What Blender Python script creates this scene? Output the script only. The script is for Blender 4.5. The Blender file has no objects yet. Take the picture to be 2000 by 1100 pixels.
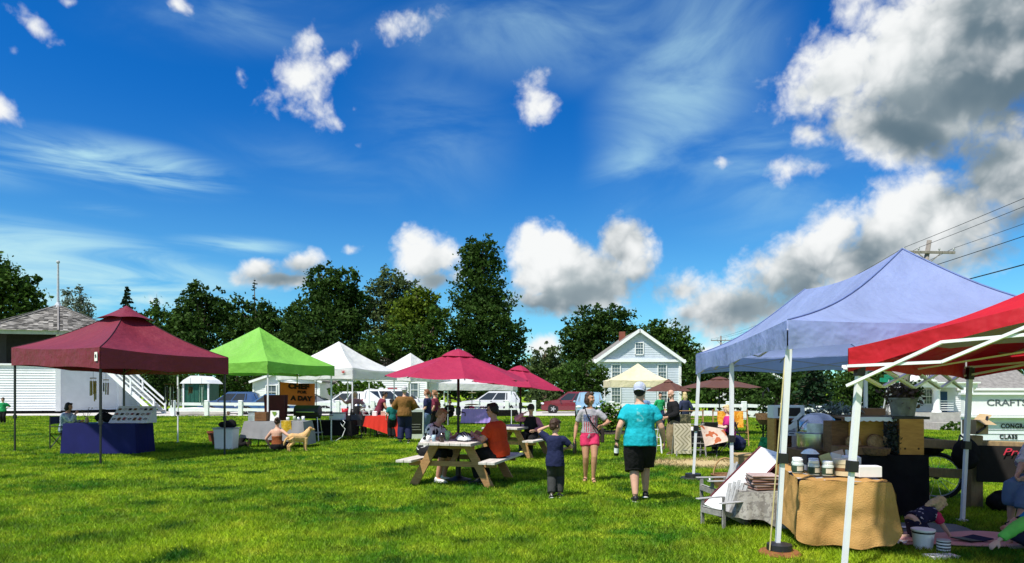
import bpy, math, random
import numpy as np
from mathutils import Vector, Matrix, Euler

SC = bpy.context.scene
COL = SC.collection
R = math.radians
FPX, CX, HY, EYE = 1300.0, 1000.0, 768.0, 1.6     # focal length, axis, horizon (in photo pixels) and eye height

# ------------------------------------------------------------------ camera, sky, sun, exposure
cam_d = bpy.data.cameras.new('camera')
cam_d.sensor_width = 36.0
cam_d.lens = 36.0 * FPX / 2000.0
cam_d.shift_y = (HY - 550.0) / 2000.0
cam_d.clip_start = 0.1
cam_d.clip_end = 4000.0
cam = bpy.data.objects.new('camera', cam_d)
cam.location = (0, 0, EYE)
cam.rotation_euler = (R(90), 0, 0)
COL.objects.link(cam)
SC.camera = cam

SUN_DIR = Vector((-0.42, -0.45, 1.0)).normalized()      # towards the sun
sun_d = bpy.data.lights.new('sun', 'SUN')
sun_d.energy = 4.5
sun_d.angle = R(2.0)
sun_d.color = (1.0, 0.95, 0.86)
sun = bpy.data.objects.new('sun', sun_d)
sun.rotation_euler = SUN_DIR.to_track_quat('Z', 'Y').to_euler()
sun.location = (0, 0, 30)
COL.objects.link(sun)

SC.view_settings.view_transform = 'Standard'
SC.view_settings.look = 'None'
SC.view_settings.gamma = 1.0
SC.view_settings.use_curve_mapping = False
SC.view_settings.exposure = 0.62
SC.render.film_transparent = False
SC.cycles.max_bounces = 6
SC.cycles.transparent_max_bounces = 8
SC.cycles.use_denoising = True


def pix_dir(x, y):
    return Vector(((x - CX) / FPX, 1.0, (HY - y) / FPX)).normalized()


def make_world():
    w = bpy.data.worlds.new('World')
    SC.world = w
    w.use_nodes = True
    nt = w.node_tree
    nt.nodes.clear()
    L = nt.links.new

    def put(sock, val):
        if isinstance(val, bpy.types.NodeSocket):
            L(val, sock)
        else:
            sock.default_value = val

    def M(op, a, b=0.0, c=None, clamp=False):
        n = nt.nodes.new('ShaderNodeMath'); n.operation = op; n.use_clamp = clamp
        put(n.inputs[0], a); put(n.inputs[1], b)
        if c is not None: put(n.inputs[2], c)
        return n.outputs[0]

    def V(op, a, b=None):
        n = nt.nodes.new('ShaderNodeVectorMath'); n.operation = op
        put(n.inputs[0], a)
        if b is not None:
            if op == 'SCALE': put(n.inputs['Scale'], b)
            else: put(n.inputs[1], b)
        return n.outputs['Value'] if op in ('DOT_PRODUCT', 'LENGTH') else n.outputs['Vector']

    def step(x, lo, hi):
        n = nt.nodes.new('ShaderNodeMapRange'); n.interpolation_type = 'SMOOTHSTEP'
        put(n.inputs['Value'], x); n.inputs['From Min'].default_value = lo; n.inputs['From Max'].default_value = hi
        return n.outputs['Result']

    def mix(f, a, b):
        n = nt.nodes.new('ShaderNodeMix'); n.data_type = 'RGBA'
        put(n.inputs['Factor'], f); put(n.inputs['A'], a); put(n.inputs['B'], b)
        return n.outputs['Result']

    def noise(vec, scale, detail, rough, dist=0.0, lac=2.0):
        n = nt.nodes.new('ShaderNodeTexNoise')
        put(n.inputs['Vector'], vec); n.inputs['Scale'].default_value = scale
        n.inputs['Detail'].default_value = detail; n.inputs['Roughness'].default_value = rough
        n.inputs['Distortion'].default_value = dist; n.inputs['Lacunarity'].default_value = lac
        return n.outputs['Fac']

    d = nt.nodes.new('ShaderNodeTexCoord').outputs['Generated']

    def blob(x, y, rx, ry, rot=0.0, weight=1.0):
        """weight x (1 - elliptical distance) around the sky direction that photo pixel x, y looks to"""
        c = pix_dir(x, y)
        ca, sa = math.cos(R(rot)), math.sin(R(rot))
        a = pix_dir(x + rx * ca, y - rx * sa) - c
        b = pix_dir(x + ry * sa, y + ry * ca) - c
        a -= c * a.dot(c); b -= c * b.dot(c)
        # dual basis so that a -> 1, b -> 1
        g = Matrix(((a.dot(a), a.dot(b)), (a.dot(b), b.dot(b)))).inverted()
        da = a * g[0][0] + b * g[0][1]
        db = a * g[1][0] + b * g[1][1]
        n = nt.nodes.new('ShaderNodeCombineXYZ')
        L(V('DOT_PRODUCT', d, tuple(da)), n.inputs[0])
        L(V('DOT_PRODUCT', d, tuple(db)), n.inputs[1])
        ln = V('LENGTH', n.outputs[0])
        return M('MULTIPLY_ADD', ln, -weight, weight)

    def union(lst):
        o = lst[0]
        for q in lst[1:]:
            o = M('SMOOTH_MAX', o, q, 0.12)
        return o

    # --- clear sky: Nishita, its blue deepened as in the photograph
    sky = nt.nodes.new('ShaderNodeTexSky')
    sky.sky_type = 'NISHITA'
    sky.sun_disc = False
    sky.sun_elevation = math.asin(SUN_DIR.z)
    sky.sun_rotation = math.atan2(SUN_DIR.x, SUN_DIR.y)
    sky.altitude = 300; sky.air_density = 1.0; sky.dust_density = 0.4; sky.ozone_density = 2.0
    gm = nt.nodes.new('ShaderNodeMix'); gm.data_type = 'RGBA'; gm.blend_type = 'MULTIPLY'
    gm.inputs['Factor'].default_value = 1.0
    L(sky.outputs[0], gm.inputs['A'])
    
    sepz = nt.nodes.new('ShaderNodeSeparateXYZ'); L(d, sepz.inputs[0])
    el = step(sepz.outputs[2], 0.0, 0.42)
    L(mix(el, (0.44, 0.90, 0.98, 1), (0.035, 0.455, 0.97, 1)), gm.inputs['B'])
    base = gm.outputs['Result']

    # --- clouds
    vo = nt.nodes.new('ShaderNodeTexVoronoi'); vo.feature = 'F1'
    wv = nt.nodes.new('ShaderNodeTexNoise'); put(wv.inputs['Vector'], d); wv.inputs['Scale'].default_value = 16.0; wv.inputs['Detail'].default_value = 4.0
    L(V('ADD', d, V('SCALE', V('SUBTRACT', wv.outputs['Color'], (0.5, 0.5, 0.5)), 0.05)), vo.inputs['Vector'])
    vo.inputs['Scale'].default_value = 15.0; vo.inputs['Detail'].default_value = 3.0; vo.inputs['Roughness'].default_value = 0.55; vo.inputs['Lacunarity'].default_value = 2.2
    puff = M('MULTIPLY_ADD', vo.outputs['Distance'], -0.62, 0.72)
    n0 = noise(d, 10.0, 10.0, 0.62, 0.35)
    nf = noise(d, 46.0, 5.0, 0.6, 0.4)
    n1 = M('ADD', M('ADD', M('MULTIPLY', n0, 0.50), M('MULTIPLY', puff, 0.42)), M('MULTIPLY_ADD', nf, 0.30, -0.11))
    s1 = noise(d, 9.0, 3.5, 0.5, 0.2)
    off = V('ADD', d, (-0.018, 0.0, 0.02))
    n2 = noise(off, 9.0, 3.5, 0.5, 0.2)
    nb = noise(d, 3.2, 3.0, 0.5)
    cum = [
        # right big dark-based cloud
        blob(1840, 130, 350, 195, 8, 1.45), blob(1640, 150, 150, 100, 35, 1.0), blob(1790, 250, 240, 95, -8, 1.1), blob(1950, 40, 240, 200, 0, 1.4),
        blob(1570, 180, 90, 60, 0, .7), blob(1576, 262, 46, 28, 0, 0.6), blob(1540, 330, 75, 22, 0, .30),
        # long bank on the right
        blob(1800, 450, 330, 130, 22, 1.35), blob(1960, 350, 150, 110, 20, 1.2), blob(1560, 525, 230, 88, 20, 1.2), blob(1440, 600, 200, 75, 12, 1.05),
        blob(1330, 570, 80, 40, 0, .65), blob(1640, 450, 110, 65, 20, .9), blob(1780, 385, 90, 60, 20, .8), blob(1600, 640, 330, 50, 0, .6),
        # centre tower clouds
        blob(1080, 500, 96, 76, 0, 1.3), blob(1040, 470, 50, 50, 0, .9), blob(1130, 545, 155, 84, 0, 1.35), blob(1215, 475, 66, 72, 20, 1.0), blob(1230, 530, 64, 44, 30, .95),
        blob(1060, 590, 115, 42, 0, .9), blob(830, 505, 78, 64, 0, 1.2), blob(830, 478, 36, 34, 0, .8), blob(850, 545, 70, 32, 0, .8),
        blob(1400, 690, 90, 35, 0, .5), blob(1065, 675, 60, 30, 0, .6),
        # small ones on the left
        blob(505, 525, 55, 30, 10, .75), blob(590, 515, 60, 32, 10, .8), blob(545, 545, 95, 20, 0, .75), blob(686, 490, 34, 18, 0, .6), blob(295, 590, 40, 26, 0, .6),
        blob(595, 155, 84, 58, 25, .58), blob(612, 75, 36, 44, 0, .42), blob(660, 125, 56, 30, 40, .45), blob(468, 145, 22, 30, 0, .45), blob(650, 235, 44, 32, -35, .5),
        blob(790, 50, 66, 38, 0, .48), blob(1047, 200, 46, 64, 20, .62), blob(70, 55, 48, 24, -40, .5), blob(0, 215, 42, 30, -40, .6), blob(345, 8, 28, 16, -40, .5),
        blob(25, 100, 22, 18, -40, .36), blob(135, 5, 22, 14, 0, .4), blob(1412, 318, 24, 20, 0, .42), blob(690, 215, 22, 14, 60, .34), blob(700, 285, 14, 10, 0, .3),
    ]
    dens = union(cum)
    # elsewhere (out of frame) loose cumulus goes on, its cover thickened to brighten the fill
    sep = nt.nodes.new('ShaderNodeSeparateXYZ'); L(d, sep.inputs[0])
    infr = M('MULTIPLY', step(sep.outputs[1], 0.35, 0.72), 1.0)
    loose = M('SUBTRACT', M('MULTIPLY', M('SUBTRACT', nb, 0.45), 3.0), infr)
    dens = M('MAXIMUM', dens, loose)
    h = M('ADD', M('MULTIPLY_ADD', n1, 3.9, -1.55), M('MULTIPLY', dens, 2.0))
    alpha = step(h, -0.30, 1.0)
    # grey undersides
    gre = union([blob(1900, 190, 300, 120, 12, 1.0), blob(1800, 270, 200, 62, -10, 1.1), blob(1960, 60, 190, 120, 0, .55), blob(1920, 500, 260, 50, 18, .55), blob(2010, 420, 140, 110, 10, .6),
                 blob(1560, 565, 200, 36, 18, .35), blob(1150, 565, 160, 50, 0, .75), blob(1060, 598, 120, 36, 0, .8), blob(1205, 505, 70, 50, 30, .45), blob(560, 545, 90, 24, 0, .75), blob(840, 545, 80, 30, 0, .6),
                 blob(1460, 600, 140, 30, 14, .6), blob(850, 530, 60, 24, 0, .35), blob(1710, 500, 90, 40, 20, .5)])
    relief = M('ADD', M('MULTIPLY', M('SUBTRACT', s1, n2), 3.4), M('MULTIPLY_ADD', puff, 1.1, -0.50))
    gfac = M('SUBTRACT', M('ADD', M('MULTIPLY', gre, 1.25), M('MULTIPLY_ADD', nb, 0.9, -0.45)), relief)
    gfac = step(gfac, -0.30, 1.25)
    CL = 1.0
    white = (6.1 * CL, 6.2 * CL, 6.2 * CL, 1)
    grey = (0.80 * CL, 1.22 * CL, 1.55 * CL, 1)
    grey2 = (2.5 * CL, 2.95 * CL, 3.15 * CL, 1)
    gsel = step(M('ADD', M('MULTIPLY', s1, 1.5), M('MULTIPLY_ADD', gre, -0.45, -0.25)), -0.05, 0.75)
    ccol = mix(gfac, white, mix(gsel, grey, grey2))
    # thin high cloud
    mp = nt.nodes.new('ShaderNodeMapping'); L(d, mp.inputs[0])
    mp.inputs['Rotation'].default_value = (0, R(-9), 0); mp.inputs['Scale'].default_value = (2.0, 2.0, 13.0)
    c1 = noise(mp.outputs[0], 1.9, 7.0, 0.55, 0.9)
    mp2 = nt.nodes.new('ShaderNodeMapping'); L(d, mp2.inputs[0])
    mp2.inputs['Rotation'].default_value = (0, R(-58), 0); mp2.inputs['Scale'].default_value = (2.2, 2.0, 6.0)
    c2 = noise(mp2.outputs[0], 1.8, 7.0, 0.55, 0.8)
    wl = union([blob(120, 530, 480, 110, -9, 1.7), blob(230, 320, 300, 70, -10, 1.2), blob(470, 480, 170, 26, -4, .9), blob(200, 410, 110, 20, -6, .55), blob(0, 330, 200, 60, -8, .5)])
    wr = union([blob(1340, 150, 210, 330, -24, 1.1), blob(1240, 320, 110, 190, -28, .9), blob(1080, 60, 480, 150, 0, .85), blob(520, 30, 380, 110, 0, .75), blob(1480, 340, 320, 170, 0, .8), blob(850, 260, 220, 220, 30, .55), blob(640, 330, 300, 90, -14, .45)])
    a1 = M('MULTIPLY', step(wl, 0.0, 1.0), step(c1, 0.36, 0.66))
    a2 = M('MULTIPLY', step(wr, 0.0, 1.0), M('MULTIPLY_ADD', step(c2, 0.36, 0.74), 0.92, 0.08))
    wa = M('MULTIPLY', M('ADD', M('MULTIPLY', a1, 1.15), M('MULTIPLY', a2, 0.75)), 0.80, clamp=True)
    col = mix(wa, base, (3.4, 5.4, 5.9, 1))
    col = mix(alpha, col, ccol)
    bg = nt.nodes.new('ShaderNodeBackground'); bg.inputs['Strength'].default_value = 0.1
    L(col, bg.inputs['Color'])
    out = nt.nodes.new('ShaderNodeOutputWorld'); L(bg.outputs[0], out.inputs['Surface'])
    w.cycles.sampling_method = 'MANUAL'
    w.cycles.sample_map_resolution = 512


make_world()

# ------------------------------------------------------------------ helpers
rng = random.Random(7)
nrng = np.random.default_rng(7)


def G(x, y, z=0.0):
    """ground point (height z) seen at photo pixel x, y"""
    D = FPX * (EYE - z) / (y - HY)
    return Vector(((x - CX) * D / FPX, D, z))


def A(x, y, D):
    """point at depth D seen at photo pixel x, y"""
    return Vector(((x - CX) * D / FPX, D, EYE + (HY - y) * D / FPX))


def V3(*a):
    return Vector(a)


_mats = {}


def mat(name, col, rough=0.7, var=0.18, scale=6.0, metal=0.0, bump=0.0, bscale=40.0, trans=0.0, spec=0.3, col2=None, coat=0.0, stretch=None, alpha=None, rnd=0.0, detail=4.0, bdist=0.02):
    if name in _mats: return _mats[name]
    m = bpy.data.materials.new(name); m.use_nodes = True
    nt = m.node_tree; nt.nodes.clear(); L = nt.links.new
    out = nt.nodes.new('ShaderNodeOutputMaterial')
    p = nt.nodes.new('ShaderNodeBsdfPrincipled')
    tc = nt.nodes.new('ShaderNodeTexCoord')
    vec = tc.outputs['Object']
    if stretch:
        mp = nt.nodes.new('ShaderNodeMapping'); mp.inputs['Scale'].default_value = stretch; L(vec, mp.inputs[0]); vec = mp.outputs[0]
    nz = nt.nodes.new('ShaderNodeTexNoise'); nz.inputs['Scale'].default_value = scale; nz.inputs['Detail'].default_value = detail
    nz.inputs['Roughness'].default_value = 0.6; L(vec, nz.inputs['Vector'])
    mr = nt.nodes.new('ShaderNodeMapRange'); mr.inputs['From Min'].default_value = 0.3; mr.inputs['From Max'].default_value = 0.7
    L(nz.outputs['Fac'], mr.inputs['Value'])
    mx = nt.nodes.new('ShaderNodeMix'); mx.data_type = 'RGBA'
    c = Vector(col)
    c2 = Vector(col2) if col2 else c * (1 + var)
    c1 = c if col2 else c * (1 - var)
    mx.inputs['A'].default_value = (*c1, 1); mx.inputs['B'].default_value = (*c2, 1)
    L(mr.outputs[0], mx.inputs['Factor'])
    colout = mx.outputs['Result']
    if rnd:
        g = nt.nodes.new('ShaderNodeNewGeometry')
        hv = nt.nodes.new('ShaderNodeHueSaturation')
        r2 = nt.nodes.new('ShaderNodeMapRange'); r2.inputs['To Min'].default_value = 1 - rnd; r2.inputs['To Max'].default_value = 1 + rnd
        L(g.outputs['Random Per Island'], r2.inputs['Value']); L(r2.outputs[0], hv.inputs['Value']); L(colout, hv.inputs['Color'])
        colout = hv.outputs['Color']
    L(colout, p.inputs['Base Color'])
    p.inputs['Roughness'].default_value = rough
    p.inputs['Metallic'].default_value = metal
    p.inputs['Specular IOR Level'].default_value = spec
    p.inputs['Coat Weight'].default_value = coat
    if alpha is not None: p.inputs['Alpha'].default_value = alpha
    if bump:
        b = nt.nodes.new('ShaderNodeBump'); b.inputs['Strength'].default_value = bump; b.inputs['Distance'].default_value = bdist
        n2 = nt.nodes.new('ShaderNodeTexNoise'); n2.inputs['Scale'].default_value = bscale; n2.inputs['Detail'].default_value = 3
        L(vec, n2.inputs['Vector']); L(n2.outputs['Fac'], b.inputs['Height']); L(b.outputs[0], p.inputs['Normal'])
    sh = p.outputs[0]
    if trans:
        t = nt.nodes.new('ShaderNodeBsdfTranslucent'); L(colout, t.inputs['Color'])
        ms = nt.nodes.new('ShaderNodeMixShader'); ms.inputs[0].default_value = trans
        L(sh, ms.inputs[1]); L(t.outputs[0], ms.inputs[2]); sh = ms.outputs[0]
    L(sh, out.inputs[0])
    _mats[name] = m
    return m


class MB:
    """collects simple shapes and links them as one mesh object"""

    def __init__(self):
        self.v = []; self.f = []; self.m = []; self.cur = 0

    def add(self, vs, fs):
        o = len(self.v)
        self.v.extend([tuple(p) for p in vs])
        for f in fs:
            self.f.append(tuple(i + o for i in f)); self.m.append(self.cur)
        return self

    def box(self, c, s, rot=None, top=1.0):
        x, y, z = s[0] / 2, s[1] / 2, s[2] / 2
        p = [V3(-x, -y, -z), V3(x, -y, -z), V3(x, y, -z), V3(-x, y, -z), V3(-x * top, -y * top, z), V3(x * top, -y * top, z), V3(x * top, y * top, z), V3(-x * top, y * top, z)]
        if rot is not None:
            mtx = rot if isinstance(rot, Matrix) else Euler(rot).to_matrix()
            p = [mtx @ q for q in p]
        c = Vector(c)
        return self.add([q + c for q in p], [(0, 3, 2, 1), (4, 5, 6, 7), (0, 1, 5, 4), (1, 2, 6, 5), (2, 3, 7, 6), (3, 0, 4, 7)])

    def beam(self, p0, p1, w, h, up=(0, 0, 1)):
        p0 = Vector(p0); p1 = Vector(p1); d = (p1 - p0); ln = d.length; d.normalize()
        u = Vector(up); s = d.cross(u)
        if s.length < 1e-4: s = d.cross(V3(0, 1, 0))
        s.normalize(); u = s.cross(d)
        mtx = Matrix((s, d, u)).transposed()
        return self.box((p0 + p1) / 2, (w, ln, h), mtx)

    def tube(self, pts, rs, n=8, ex=None, ey=None, right=None):
        """closed tube; ex, ey: elliptical factors per point; right: fixed right vector"""
        pts = [Vector(p) for p in pts]
        if not hasattr(rs, '__len__'): rs = [rs] * len(pts)
        N = len(pts); vs = []; prev = None
        for i, p in enumerate(pts):
            d = (pts[min(i + 1, N - 1)] - pts[max(i - 1, 0)])
            if d.length < 1e-9: d = V3(0, 0, 1)
            d.normalize()
            if right is not None:
                s = Vector(right); s = s - d * s.dot(d)
            elif prev is None:
                s = d.cross(V3(0, 0, 1))
                if s.length < 0.05: s = d.cross(V3(0, 1, 0))
            else:
                s = prev - d * prev.dot(d)
            s.normalize(); prev = s; t = d.cross(s)
            a = rs[i] * (ex[i] if ex else 1); b = rs[i] * (ey[i] if ey else 1)
            for k in range(n):
                w = 2 * math.pi * k / n
                vs.append(p + s * (a * math.cos(w)) + t * (b * math.sin(w)))
        fs = []
        for i in range(N - 1):
            for k in range(n):
                k2 = (k + 1) % n
                fs.append((i * n + k, i * n + k2, (i + 1) * n + k2, (i + 1) * n + k))
        fs.append(tuple(reversed(range(n)))); fs.append(tuple(range((N - 1) * n, N * n)))
        return self.add(vs, fs)

    def ell(self, c, r, rot=None, nu=14, nv=9):
        if not hasattr(r, '__len__'): r = (r, r, r)
        c = Vector(c)
        mtx = None
        if rot is not None: mtx = rot if isinstance(rot, Matrix) else Euler(rot).to_matrix()
        vs = []
        def pt(x, y, z):
            q = V3(x * r[0], y * r[1], z * r[2])
            return (mtx @ q if mtx else q) + c
        vs.append(pt(0, 0, -1))
        for j in range(1, nv):
            ph = -math.pi / 2 + math.pi * j / nv
            for i in range(nu):
                th = 2 * math.pi * i / nu
                vs.append(pt(math.cos(ph) * math.cos(th), math.cos(ph) * math.sin(th), math.sin(ph)))
        vs.append(pt(0, 0, 1))
        fs = []
        for i in range(nu):
            fs.append((0, 1 + (i + 1) % nu, 1 + i))
        for j in range(nv - 2):
            for i in range(nu):
                a = 1 + j * nu + i; b = 1 + j * nu + (i + 1) % nu
                fs.append((a, b, b + nu, a + nu))
        l = len(vs) - 1; o = 1 + (nv - 2) * nu
        for i in range(nu):
            fs.append((l, o + i, o + (i + 1) % nu))
        return self.add(vs, fs)

    def lathe(self, prof, c=(0, 0, 0), n=20, rot=None, caps=True):
        c = Vector(c); mtx = (rot if isinstance(rot, Matrix) else Euler(rot).to_matrix()) if rot is not None else None
        vs = []
        for r, z in prof:
            for k in range(n):
                w = 2 * math.pi * k / n
                q = V3(r * math.cos(w), r * math.sin(w), z)
                vs.append((mtx @ q if mtx else q) + c)
        fs = []
        for i in range(len(prof) - 1):
            for k in range(n):
                k2 = (k + 1) % n
                fs.append((i * n + k, i * n + k2, (i + 1) * n + k2, (i + 1) * n + k))
        if caps:
            fs.append(tuple(reversed(range(n)))); fs.append(tuple(range((len(prof) - 1) * n, len(prof) * n)))
        return self.add(vs, fs)

    def poly(self, pts):
        return self.add(pts, [tuple(range(len(pts)))])

    def grid(self, fn, nu, nv):
        vs = [fn(i / nu, j / nv) for j in range(nv + 1) for i in range(nu + 1)]
        fs = []
        for j in range(nv):
            for i in range(nu):
                a = j * (nu + 1) + i
                fs.append((a, a + 1, a + nu + 2, a + nu + 1))
        return self.add(vs, fs)

    def prism(self, pts, ext):
        """solid from a planar outline pushed along ext"""
        pts = [Vector(p) for p in pts]; e = Vector(ext); n = len(pts)
        fs = [tuple(range(n)), tuple(reversed(range(n, 2 * n)))]
        for i in range(n):
            j = (i + 1) % n
            fs.append((i, i + n, j + n, j))
        return self.add(pts + [p + e for p in pts], fs)

    def build(self, name, mats, parent=None, smooth=False, loc=None, bevel=0.0, mods=None, org=None):
        me = bpy.data.meshes.new(name)
        v = self.v
        if org is not None: v = [(p[0] - org[0], p[1] - org[1], p[2] - org[2]) for p in v]
        me.from_pydata(v, [], self.f)
        if not isinstance(mats, (list, tuple)): mats = [mats]
        for q in mats: me.materials.append(q)
        if len(mats) > 1: me.polygons.foreach_set('material_index', self.m)
        if smooth: me.polygons.foreach_set('use_smooth', [True] * len(me.polygons))
        o = bpy.data.objects.new(name, me)
        COL.objects.link(o)
        if parent is not None: o.parent = parent
        if org is not None: o.location = org
        if loc is not None: o.location = loc
        if bevel:
            b = o.modifiers.new('bevel', 'BEVEL'); b.width = bevel; b.segments = 2; b.limit_method = 'ANGLE'
        return o


def tag(o, label, cat, group=None, kind=None):
    if label: o['label'] = label
    if cat: o['category'] = cat
    if group: o['group'] = group
    if kind: o['kind'] = kind
    return o


def thing(name, label, cat, loc=(0, 0, 0), rz=0.0, group=None):
    o = bpy.data.objects.new(name, None)
    COL.objects.link(o)
    o.empty_display_size = 0.2
    o.location = loc; o.rotation_euler = (0, 0, R(rz))
    return tag(o, label, cat, group)


def structure(o):
    o['kind'] = 'structure'; return o


def stuff(o):
    o['kind'] = 'stuff'; return o


def copy_part(o, parent, loc=None, rot=None):
    c = o.copy(); COL.objects.link(c); c.parent = parent
    if loc is not None: c.location = loc
    if rot is not None: c.rotation_euler = rot
    return c


def dup(root, loc, rz, label=None, group=None):
    r = root.copy(); COL.objects.link(r); r.location = loc; r.rotation_euler = (0, 0, R(rz))
    if label: r['label'] = label
    if group: r['group'] = group
    for ch in list(root.children):
        c = copy_part(ch, r)
        for g in list(ch.children): copy_part(g, c)
    return r


def text_mesh(name, s, size, m, parent, loc, rot, extrude=0.002, bold=0.0, shear=0.0, align='CENTER', sx=1.0, space=1.0):
    """flat lettering as a mesh part"""
    cu = bpy.data.curves.new(name, 'FONT')
    cu.body = s; cu.size = size; cu.extrude = extrude; cu.offset = bold; cu.shear = shear
    cu.align_x = align; cu.align_y = 'CENTER'; cu.space_character = space; cu.resolution_u = 3
    t = bpy.data.objects.new(name, cu); COL.objects.link(t)
    dg = bpy.context.evaluated_depsgraph_get()
    me = bpy.data.meshes.new_from_object(t.evaluated_get(dg))
    bpy.data.objects.remove(t)
    me.name = name
    me.materials.clear(); me.materials.append(m)
    o = bpy.data.objects.new(name, me); COL.objects.link(o)
    o.parent = parent; o.location = loc; o.rotation_euler = rot; o.scale = (sx, 1, 1)
    return o


# common materials
M_white = mat('white_paint', (0.74, 0.76, 0.76), 0.6, 0.08, 2.0, bump=0.05)
M_whitemetal = mat('white_powder_coat', (0.72, 0.73, 0.76), 0.4, 0.05, 3.0, spec=0.5)
M_black = mat('black_metal', (0.012, 0.012, 0.013), 0.45, 0.2, 5.0, spec=0.5)
M_blackcloth = mat('black_cloth', (0.010, 0.010, 0.011), 0.9, 0.3, 5.0, bump=0.3, bscale=14, spec=0.1)
M_grey = mat('grey_plastic', (0.35, 0.36, 0.37), 0.6, 0.1)
M_steel = mat('brushed_steel', (0.62, 0.63, 0.64), 0.28, 0.12, 4.0, metal=1.0, stretch=(1, 1, 12))
M_pine = mat('new_pine_wood', (0.40, 0.235, 0.10), 0.65, 0.3, 5.0, stretch=(1.5, 1.5, 9), bump=0.2, col2=(0.27, 0.14, 0.055))
M_oldwood = mat('weathered_grey_wood', (0.30, 0.29, 0.27), 0.85, 0.3, 5.0, stretch=(2, 9, 2), bump=0.4, col2=(0.17, 0.165, 0.16))
M_greywood = mat('silvered_wood', (0.42, 0.42, 0.41), 0.85, 0.3, 6.0, stretch=(8, 2, 2), bump=0.3, col2=(0.25, 0.25, 0.25))
M_brownwood = mat('brown_wood', (0.16, 0.075, 0.03), 0.6, 0.3, 5.0, stretch=(2, 2, 8), bump=0.2)
M_orangewood = mat('orange_stained_pine', (0.62, 0.32, 0.07), 0.55, 0.25, 4.0, stretch=(2, 2, 7), col2=(0.46, 0.21, 0.045))
M_darkred = mat('dark_red_paint', (0.075, 0.012, 0.014), 0.5, 0.2)
M_paper = mat('white_paper', (0.70, 0.70, 0.68), 0.8, 0.05)
M_glassdark = mat('dark_glass', (0.02, 0.026, 0.03), 0.08, 0.1, spec=0.7)
M_rubber = mat('black_rubber', (0.014, 0.014, 0.014), 0.8, 0.2)
M_concrete = mat('concrete', (0.30, 0.29, 0.27), 0.9, 0.2, 4.0, bump=0.2)
M_wicker = mat('brown_wicker', (0.18, 0.10, 0.045), 0.7, 0.4, 40.0, bump=0.6, bscale=80)

# ------------------------------------------------------------------ the setting: ground, lawn, road
def smooth(t):
    t = np.clip(t, 0, 1); return t * t * (3 - 2 * t)


def terrain(x, y):
    """height of the ground: level green, falling away a little to the right of the road"""
    x = np.asarray(x, float); y = np.asarray(y, float)
    return -1.7 * smooth((x - 14.0) / 16.0) * smooth((y - 22.0) / 24.0) * (1 - smooth((y - 100) / 100))


def tz(x, y):
    return float(terrain(x, y))


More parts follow.
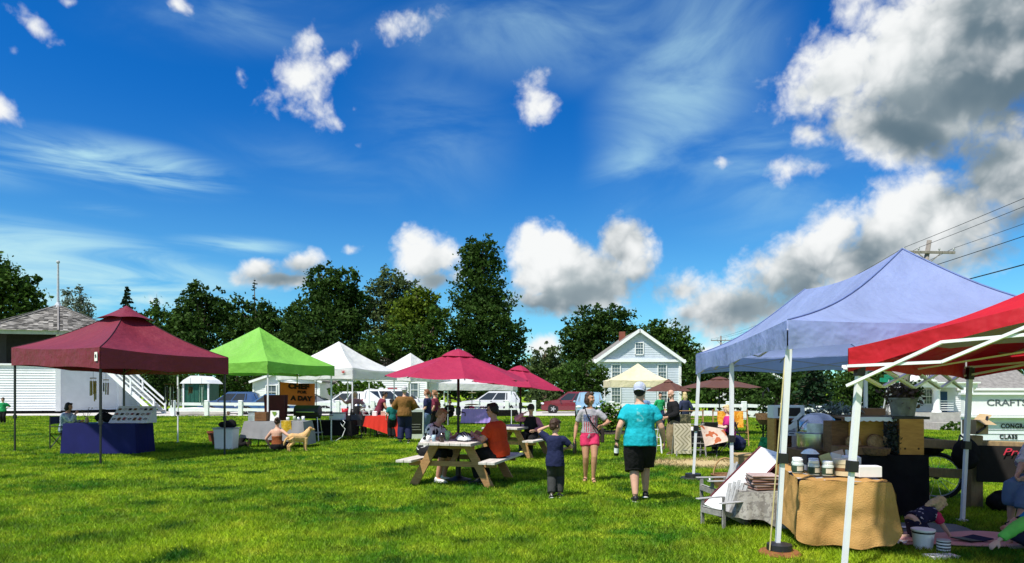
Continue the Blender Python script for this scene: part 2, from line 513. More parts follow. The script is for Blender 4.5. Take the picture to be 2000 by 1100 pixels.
def lawn_material(name, blades):
    m = bpy.data.materials.new(name); m.use_nodes = True
    nt = m.node_tree; nt.nodes.clear(); L = nt.links.new
    out = nt.nodes.new('ShaderNodeOutputMaterial'); p = nt.nodes.new('ShaderNodeBsdfPrincipled')
    geo = nt.nodes.new('ShaderNodeNewGeometry')
    def nz(scale, detail=3.0):
        n = nt.nodes.new('ShaderNodeTexNoise'); n.inputs['Scale'].default_value = scale; n.inputs['Detail'].default_value = detail
        L(geo.outputs['Position'], n.inputs['Vector']); return n.outputs['Fac']
    def rng_(v, a, b):
        r = nt.nodes.new('ShaderNodeMapRange'); r.inputs['From Min'].default_value = a; r.inputs['From Max'].default_value = b
        L(v, r.inputs['Value']); return r.outputs[0]
    def mix(f, a, b):
        n = nt.nodes.new('ShaderNodeMix'); n.data_type = 'RGBA'
        for s, q in ((n.inputs['Factor'], f), (n.inputs['A'], a), (n.inputs['B'], b)):
            if isinstance(q, bpy.types.NodeSocket): L(q, s)
            else: s.default_value = q
        return n.outputs['Result']
    c = mix(rng_(nz(0.5, 5), 0.36, 0.62), (0.044, 0.165, 0.009, 1), (0.255, 0.370, 0.014, 1))
    c = mix(rng_(nz(2.6, 4), 0.46, 0.72), c, (0.350, 0.410, 0.026, 1))
    c = mix(rng_(nz(1.3, 4), 0.52, 0.68), c, (0.022, 0.095, 0.006, 1))
    # worn sandy patch beside the stall
    sub = nt.nodes.new('ShaderNodeVectorMath'); sub.operation = 'SUBTRACT'; L(geo.outputs['Position'], sub.inputs[0]); sub.inputs[1].default_value = (4.4, 15.2, 0)
    scl = nt.nodes.new('ShaderNodeVectorMath'); scl.operation = 'MULTIPLY'; L(sub.outputs[0], scl.inputs[0]); scl.inputs[1].default_value = (0.55, 0.75, 0)
    ln = nt.nodes.new('ShaderNodeVectorMath'); ln.operation = 'LENGTH'; L(scl.outputs[0], ln.inputs[0])
    ad = nt.nodes.new('ShaderNodeMath'); ad.operation = 'MULTIPLY_ADD'; L(nz(2.2, 4), ad.inputs[0]); ad.inputs[1].default_value = 1.5; L(ln.outputs['Value'], ad.inputs[2])
    bare = rng_(ad.outputs[0], 1.75, 1.25)
    c = mix(bare, c, (0.42, 0.33, 0.17, 1))
    if blades:
        hv = nt.nodes.new('ShaderNodeHueSaturation'); L(c, hv.inputs['Color'])
        r = nt.nodes.new('ShaderNodeMapRange'); r.inputs['To Min'].default_value = 0.55; r.inputs['To Max'].default_value = 1.5
        L(geo.outputs['Random Per Island'], r.inputs['Value']); L(r.outputs[0], hv.inputs['Value'])
        c = hv.outputs['Color']
        L(c, p.inputs['Base Color']); p.inputs['Roughness'].default_value = 0.55; p.inputs['Specular IOR Level'].default_value = 0.18
        t = nt.nodes.new('ShaderNodeBsdfTranslucent'); L(c, t.inputs['Color'])
        ms = nt.nodes.new('ShaderNodeMixShader'); ms.inputs[0].default_value = 0.48
        L(p.outputs[0], ms.inputs[1]); L(t.outputs[0], ms.inputs[2]); L(ms.outputs[0], out.inputs[0])
    else:
        L(c, p.inputs['Base Color']); p.inputs['Roughness'].default_value = 0.95; p.inputs['Specular IOR Level'].default_value = 0.05
        b = nt.nodes.new('ShaderNodeBump'); b.inputs['Strength'].default_value = 0.7; b.inputs['Distance'].default_value = 0.04
        L(nz(14, 4), b.inputs['Height']); L(b.outputs[0], p.inputs['Normal']); L(p.outputs[0], out.inputs[0])
    return m


def np_mesh(name, verts, faces, m, parent=None, smoothf=False):
    """mesh object from arrays; faces all with the same number of corners"""
    me = bpy.data.meshes.new(name)
    n, k = faces.shape
    me.vertices.add(len(verts)); me.vertices.foreach_set('co', np.ascontiguousarray(verts, np.float32).ravel())
    me.loops.add(n * k); me.loops.foreach_set('vertex_index', np.ascontiguousarray(faces, np.int32).ravel())
    me.polygons.add(n); me.polygons.foreach_set('loop_start', np.arange(0, n * k, k, dtype=np.int32))
    if smoothf: me.polygons.foreach_set('use_smooth', np.ones(n, bool))
    me.update(calc_edges=True)
    me.materials.append(m)
    o = bpy.data.objects.new(name, me); COL.objects.link(o)
    if parent is not None: o.parent = parent
    return o


def ground():
    xs = np.concatenate([[-2500, -900, -300, -120], np.linspace(-60, 60, 81), [120, 300, 900, 2500]])
    ys = np.concatenate([[-600, -100, -20], np.linspace(0, 120, 81), [180, 300, 900, 3000]])
    gx, gy = np.meshgrid(xs, ys)
    v = np.stack([gx.ravel(), gy.ravel(), terrain(gx, gy).ravel()], 1)
    nx = len(xs); j, i = np.meshgrid(np.arange(len(ys) - 1), np.arange(nx - 1), indexing='ij')
    a = (j * nx + i).ravel()
    f = np.stack([a, a + 1, a + nx + 1, a + nx], 1)
    o = np_mesh('ground', v, f, lawn_material('lawn_soil', False), smoothf=True)
    structure(o)
    # gravel lane behind the fence
    M_gravel = mat('pale_gravel', (0.40, 0.385, 0.36), 0.95, 0.2, 1.2, bump=0.5, bscale=6, col2=(0.52, 0.50, 0.47))
    mb = MB()
    def fn(u, v):
        x = -75 + 150 * u
        y0 = 46.2 + 0.6 * math.sin(x * 0.31) + 0.3 * math.sin(x * 0.9) + max(0, (x - 12)) * 0.35
        y = y0 + v * 12
        return (x, y, tz(x, y) + 0.02)
    mb.grid(fn, 120, 6)
    structure(mb.build('gravel_road', M_gravel, smooth=True))


def grass():
    N = 620000
    u = nrng.random(N)
    D = 5.3 * (46.0 / 5.3) ** (u ** 0.92)
    X = (nrng.random(N) * 2 - 1) * (0.80 * D + 0.8)
    # thinner on the worn patch
    r = np.hypot((X - 4.4) * 0.55, (D - 15.2) * 0.75) + nrng.random(N) * 0.5
    keep = r > 0.75
    for (bx, by, ba, hw_, hd_) in ((5.10, 7.18, -6, 1.0, .42), (4.80, 7.90, -10, .56, .31)):     # no blades through the blankets
        ca, sa = math.cos(R(ba)), math.sin(R(ba))
        keep &= ~((np.abs((X - bx) * ca + (D - by) * sa) < hw_) & (np.abs(-(X - bx) * sa + (D - by) * ca) < hd_))
    D, X = D[keep], X[keep]; n = len(D)
    patch = 0.5 + 0.5 * np.sin(X * 1.7 + np.sin(D * 1.3) * 2) * np.cos(D * 1.1 + np.sin(X * 0.9))
    clump = 0.5 + 0.5 * np.sin(X * 9 + np.sin(D * 7) * 2.5) * np.sin(D * 8 + np.sin(X * 6) * 2.2)
    h = (0.014 + 0.028 * nrng.random(n) + 0.014 * patch + 0.022 * clump * nrng.random(n)) * (1 + D * 0.012)
    w = np.maximum(0.0045, D * 0.00085) * (0.7 + 0.6 * nrng.random(n))
    a = nrng.random(n) * 2 * np.pi
    b = nrng.random(n) * 2 * np.pi
    lean = h * (0.25 + 1.0 * nrng.random(n))
    Z = terrain(X, D)
    base = np.stack([X, D, Z], 1)
    side = np.stack([np.cos(a) * w, np.sin(a) * w, np.zeros(n)], 1)
    tip = base + np.stack([np.cos(b) * lean, np.sin(b) * lean, h], 1)
    v = np.stack([base - side, base + side, tip], 1).reshape(-1, 3)
    f = np.arange(3 * n).reshape(-1, 3)
    o = np_mesh('grass', v, f, lawn_material('grass_blades', True))
    tag(o, 'short green lawn grass covering the whole fairground', 'grass', kind='stuff')


ground()
grass()


# ------------------------------------------------------------------ trees and shrubs
def leaf_mat(name, c1, c2, trans=0.3):
    return mat(name, c1, 0.6, 0.2, 0.35, col2=c2, trans=trans, rnd=0.45, spec=0.06)


L_dark = leaf_mat('dark_leaf', (0.019, 0.047, 0.009), (0.046, 0.090, 0.016), 0.28)
L_mid = leaf_mat('mid_leaf', (0.027, 0.066, 0.010), (0.062, 0.115, 0.017))
L_lime = leaf_mat('lime_leaf', (0.070, 0.115, 0.010), (0.105, 0.150, 0.014))
L_pale = leaf_mat('pale_leaf', (0.060, 0.095, 0.030), (0.100, 0.140, 0.050))
L_grey = leaf_mat('grey_leaf', (0.10, 0.13, 0.09), (0.14, 0.17, 0.12))
L_spruce = leaf_mat('spruce_needle', (0.012, 0.030, 0.014), (0.022, 0.048, 0.020), 0.1)
L_fresh = leaf_mat('fresh_leaf', (0.045, 0.11, 0.010), (0.075, 0.14, 0.016))
M_bark = mat('bark', (0.085, 0.065, 0.045), 0.9, 0.4, 3.0, bump=0.6, stretch=(3, 3, 0.8))


def leaves_np(c, size, up=0.35, seed=0):
    """leaf-shaped quads at centres c"""
    r = np.random.default_rng(seed); n = len(c)
    nrm = r.normal(size=(n, 3)); nrm[:, 2] += up * 2
    nrm /= np.linalg.norm(nrm, axis=1)[:, None]
    t = np.cross(nrm, r.normal(size=(n, 3))); t /= np.linalg.norm(t, axis=1)[:, None] + 1e-9
    b = np.cross(nrm, t)
    s = (size * (0.6 + 0.8 * r.random(n)))[:, None]
    v = np.stack([c - t * s * 0.5, c + b * s * 0.30 - t * s * .05, c + t * s * 0.5, c - b * s * 0.30 - t * s * .05], 1).reshape(-1, 3)
    f = np.arange(4 * n).reshape(-1, 4)
    return v, f


def crown_points(lobes, n, seed, gap=0.5, cl=0.16, per=16):
    """leaf centres gathered in clumps through the outer part of each lobe; lobes: (centre, radii)"""
    r = np.random.default_rng(seed); out = []
    w = np.array([l[1][0] * l[1][2] for l in lobes]); w = w / w.sum()
    for (c, rad), wi in zip(lobes, w):
        m = max(4, int(n * wi / per))
        d = r.normal(size=(m, 3)); d /= np.linalg.norm(d, axis=1)[:, None]
        # lumpy envelope
        lump = 1 + 0.22 * np.sin(d[:, 0] * 5 + seed) * np.cos(d[:, 2] * 6 + seed * 1.7) + 0.12 * np.sin(d[:, 1] * 9 + d[:, 2] * 7)
        rr = (gap + (1.02 - gap) * r.random(m) ** 0.6) * lump
        cc = np.array(c) + d * rr[:, None] * np.array(rad)
        k = r.normal(size=(m, per, 3)) * (cl * (0.6 + 0.8 * r.random(m)))[:, None, None] * np.array([min(rad), min(rad), min(rad) * 0.7])
        out.append((cc[:, None, :] + k).reshape(-1, 3))
    p = np.concatenate(out)
    return p[p[:, 2] > 0.15]


TREES = []


def tree(name, label, x, D, lobes, m, n, size, base=None, group=None, gap=0.45, cl=0.135, per=20, seed=None, depth=0.9, trunk_r=0.28, cat='tree', trunk=True, up=0.35):
    """lobes as (x, y, rx, ry) in photo pixels at depth D; the crown has the same spread in depth"""
    seed = seed or (len(TREES) + 3)
    bx = (x - CX) * D / FPX; bz = tz(bx, D)
    root = thing(name, label, cat, (bx, D, bz), 0, group)
    k = D / FPX; lb = []
    for (lx, ly, rx, ry) in lobes:
        p = A(lx, ly, D)
        off = rng.uniform(-0.35, 0.35) * rx * k
        lb.append(((p.x - bx, off, p.z - bz), (rx * k, rx * k * depth, ry * k)))
    pts = crown_points(lb, n, seed, gap, cl, per)
    v, f = leaves_np(pts, size, up, seed)
    np_mesh('crown', v, f, m, root)
    if trunk:
        mb = MB(); r = random.Random(seed)
        top = max(l[0][2] + l[1][2] * 0.4 for l in lb)
        tx = max(lb, key=lambda l: l[0][2])[0]
        P = [V3(0, 0, -0.1)] + [V3(tx[0] * t + r.uniform(-.15, .15), tx[1] * t, top * t) for t in (0.25, 0.5, 0.75, 1.0)]
        mb.tube(P, [trunk_r * 1.25, trunk_r, trunk_r * 0.75, trunk_r * 0.45, trunk_r * 0.12], 8)
        for (c, rad) in lb:
            for q in range(3):
                t = r.uniform(0.25, 0.6); s = V3(tx[0] * t, tx[1] * t, top * t)
                e = V3(*c) + V3(r.uniform(-.6, .6) * rad[0], r.uniform(-.6, .6) * rad[1], r.uniform(-.1, .7) * rad[2])
                mid = s.lerp(e, 0.5) + V3(0, 0, 0.08 * (e - s).length)
                mb.tube([s, mid, e], [trunk_r * 0.42, trunk_r * 0.25, trunk_r * 0.06], 6)
        mb.build('trunk', M_bark, root, smooth=True)
    TREES.append(root)
    return root


def spruce(name, label, x, D, ytop, half, m, tiers, sparse=1.0, group=None, size=0.3, low=0.15, seed=1, droop=0.25):
    bx = (x - CX) * D / FPX; bz = tz(bx, D)
    H = EYE + (HY - ytop) * D / FPX - bz
    root = thing(name, label, 'tree', (bx, D, bz), 0, group)
    W = half * D / FPX
    r = np.random.default_rng(seed); pts = []; mb = MB()
    mb.tube([(0, 0, -0.1), (0.05, 0, H * .5), (0, 0, H)], [0.02 * H, 0.012 * H, 0.01], 7)
    for i in range(tiers):
        t = i / (tiers - 1); z = H * (low + (0.98 - low) * t)
        ln = W * (1 - t) ** 0.8 * (0.75 + 0.4 * r.random()) + 0.12
        nb = 5 + int(5 * (1 - t))
        for b in range(nb):
            if r.random() > sparse: continue
            z = H * (low + (0.98 - low) * min(1, max(0, t + r.uniform(-.7, .7) / tiers)))
            a = 2 * math.pi * (b + r.random()) / nb; l2 = ln * (0.7 + 0.5 * r.random())
            e = V3(math.cos(a) * l2, math.sin(a) * l2, z - droop * l2 + 0.15 * l2)
            mb.tube([(0, 0, z), V3(0, 0, z).lerp(e, .5) + V3(0, 0, -.04 * l2), e], [0.05, 0.03, 0.008], 4)
            k = int(10 + 16 * l2)
            s = 0.2 + 0.8 * r.random(k)
            q = np.array([0, 0, z])[None] * (1 - s[:, None]) + np.array(e)[None] * s[:, None]
            q += r.normal(size=(k, 3)) * np.array([0.10, 0.10, 0.06]) * (0.5 + l2 * .5)
            pts.append(q)
    v, f = leaves_np(np.concatenate(pts), size, 0.6, seed)
    np_mesh('crown', v, f, m, root)
    mb.build('trunk', M_bark, root, smooth=True)
    return root


tree('maple_tree', 'broad leafy tree rising behind the shingled bandstand roof', 10, 66, [(15, 600, 58, 78), (-45, 570, 80, 66), (42, 566, 32, 32), (58, 625, 30, 42), (-20, 530, 40, 24)], L_mid, 11000, 0.42, gap=.35)
tree('birch_tree', 'thin hazy birch beside the flagpole', 133, 88, [(132, 590, 14, 24), (140, 612, 20, 20), (128, 570, 8, 10)], L_grey, 900, 0.30, gap=.1, cl=.22, per=8, trunk_r=.12)
tree('birch_tree', 'taller airy grey birch just left of the maroon canopy peak', 160, 88, [(160, 585, 12, 22), (165, 606, 20, 22), (156, 566, 7, 10), (172, 620, 14, 14)], L_grey, 1200, 0.30, gap=.1, cl=.22, per=8, trunk_r=.14)
spruce('spruce_tree', 'small pointed spruce behind the maroon canopy peak', 248, 84, 558, 30, L_spruce, 26, 0.95, seed=4, size=.4)
spruce('spruce_tree', 'sparse bare-topped conifer just right of the maroon canopy peak', 306, 82, 574, 26, L_spruce, 16, 0.55, seed=9, size=.3)
tree('maple_tree', 'green tree low behind the right half of the maroon canopy', 315, 78, [(312, 632, 40, 36), (345, 660, 40, 40), (280, 650, 40, 40)], L_mid, 5000, 0.4)
tree('maple_tree', 'dark tree with an uneven top left of the slim larch', 396, 76, [(398, 580, 34, 30), (375, 608, 28, 30), (428, 604, 30, 34), (360, 640, 34, 44), (400, 650, 60, 60)], L_dark, 9500, 0.42, gap=.3)
tree('maple_tree', 'low dark tree right of the slim larch', 520, 76, [(470, 622, 36, 40), (525, 632, 38, 36), (490, 665, 70, 50), (550, 660, 40, 45)], L_dark, 8500, 0.42, gap=.3)
spruce('larch_tree', 'slim bare larch poking above the dark trees', 497, 92, 543, 18, L_spruce, 18, 0.5, seed=12, size=.26, low=.3)
tree('maple_tree', 'shrubby dark tree between the larch and the tall twin-topped tree', 585, 74, [(583, 625, 24, 34), (590, 665, 45, 45), (560, 690, 50, 40)], L_dark, 6000, 0.4)
tree('ash_tree', 'tall dark twin-topped tree behind the green and white canopies', 648, 72, [(628, 548, 32, 38), (676, 558, 28, 38), (640, 596, 58, 44), (690, 610, 32, 50), (640, 645, 76, 56), (655, 690, 80, 46)], L_dark, 17000, 0.40, gap=.35)
tree('willow_tree', 'feathery grey-green tree between the two tall dark trees', 755, 80, [(765, 555, 36, 30), (738, 590, 34, 42), (800, 580, 42, 34), (770, 625, 62, 50), (722, 630, 22, 50)], L_pale, 9500, 0.36, gap=.3)
tree('lime_tree', 'bright yellow-green tree in front of the feathery one', 815, 68, [(818, 588, 34, 24), (800, 614, 44, 34), (836, 622, 32, 40), (812, 650, 46, 32)], L_lime, 8500, 0.34, gap=.4)
tree('maple_tree', 'mid-green layered tree right behind the white canopies', 760, 66, [(745, 685, 50, 36), (800, 675, 50, 46), (850, 655, 28, 60), (700, 705, 50, 30), (840, 705, 50, 36)], L_mid, 11000, 0.34, gap=.35)
tree('poplar_tree', 'tallest dark columnar tree behind the red umbrella', 940, 70, [(934, 492, 40, 30), (938, 520, 46, 44), (932, 572, 52, 48), (950, 590, 48, 44), (946, 632, 68, 50), (955, 680, 72, 52), (905, 690, 46, 60), (1000, 668, 26, 46), (950, 730, 80, 30)], L_dark, 26000, 0.36, gap=.3)
tree('apple_tree', 'light green tree between the dark columnar tree and the round one', 1064, 66, [(1066, 694, 24, 20), (1060, 712, 34, 26), (1085, 722, 30, 26), (1040, 735, 24, 22)], L_pale, 4200, 0.3)
tree('oak_tree', 'round dark tree behind the left roof slope of the white house', 1168, 84, [(1160, 632, 44, 34), (1200, 632, 38, 34), (1132, 662, 40, 34), (1185, 665, 62, 44), (1116, 690, 26, 28), (1160, 712, 66, 34)], L_dark, 15000, 0.42, gap=.35)
tree('maple_tree', 'green tree behind the right roof slope of the white house', 1310, 84, [(1280, 655, 34, 26), (1310, 672, 38, 40), (1335, 700, 30, 40), (1345, 730, 34, 40)], L_mid, 9000, 0.42, gap=.35)
tree('cherry_tree', 'small leafy tree beside the left corner of the white house', 1135, 58, [(1112, 738, 36, 34), (1150, 728, 34, 26), (1172, 745, 26, 26), (1130, 765, 46, 24)], L_mid, 6500, 0.26)
tree('lilac_bush', 'pale bushy shrub beside the dark red car', 1068, 58, [(1064, 772, 36, 24), (1090, 782, 22, 18), (1042, 786, 20, 16)], L_pale, 3600, 0.24, cat='bush', trunk_r=.1)
tree('hedge_tree', 'dark spreading tree right of the white house behind the brown umbrellas', 1390, 66, [(1372, 730, 36, 34), (1430, 738, 42, 36), (1480, 752, 42, 34), (1400, 772, 70, 26)], L_dark, 9000, 0.34, gap=.3)
tree('maple_tree', 'small tree standing under the distant power pole', 1410, 96, [(1412, 690, 20, 15), (1395, 710, 22, 20), (1430, 712, 22, 20), (1374, 716, 18, 18)], L_dark, 3200, 0.36)
tree('maple_tree', 'dark wall of foliage seen under the blue canopy roof', 1500, 60, [(1470, 765, 50, 30), (1540, 752, 50, 40), (1500, 792, 60, 22), (1560, 775, 50, 40)], L_dark, 8500, 0.32, gap=.25)
spruce('spruce_tree', 'drooping spruce seen behind the steel dome under the blue canopy', 1590, 44, 690, 62, L_spruce, 30, 0.75, seed=21, size=.24, low=.04, droop=.45)
tree('maple_tree', 'dark tree behind the green street sign', 1700, 62, [(1690, 745, 50, 46), (1740, 758, 46, 50), (1660, 782, 50, 40), (1720, 800, 60, 30)], L_dark, 8500, 0.34, gap=.25)
tree('ornamental_bush', 'bright green bush behind the parked white cars', 700, 60, [(690, 755, 34, 13), (724, 757, 26, 11), (665, 762, 24, 12)], L_fresh, 3000, 0.24, cat='bush', trunk_r=.08)
tree('dark_bush', 'dark thicket under the maroon canopy beside the stairs', 320, 66, [(300, 750, 40, 32), (340, 762, 34, 26), (365, 745, 34, 30)], L_dark, 4200, 0.3, cat='bush', trunk_r=.1)
tree('dark_bush', 'dark hedge behind the parked blue cars', 455, 68, [(430, 745, 34, 26), (470, 735, 40, 34), (520, 740, 40, 30), (590, 742, 40, 26)], L_dark, 5200, 0.3, cat='bush', trunk_r=.1)
tree('dark_bush', 'dark hedge behind the silver car', 930, 68, [(880, 752, 36, 22), (940, 756, 40, 20), (1000, 758, 40, 22), (620, 750, 40, 20), (800, 748, 40, 20)], L_dark, 6200, 0.3, cat='bush', trunk_r=.1)
tree('porch_shrub', 'bright green shrub at the foot of the porch house', 1872, 40, [(1868, 832, 18, 9), (1886, 838, 14, 7), (1848, 838, 12, 7)], L_fresh, 1600, 0.12, cat='bush', trunk=False)


def far_woods():
    n = 26000; r = np.random.default_rng(5)
    x = r.uniform(-190, 190, n); y = 150 + r.uniform(-6, 10, n) + np.abs(x) * -0.1
    h = 6.5 + 2.4 * np.sin(x * 0.13) + 1.6 * np.sin(x * 0.41 + 1)
    z = h * r.random(n) ** 0.6
    v, f = leaves_np(np.stack([x, y, z], 1), 1.2, .4, 5)
    o = np_mesh('far_woods', v, f, L_dark)
    tag(o, 'far line of dark woods along the horizon', 'woods', kind='stuff')


far_woods()


# flower bed behind the walking woman
def flower_bed():
    c = G(1195, 846)
    root = thing('flower_bed', 'low leafy flower bed behind the walking man and woman', 'flower bed', c)
    pts = crown_points([((-0.5, 0, 0.35), (0.75, .5, .38)), ((0.5, .2, .3), (0.8, .5, .34)), ((0.1, .3, .7), (.6, .4, .42)), ((-.3, .5, .95), (.35, .3, .3))], 1500, 71, .2, .2, 8)
    v, f = leaves_np(pts, 0.17, .8, 71); np_mesh('foliage', v, f, L_fresh, root)
    r = np.random.default_rng(3); p = pts[r.integers(0, len(pts), 50)] + [0, -.12, .05]
    v, f = leaves_np(p, 0.07, .8, 72); np_mesh('blossom', v, f, mat('orange_blossom', (.5, .12, .04), .6), root)
    MB().lathe([(1.35, 0), (1.34, .03), (1.2, .05), (0, .06)], n=20, caps=False).build('soil', mat('soil', (.03, .022, .015), .95), root)


flower_bed()

# ------------------------------------------------------------------ buildings
M_clap = mat('white_clapboard', (0.70, 0.72, 0.73), 0.65, 0.06, 1.5)
M_trim = mat('white_trim', (0.76, 0.77, 0.77), 0.55, 0.05, 1.5)
M_roofgrey = mat('grey_asphalt_shingle', (0.20, 0.19, 0.18), 0.9, 0.3, 3.0, bump=0.4, bscale=12)
M_shingle = mat('weathered_shingle', (0.17, 0.16, 0.145), 0.9, 0.4, 2.0, rnd=0.7, col2=(0.28, 0.27, 0.25))
M_stone = mat('pale_foundation', (0.36, 0.35, 0.32), 0.9, 0.2, 2.5, bump=0.3)
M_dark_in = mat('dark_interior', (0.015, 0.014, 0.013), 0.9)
M_glass = mat('window_glass', (0.10, 0.13, 0.15), 0.06, 0.3, 1.0, spec=0.8)
M_greenpaint = mat('dark_green_paint', (0.010, 0.075, 0.050), 0.55, 0.2, 2.0)
M_bluepaint = mat('deep_blue_paint', (0.010, 0.055, 0.14), 0.5, 0.15, 2.0)
M_redpaint = mat('faded_red_paint', (0.30, 0.03, 0.035), 0.6, 0.2)
M_brick = mat('red_brick', (0.22, 0.07, 0.045), 0.9, 0.35, 6.0)
M_cable = mat('black_cable', (0.01, 0.01, 0.012), 0.6)
M_polewood = mat('grey_pole_wood', (0.20, 0.18, 0.16), 0.9, 0.3, 2.0, stretch=(6, 6, .6))


def siding(mb, a, b, z0, z1, course=0.13, half=None, lip=.03):
    """lapped boards between ground points a and b; half(z) trims the wall towards a gable (fraction kept each side)"""
    a = Vector((a[0], a[1], 0)); b = Vector((b[0], b[1], 0)); d = (b - a); nrm = V3(d.y, -d.x, 0).normalized()
    n = max(1, int(round((z1 - z0) / course)))
    mid = (a + b) / 2
    for i in range(n):
        za = z0 + (z1 - z0) * i / n; zb = z0 + (z1 - z0) * (i + 1) / n
        fa = half(za) if half else 1; fb = half(zb) if half else 1
        p = [mid - d / 2 * fa, mid + d / 2 * fa, mid + d / 2 * fb, mid - d / 2 * fb]
        o = nrm * lip
        q = [p[0] + o + V3(0, 0, za), p[1] + o + V3(0, 0, za), p[2] + V3(0, 0, zb), p[3] + V3(0, 0, zb)]
        mb.add(q + [p[0] + V3(0, 0, za), p[1] + V3(0, 0, za)], [(0, 1, 2, 3), (4, 5, 1, 0)])


def window(parent, c, w, h, face=(0, -1), cols=3, rows=4, m_frame=None, open_half=False):
    """sash window, part of a building; c = centre on the wall plane (local), face = outward direction"""
    f = Vector((face[0], face[1], 0)).normalized(); s = V3(-f.y, f.x, 0)
    c = Vector(c); up = V3(0, 0, 1)
    mtx = Matrix((s, -f, up)).transposed()
    fr = MB()
    t = 0.09
    for (dx, dz, ww, hh) in ((-(w + t) / 2, 0, t, h + 2 * t), ((w + t) / 2, 0, t, h + 2 * t), (0, (h + t) / 2, w, t), (0, -(h + t) / 2, w + 0.12, t), (0, 0, w, 0.05)):
        fr.box(c + s * dx + up * dz + f * 0.045, (ww, 0.08, hh), mtx)
    o = fr.build('window', m_frame or M_trim, parent)
    g = MB(); g.box(c + f * 0.012, (w, 0.02, h), mtx); g.build('pane', M_glass, o)
    mu = MB()
    for i in range(1, cols): mu.box(c + s * (w * (i / cols - 0.5)) + f * 0.03, (0.02, 0.02, h - .01), mtx)
    for j in range(1, rows):
        if abs(j / rows - .5) < .01: continue
        mu.box(c + up * (h * (j / rows - 0.5)) + f * 0.032, (w - .01, 0.02, 0.02), mtx)
    mu.build('muntin', M_trim, o)
    return o


def gable_roof(mb, x0, x1, y0, y1, ze, za, ov=0.3, th=0.16, axis='y'):
    """two roof slabs; ridge along axis"""
    if axis == 'y':
        cx = (x0 + x1) / 2; half = (x1 - x0) / 2; sl = (za - ze) / half
        for s in (-1, 1):
            e = V3(cx + s * (half + ov), 0, ze - ov * sl)
            p = [V3(cx, y0 - ov, za), V3(e.x, y0 - ov, e.z), V3(e.x, y0 - ov, e.z + th), V3(cx, y0 - ov, za + th)]
            mb.prism(p, (0, y1 - y0 + 2 * ov, 0))
    else:
        cy = (y0 + y1) / 2; half = (y1 - y0) / 2; sl = (za - ze) / half
        for s in (-1, 1):
            ey = cy + s * (half + ov); ez = ze - ov * sl
            p = [V3(x0 - ov, cy, za), V3(x0 - ov, ey, ez), V3(x0 - ov, ey, ez + th), V3(x0 - ov, cy, za + th)]
            mb.prism(p, (x1 - x0 + 2 * ov, 0, 0))


def white_house():
    D = 67.0; k = D / FPX
    xl, xr = (1168 - CX) * k, (1329 - CX) * k; cx = (xl + xr) / 2; zb = tz(cx, D)
    root = thing('white_house', 'white clapboard house with a front gable and one attic window', 'house', (cx, D, zb))
    hw = (xr - xl) / 2; ze = EYE + (HY - 703) * k - zb; za = EYE + (HY - 646) * k - zb; dep = 12
    w = MB()
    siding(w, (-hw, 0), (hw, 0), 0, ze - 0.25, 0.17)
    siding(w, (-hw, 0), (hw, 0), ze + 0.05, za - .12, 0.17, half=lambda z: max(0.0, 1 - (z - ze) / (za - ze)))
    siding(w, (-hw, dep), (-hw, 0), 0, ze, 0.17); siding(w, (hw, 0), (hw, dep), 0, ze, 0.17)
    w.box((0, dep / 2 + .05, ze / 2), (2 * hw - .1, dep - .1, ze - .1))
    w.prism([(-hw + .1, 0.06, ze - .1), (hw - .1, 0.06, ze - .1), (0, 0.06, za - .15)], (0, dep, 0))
    w.build('wall', mat('shade_tinted_clapboard', (.50, .56, .62), .65, .06, 1.5), root)  # white clapboard, with the blue-grey of its shaded front put into the colour
    t = MB()
    t.box((0, -0.12, ze - 0.1), (2 * hw + 0.9, 0.34, 0.26))
    for s in (-1, 1):
        t.box((s * (hw - .06), -0.05, (ze - .25) / 2), (0.26, 0.12, ze - .25))
        sl = (za - ze) / hw
        p0 = V3(s * (hw + .42), -.36, ze - .42 * sl + .02); p1 = V3(0, -.36, za + .02)
        t.beam(p0, p1, 0.16, 0.30, (0, 0, 1))
    t.build('cornice', M_trim, root)
    r = MB(); gable_roof(r, -hw, hw, 0, dep, ze, za, 0.42, .14); rf = r.build('roof', M_roofgrey, root)
    c = MB(); c.box((-.7, 6.2, za - 0.15), (0.6, 0.6, 1.2)); c.build('chimney', M_brick, rf)
    def wz(y): return EYE + (HY - y) * k - zb
    window(root, (0, -.03, wz(681)), 0.72, 1.12)
    window(root, ((1203 - CX) * k - cx, -.03, wz(727)), 0.78, 1.45)
    window(root, ((1293 - CX) * k - cx, -.03, wz(727)), 0.78, 1.45)
    window(root, ((1203 - CX) * k - cx, -.03, wz(772)), 0.85, 1.5)
    window(root, ((1294 - CX) * k - cx, -.03, wz(772)), 0.85, 1.5)
    d = MB(); d.box((0, -.06, 1.05), (1.0, .1, 2.1)); d.build('door', mat('grey_door', (.32, .33, .34), .5), root)


white_house()


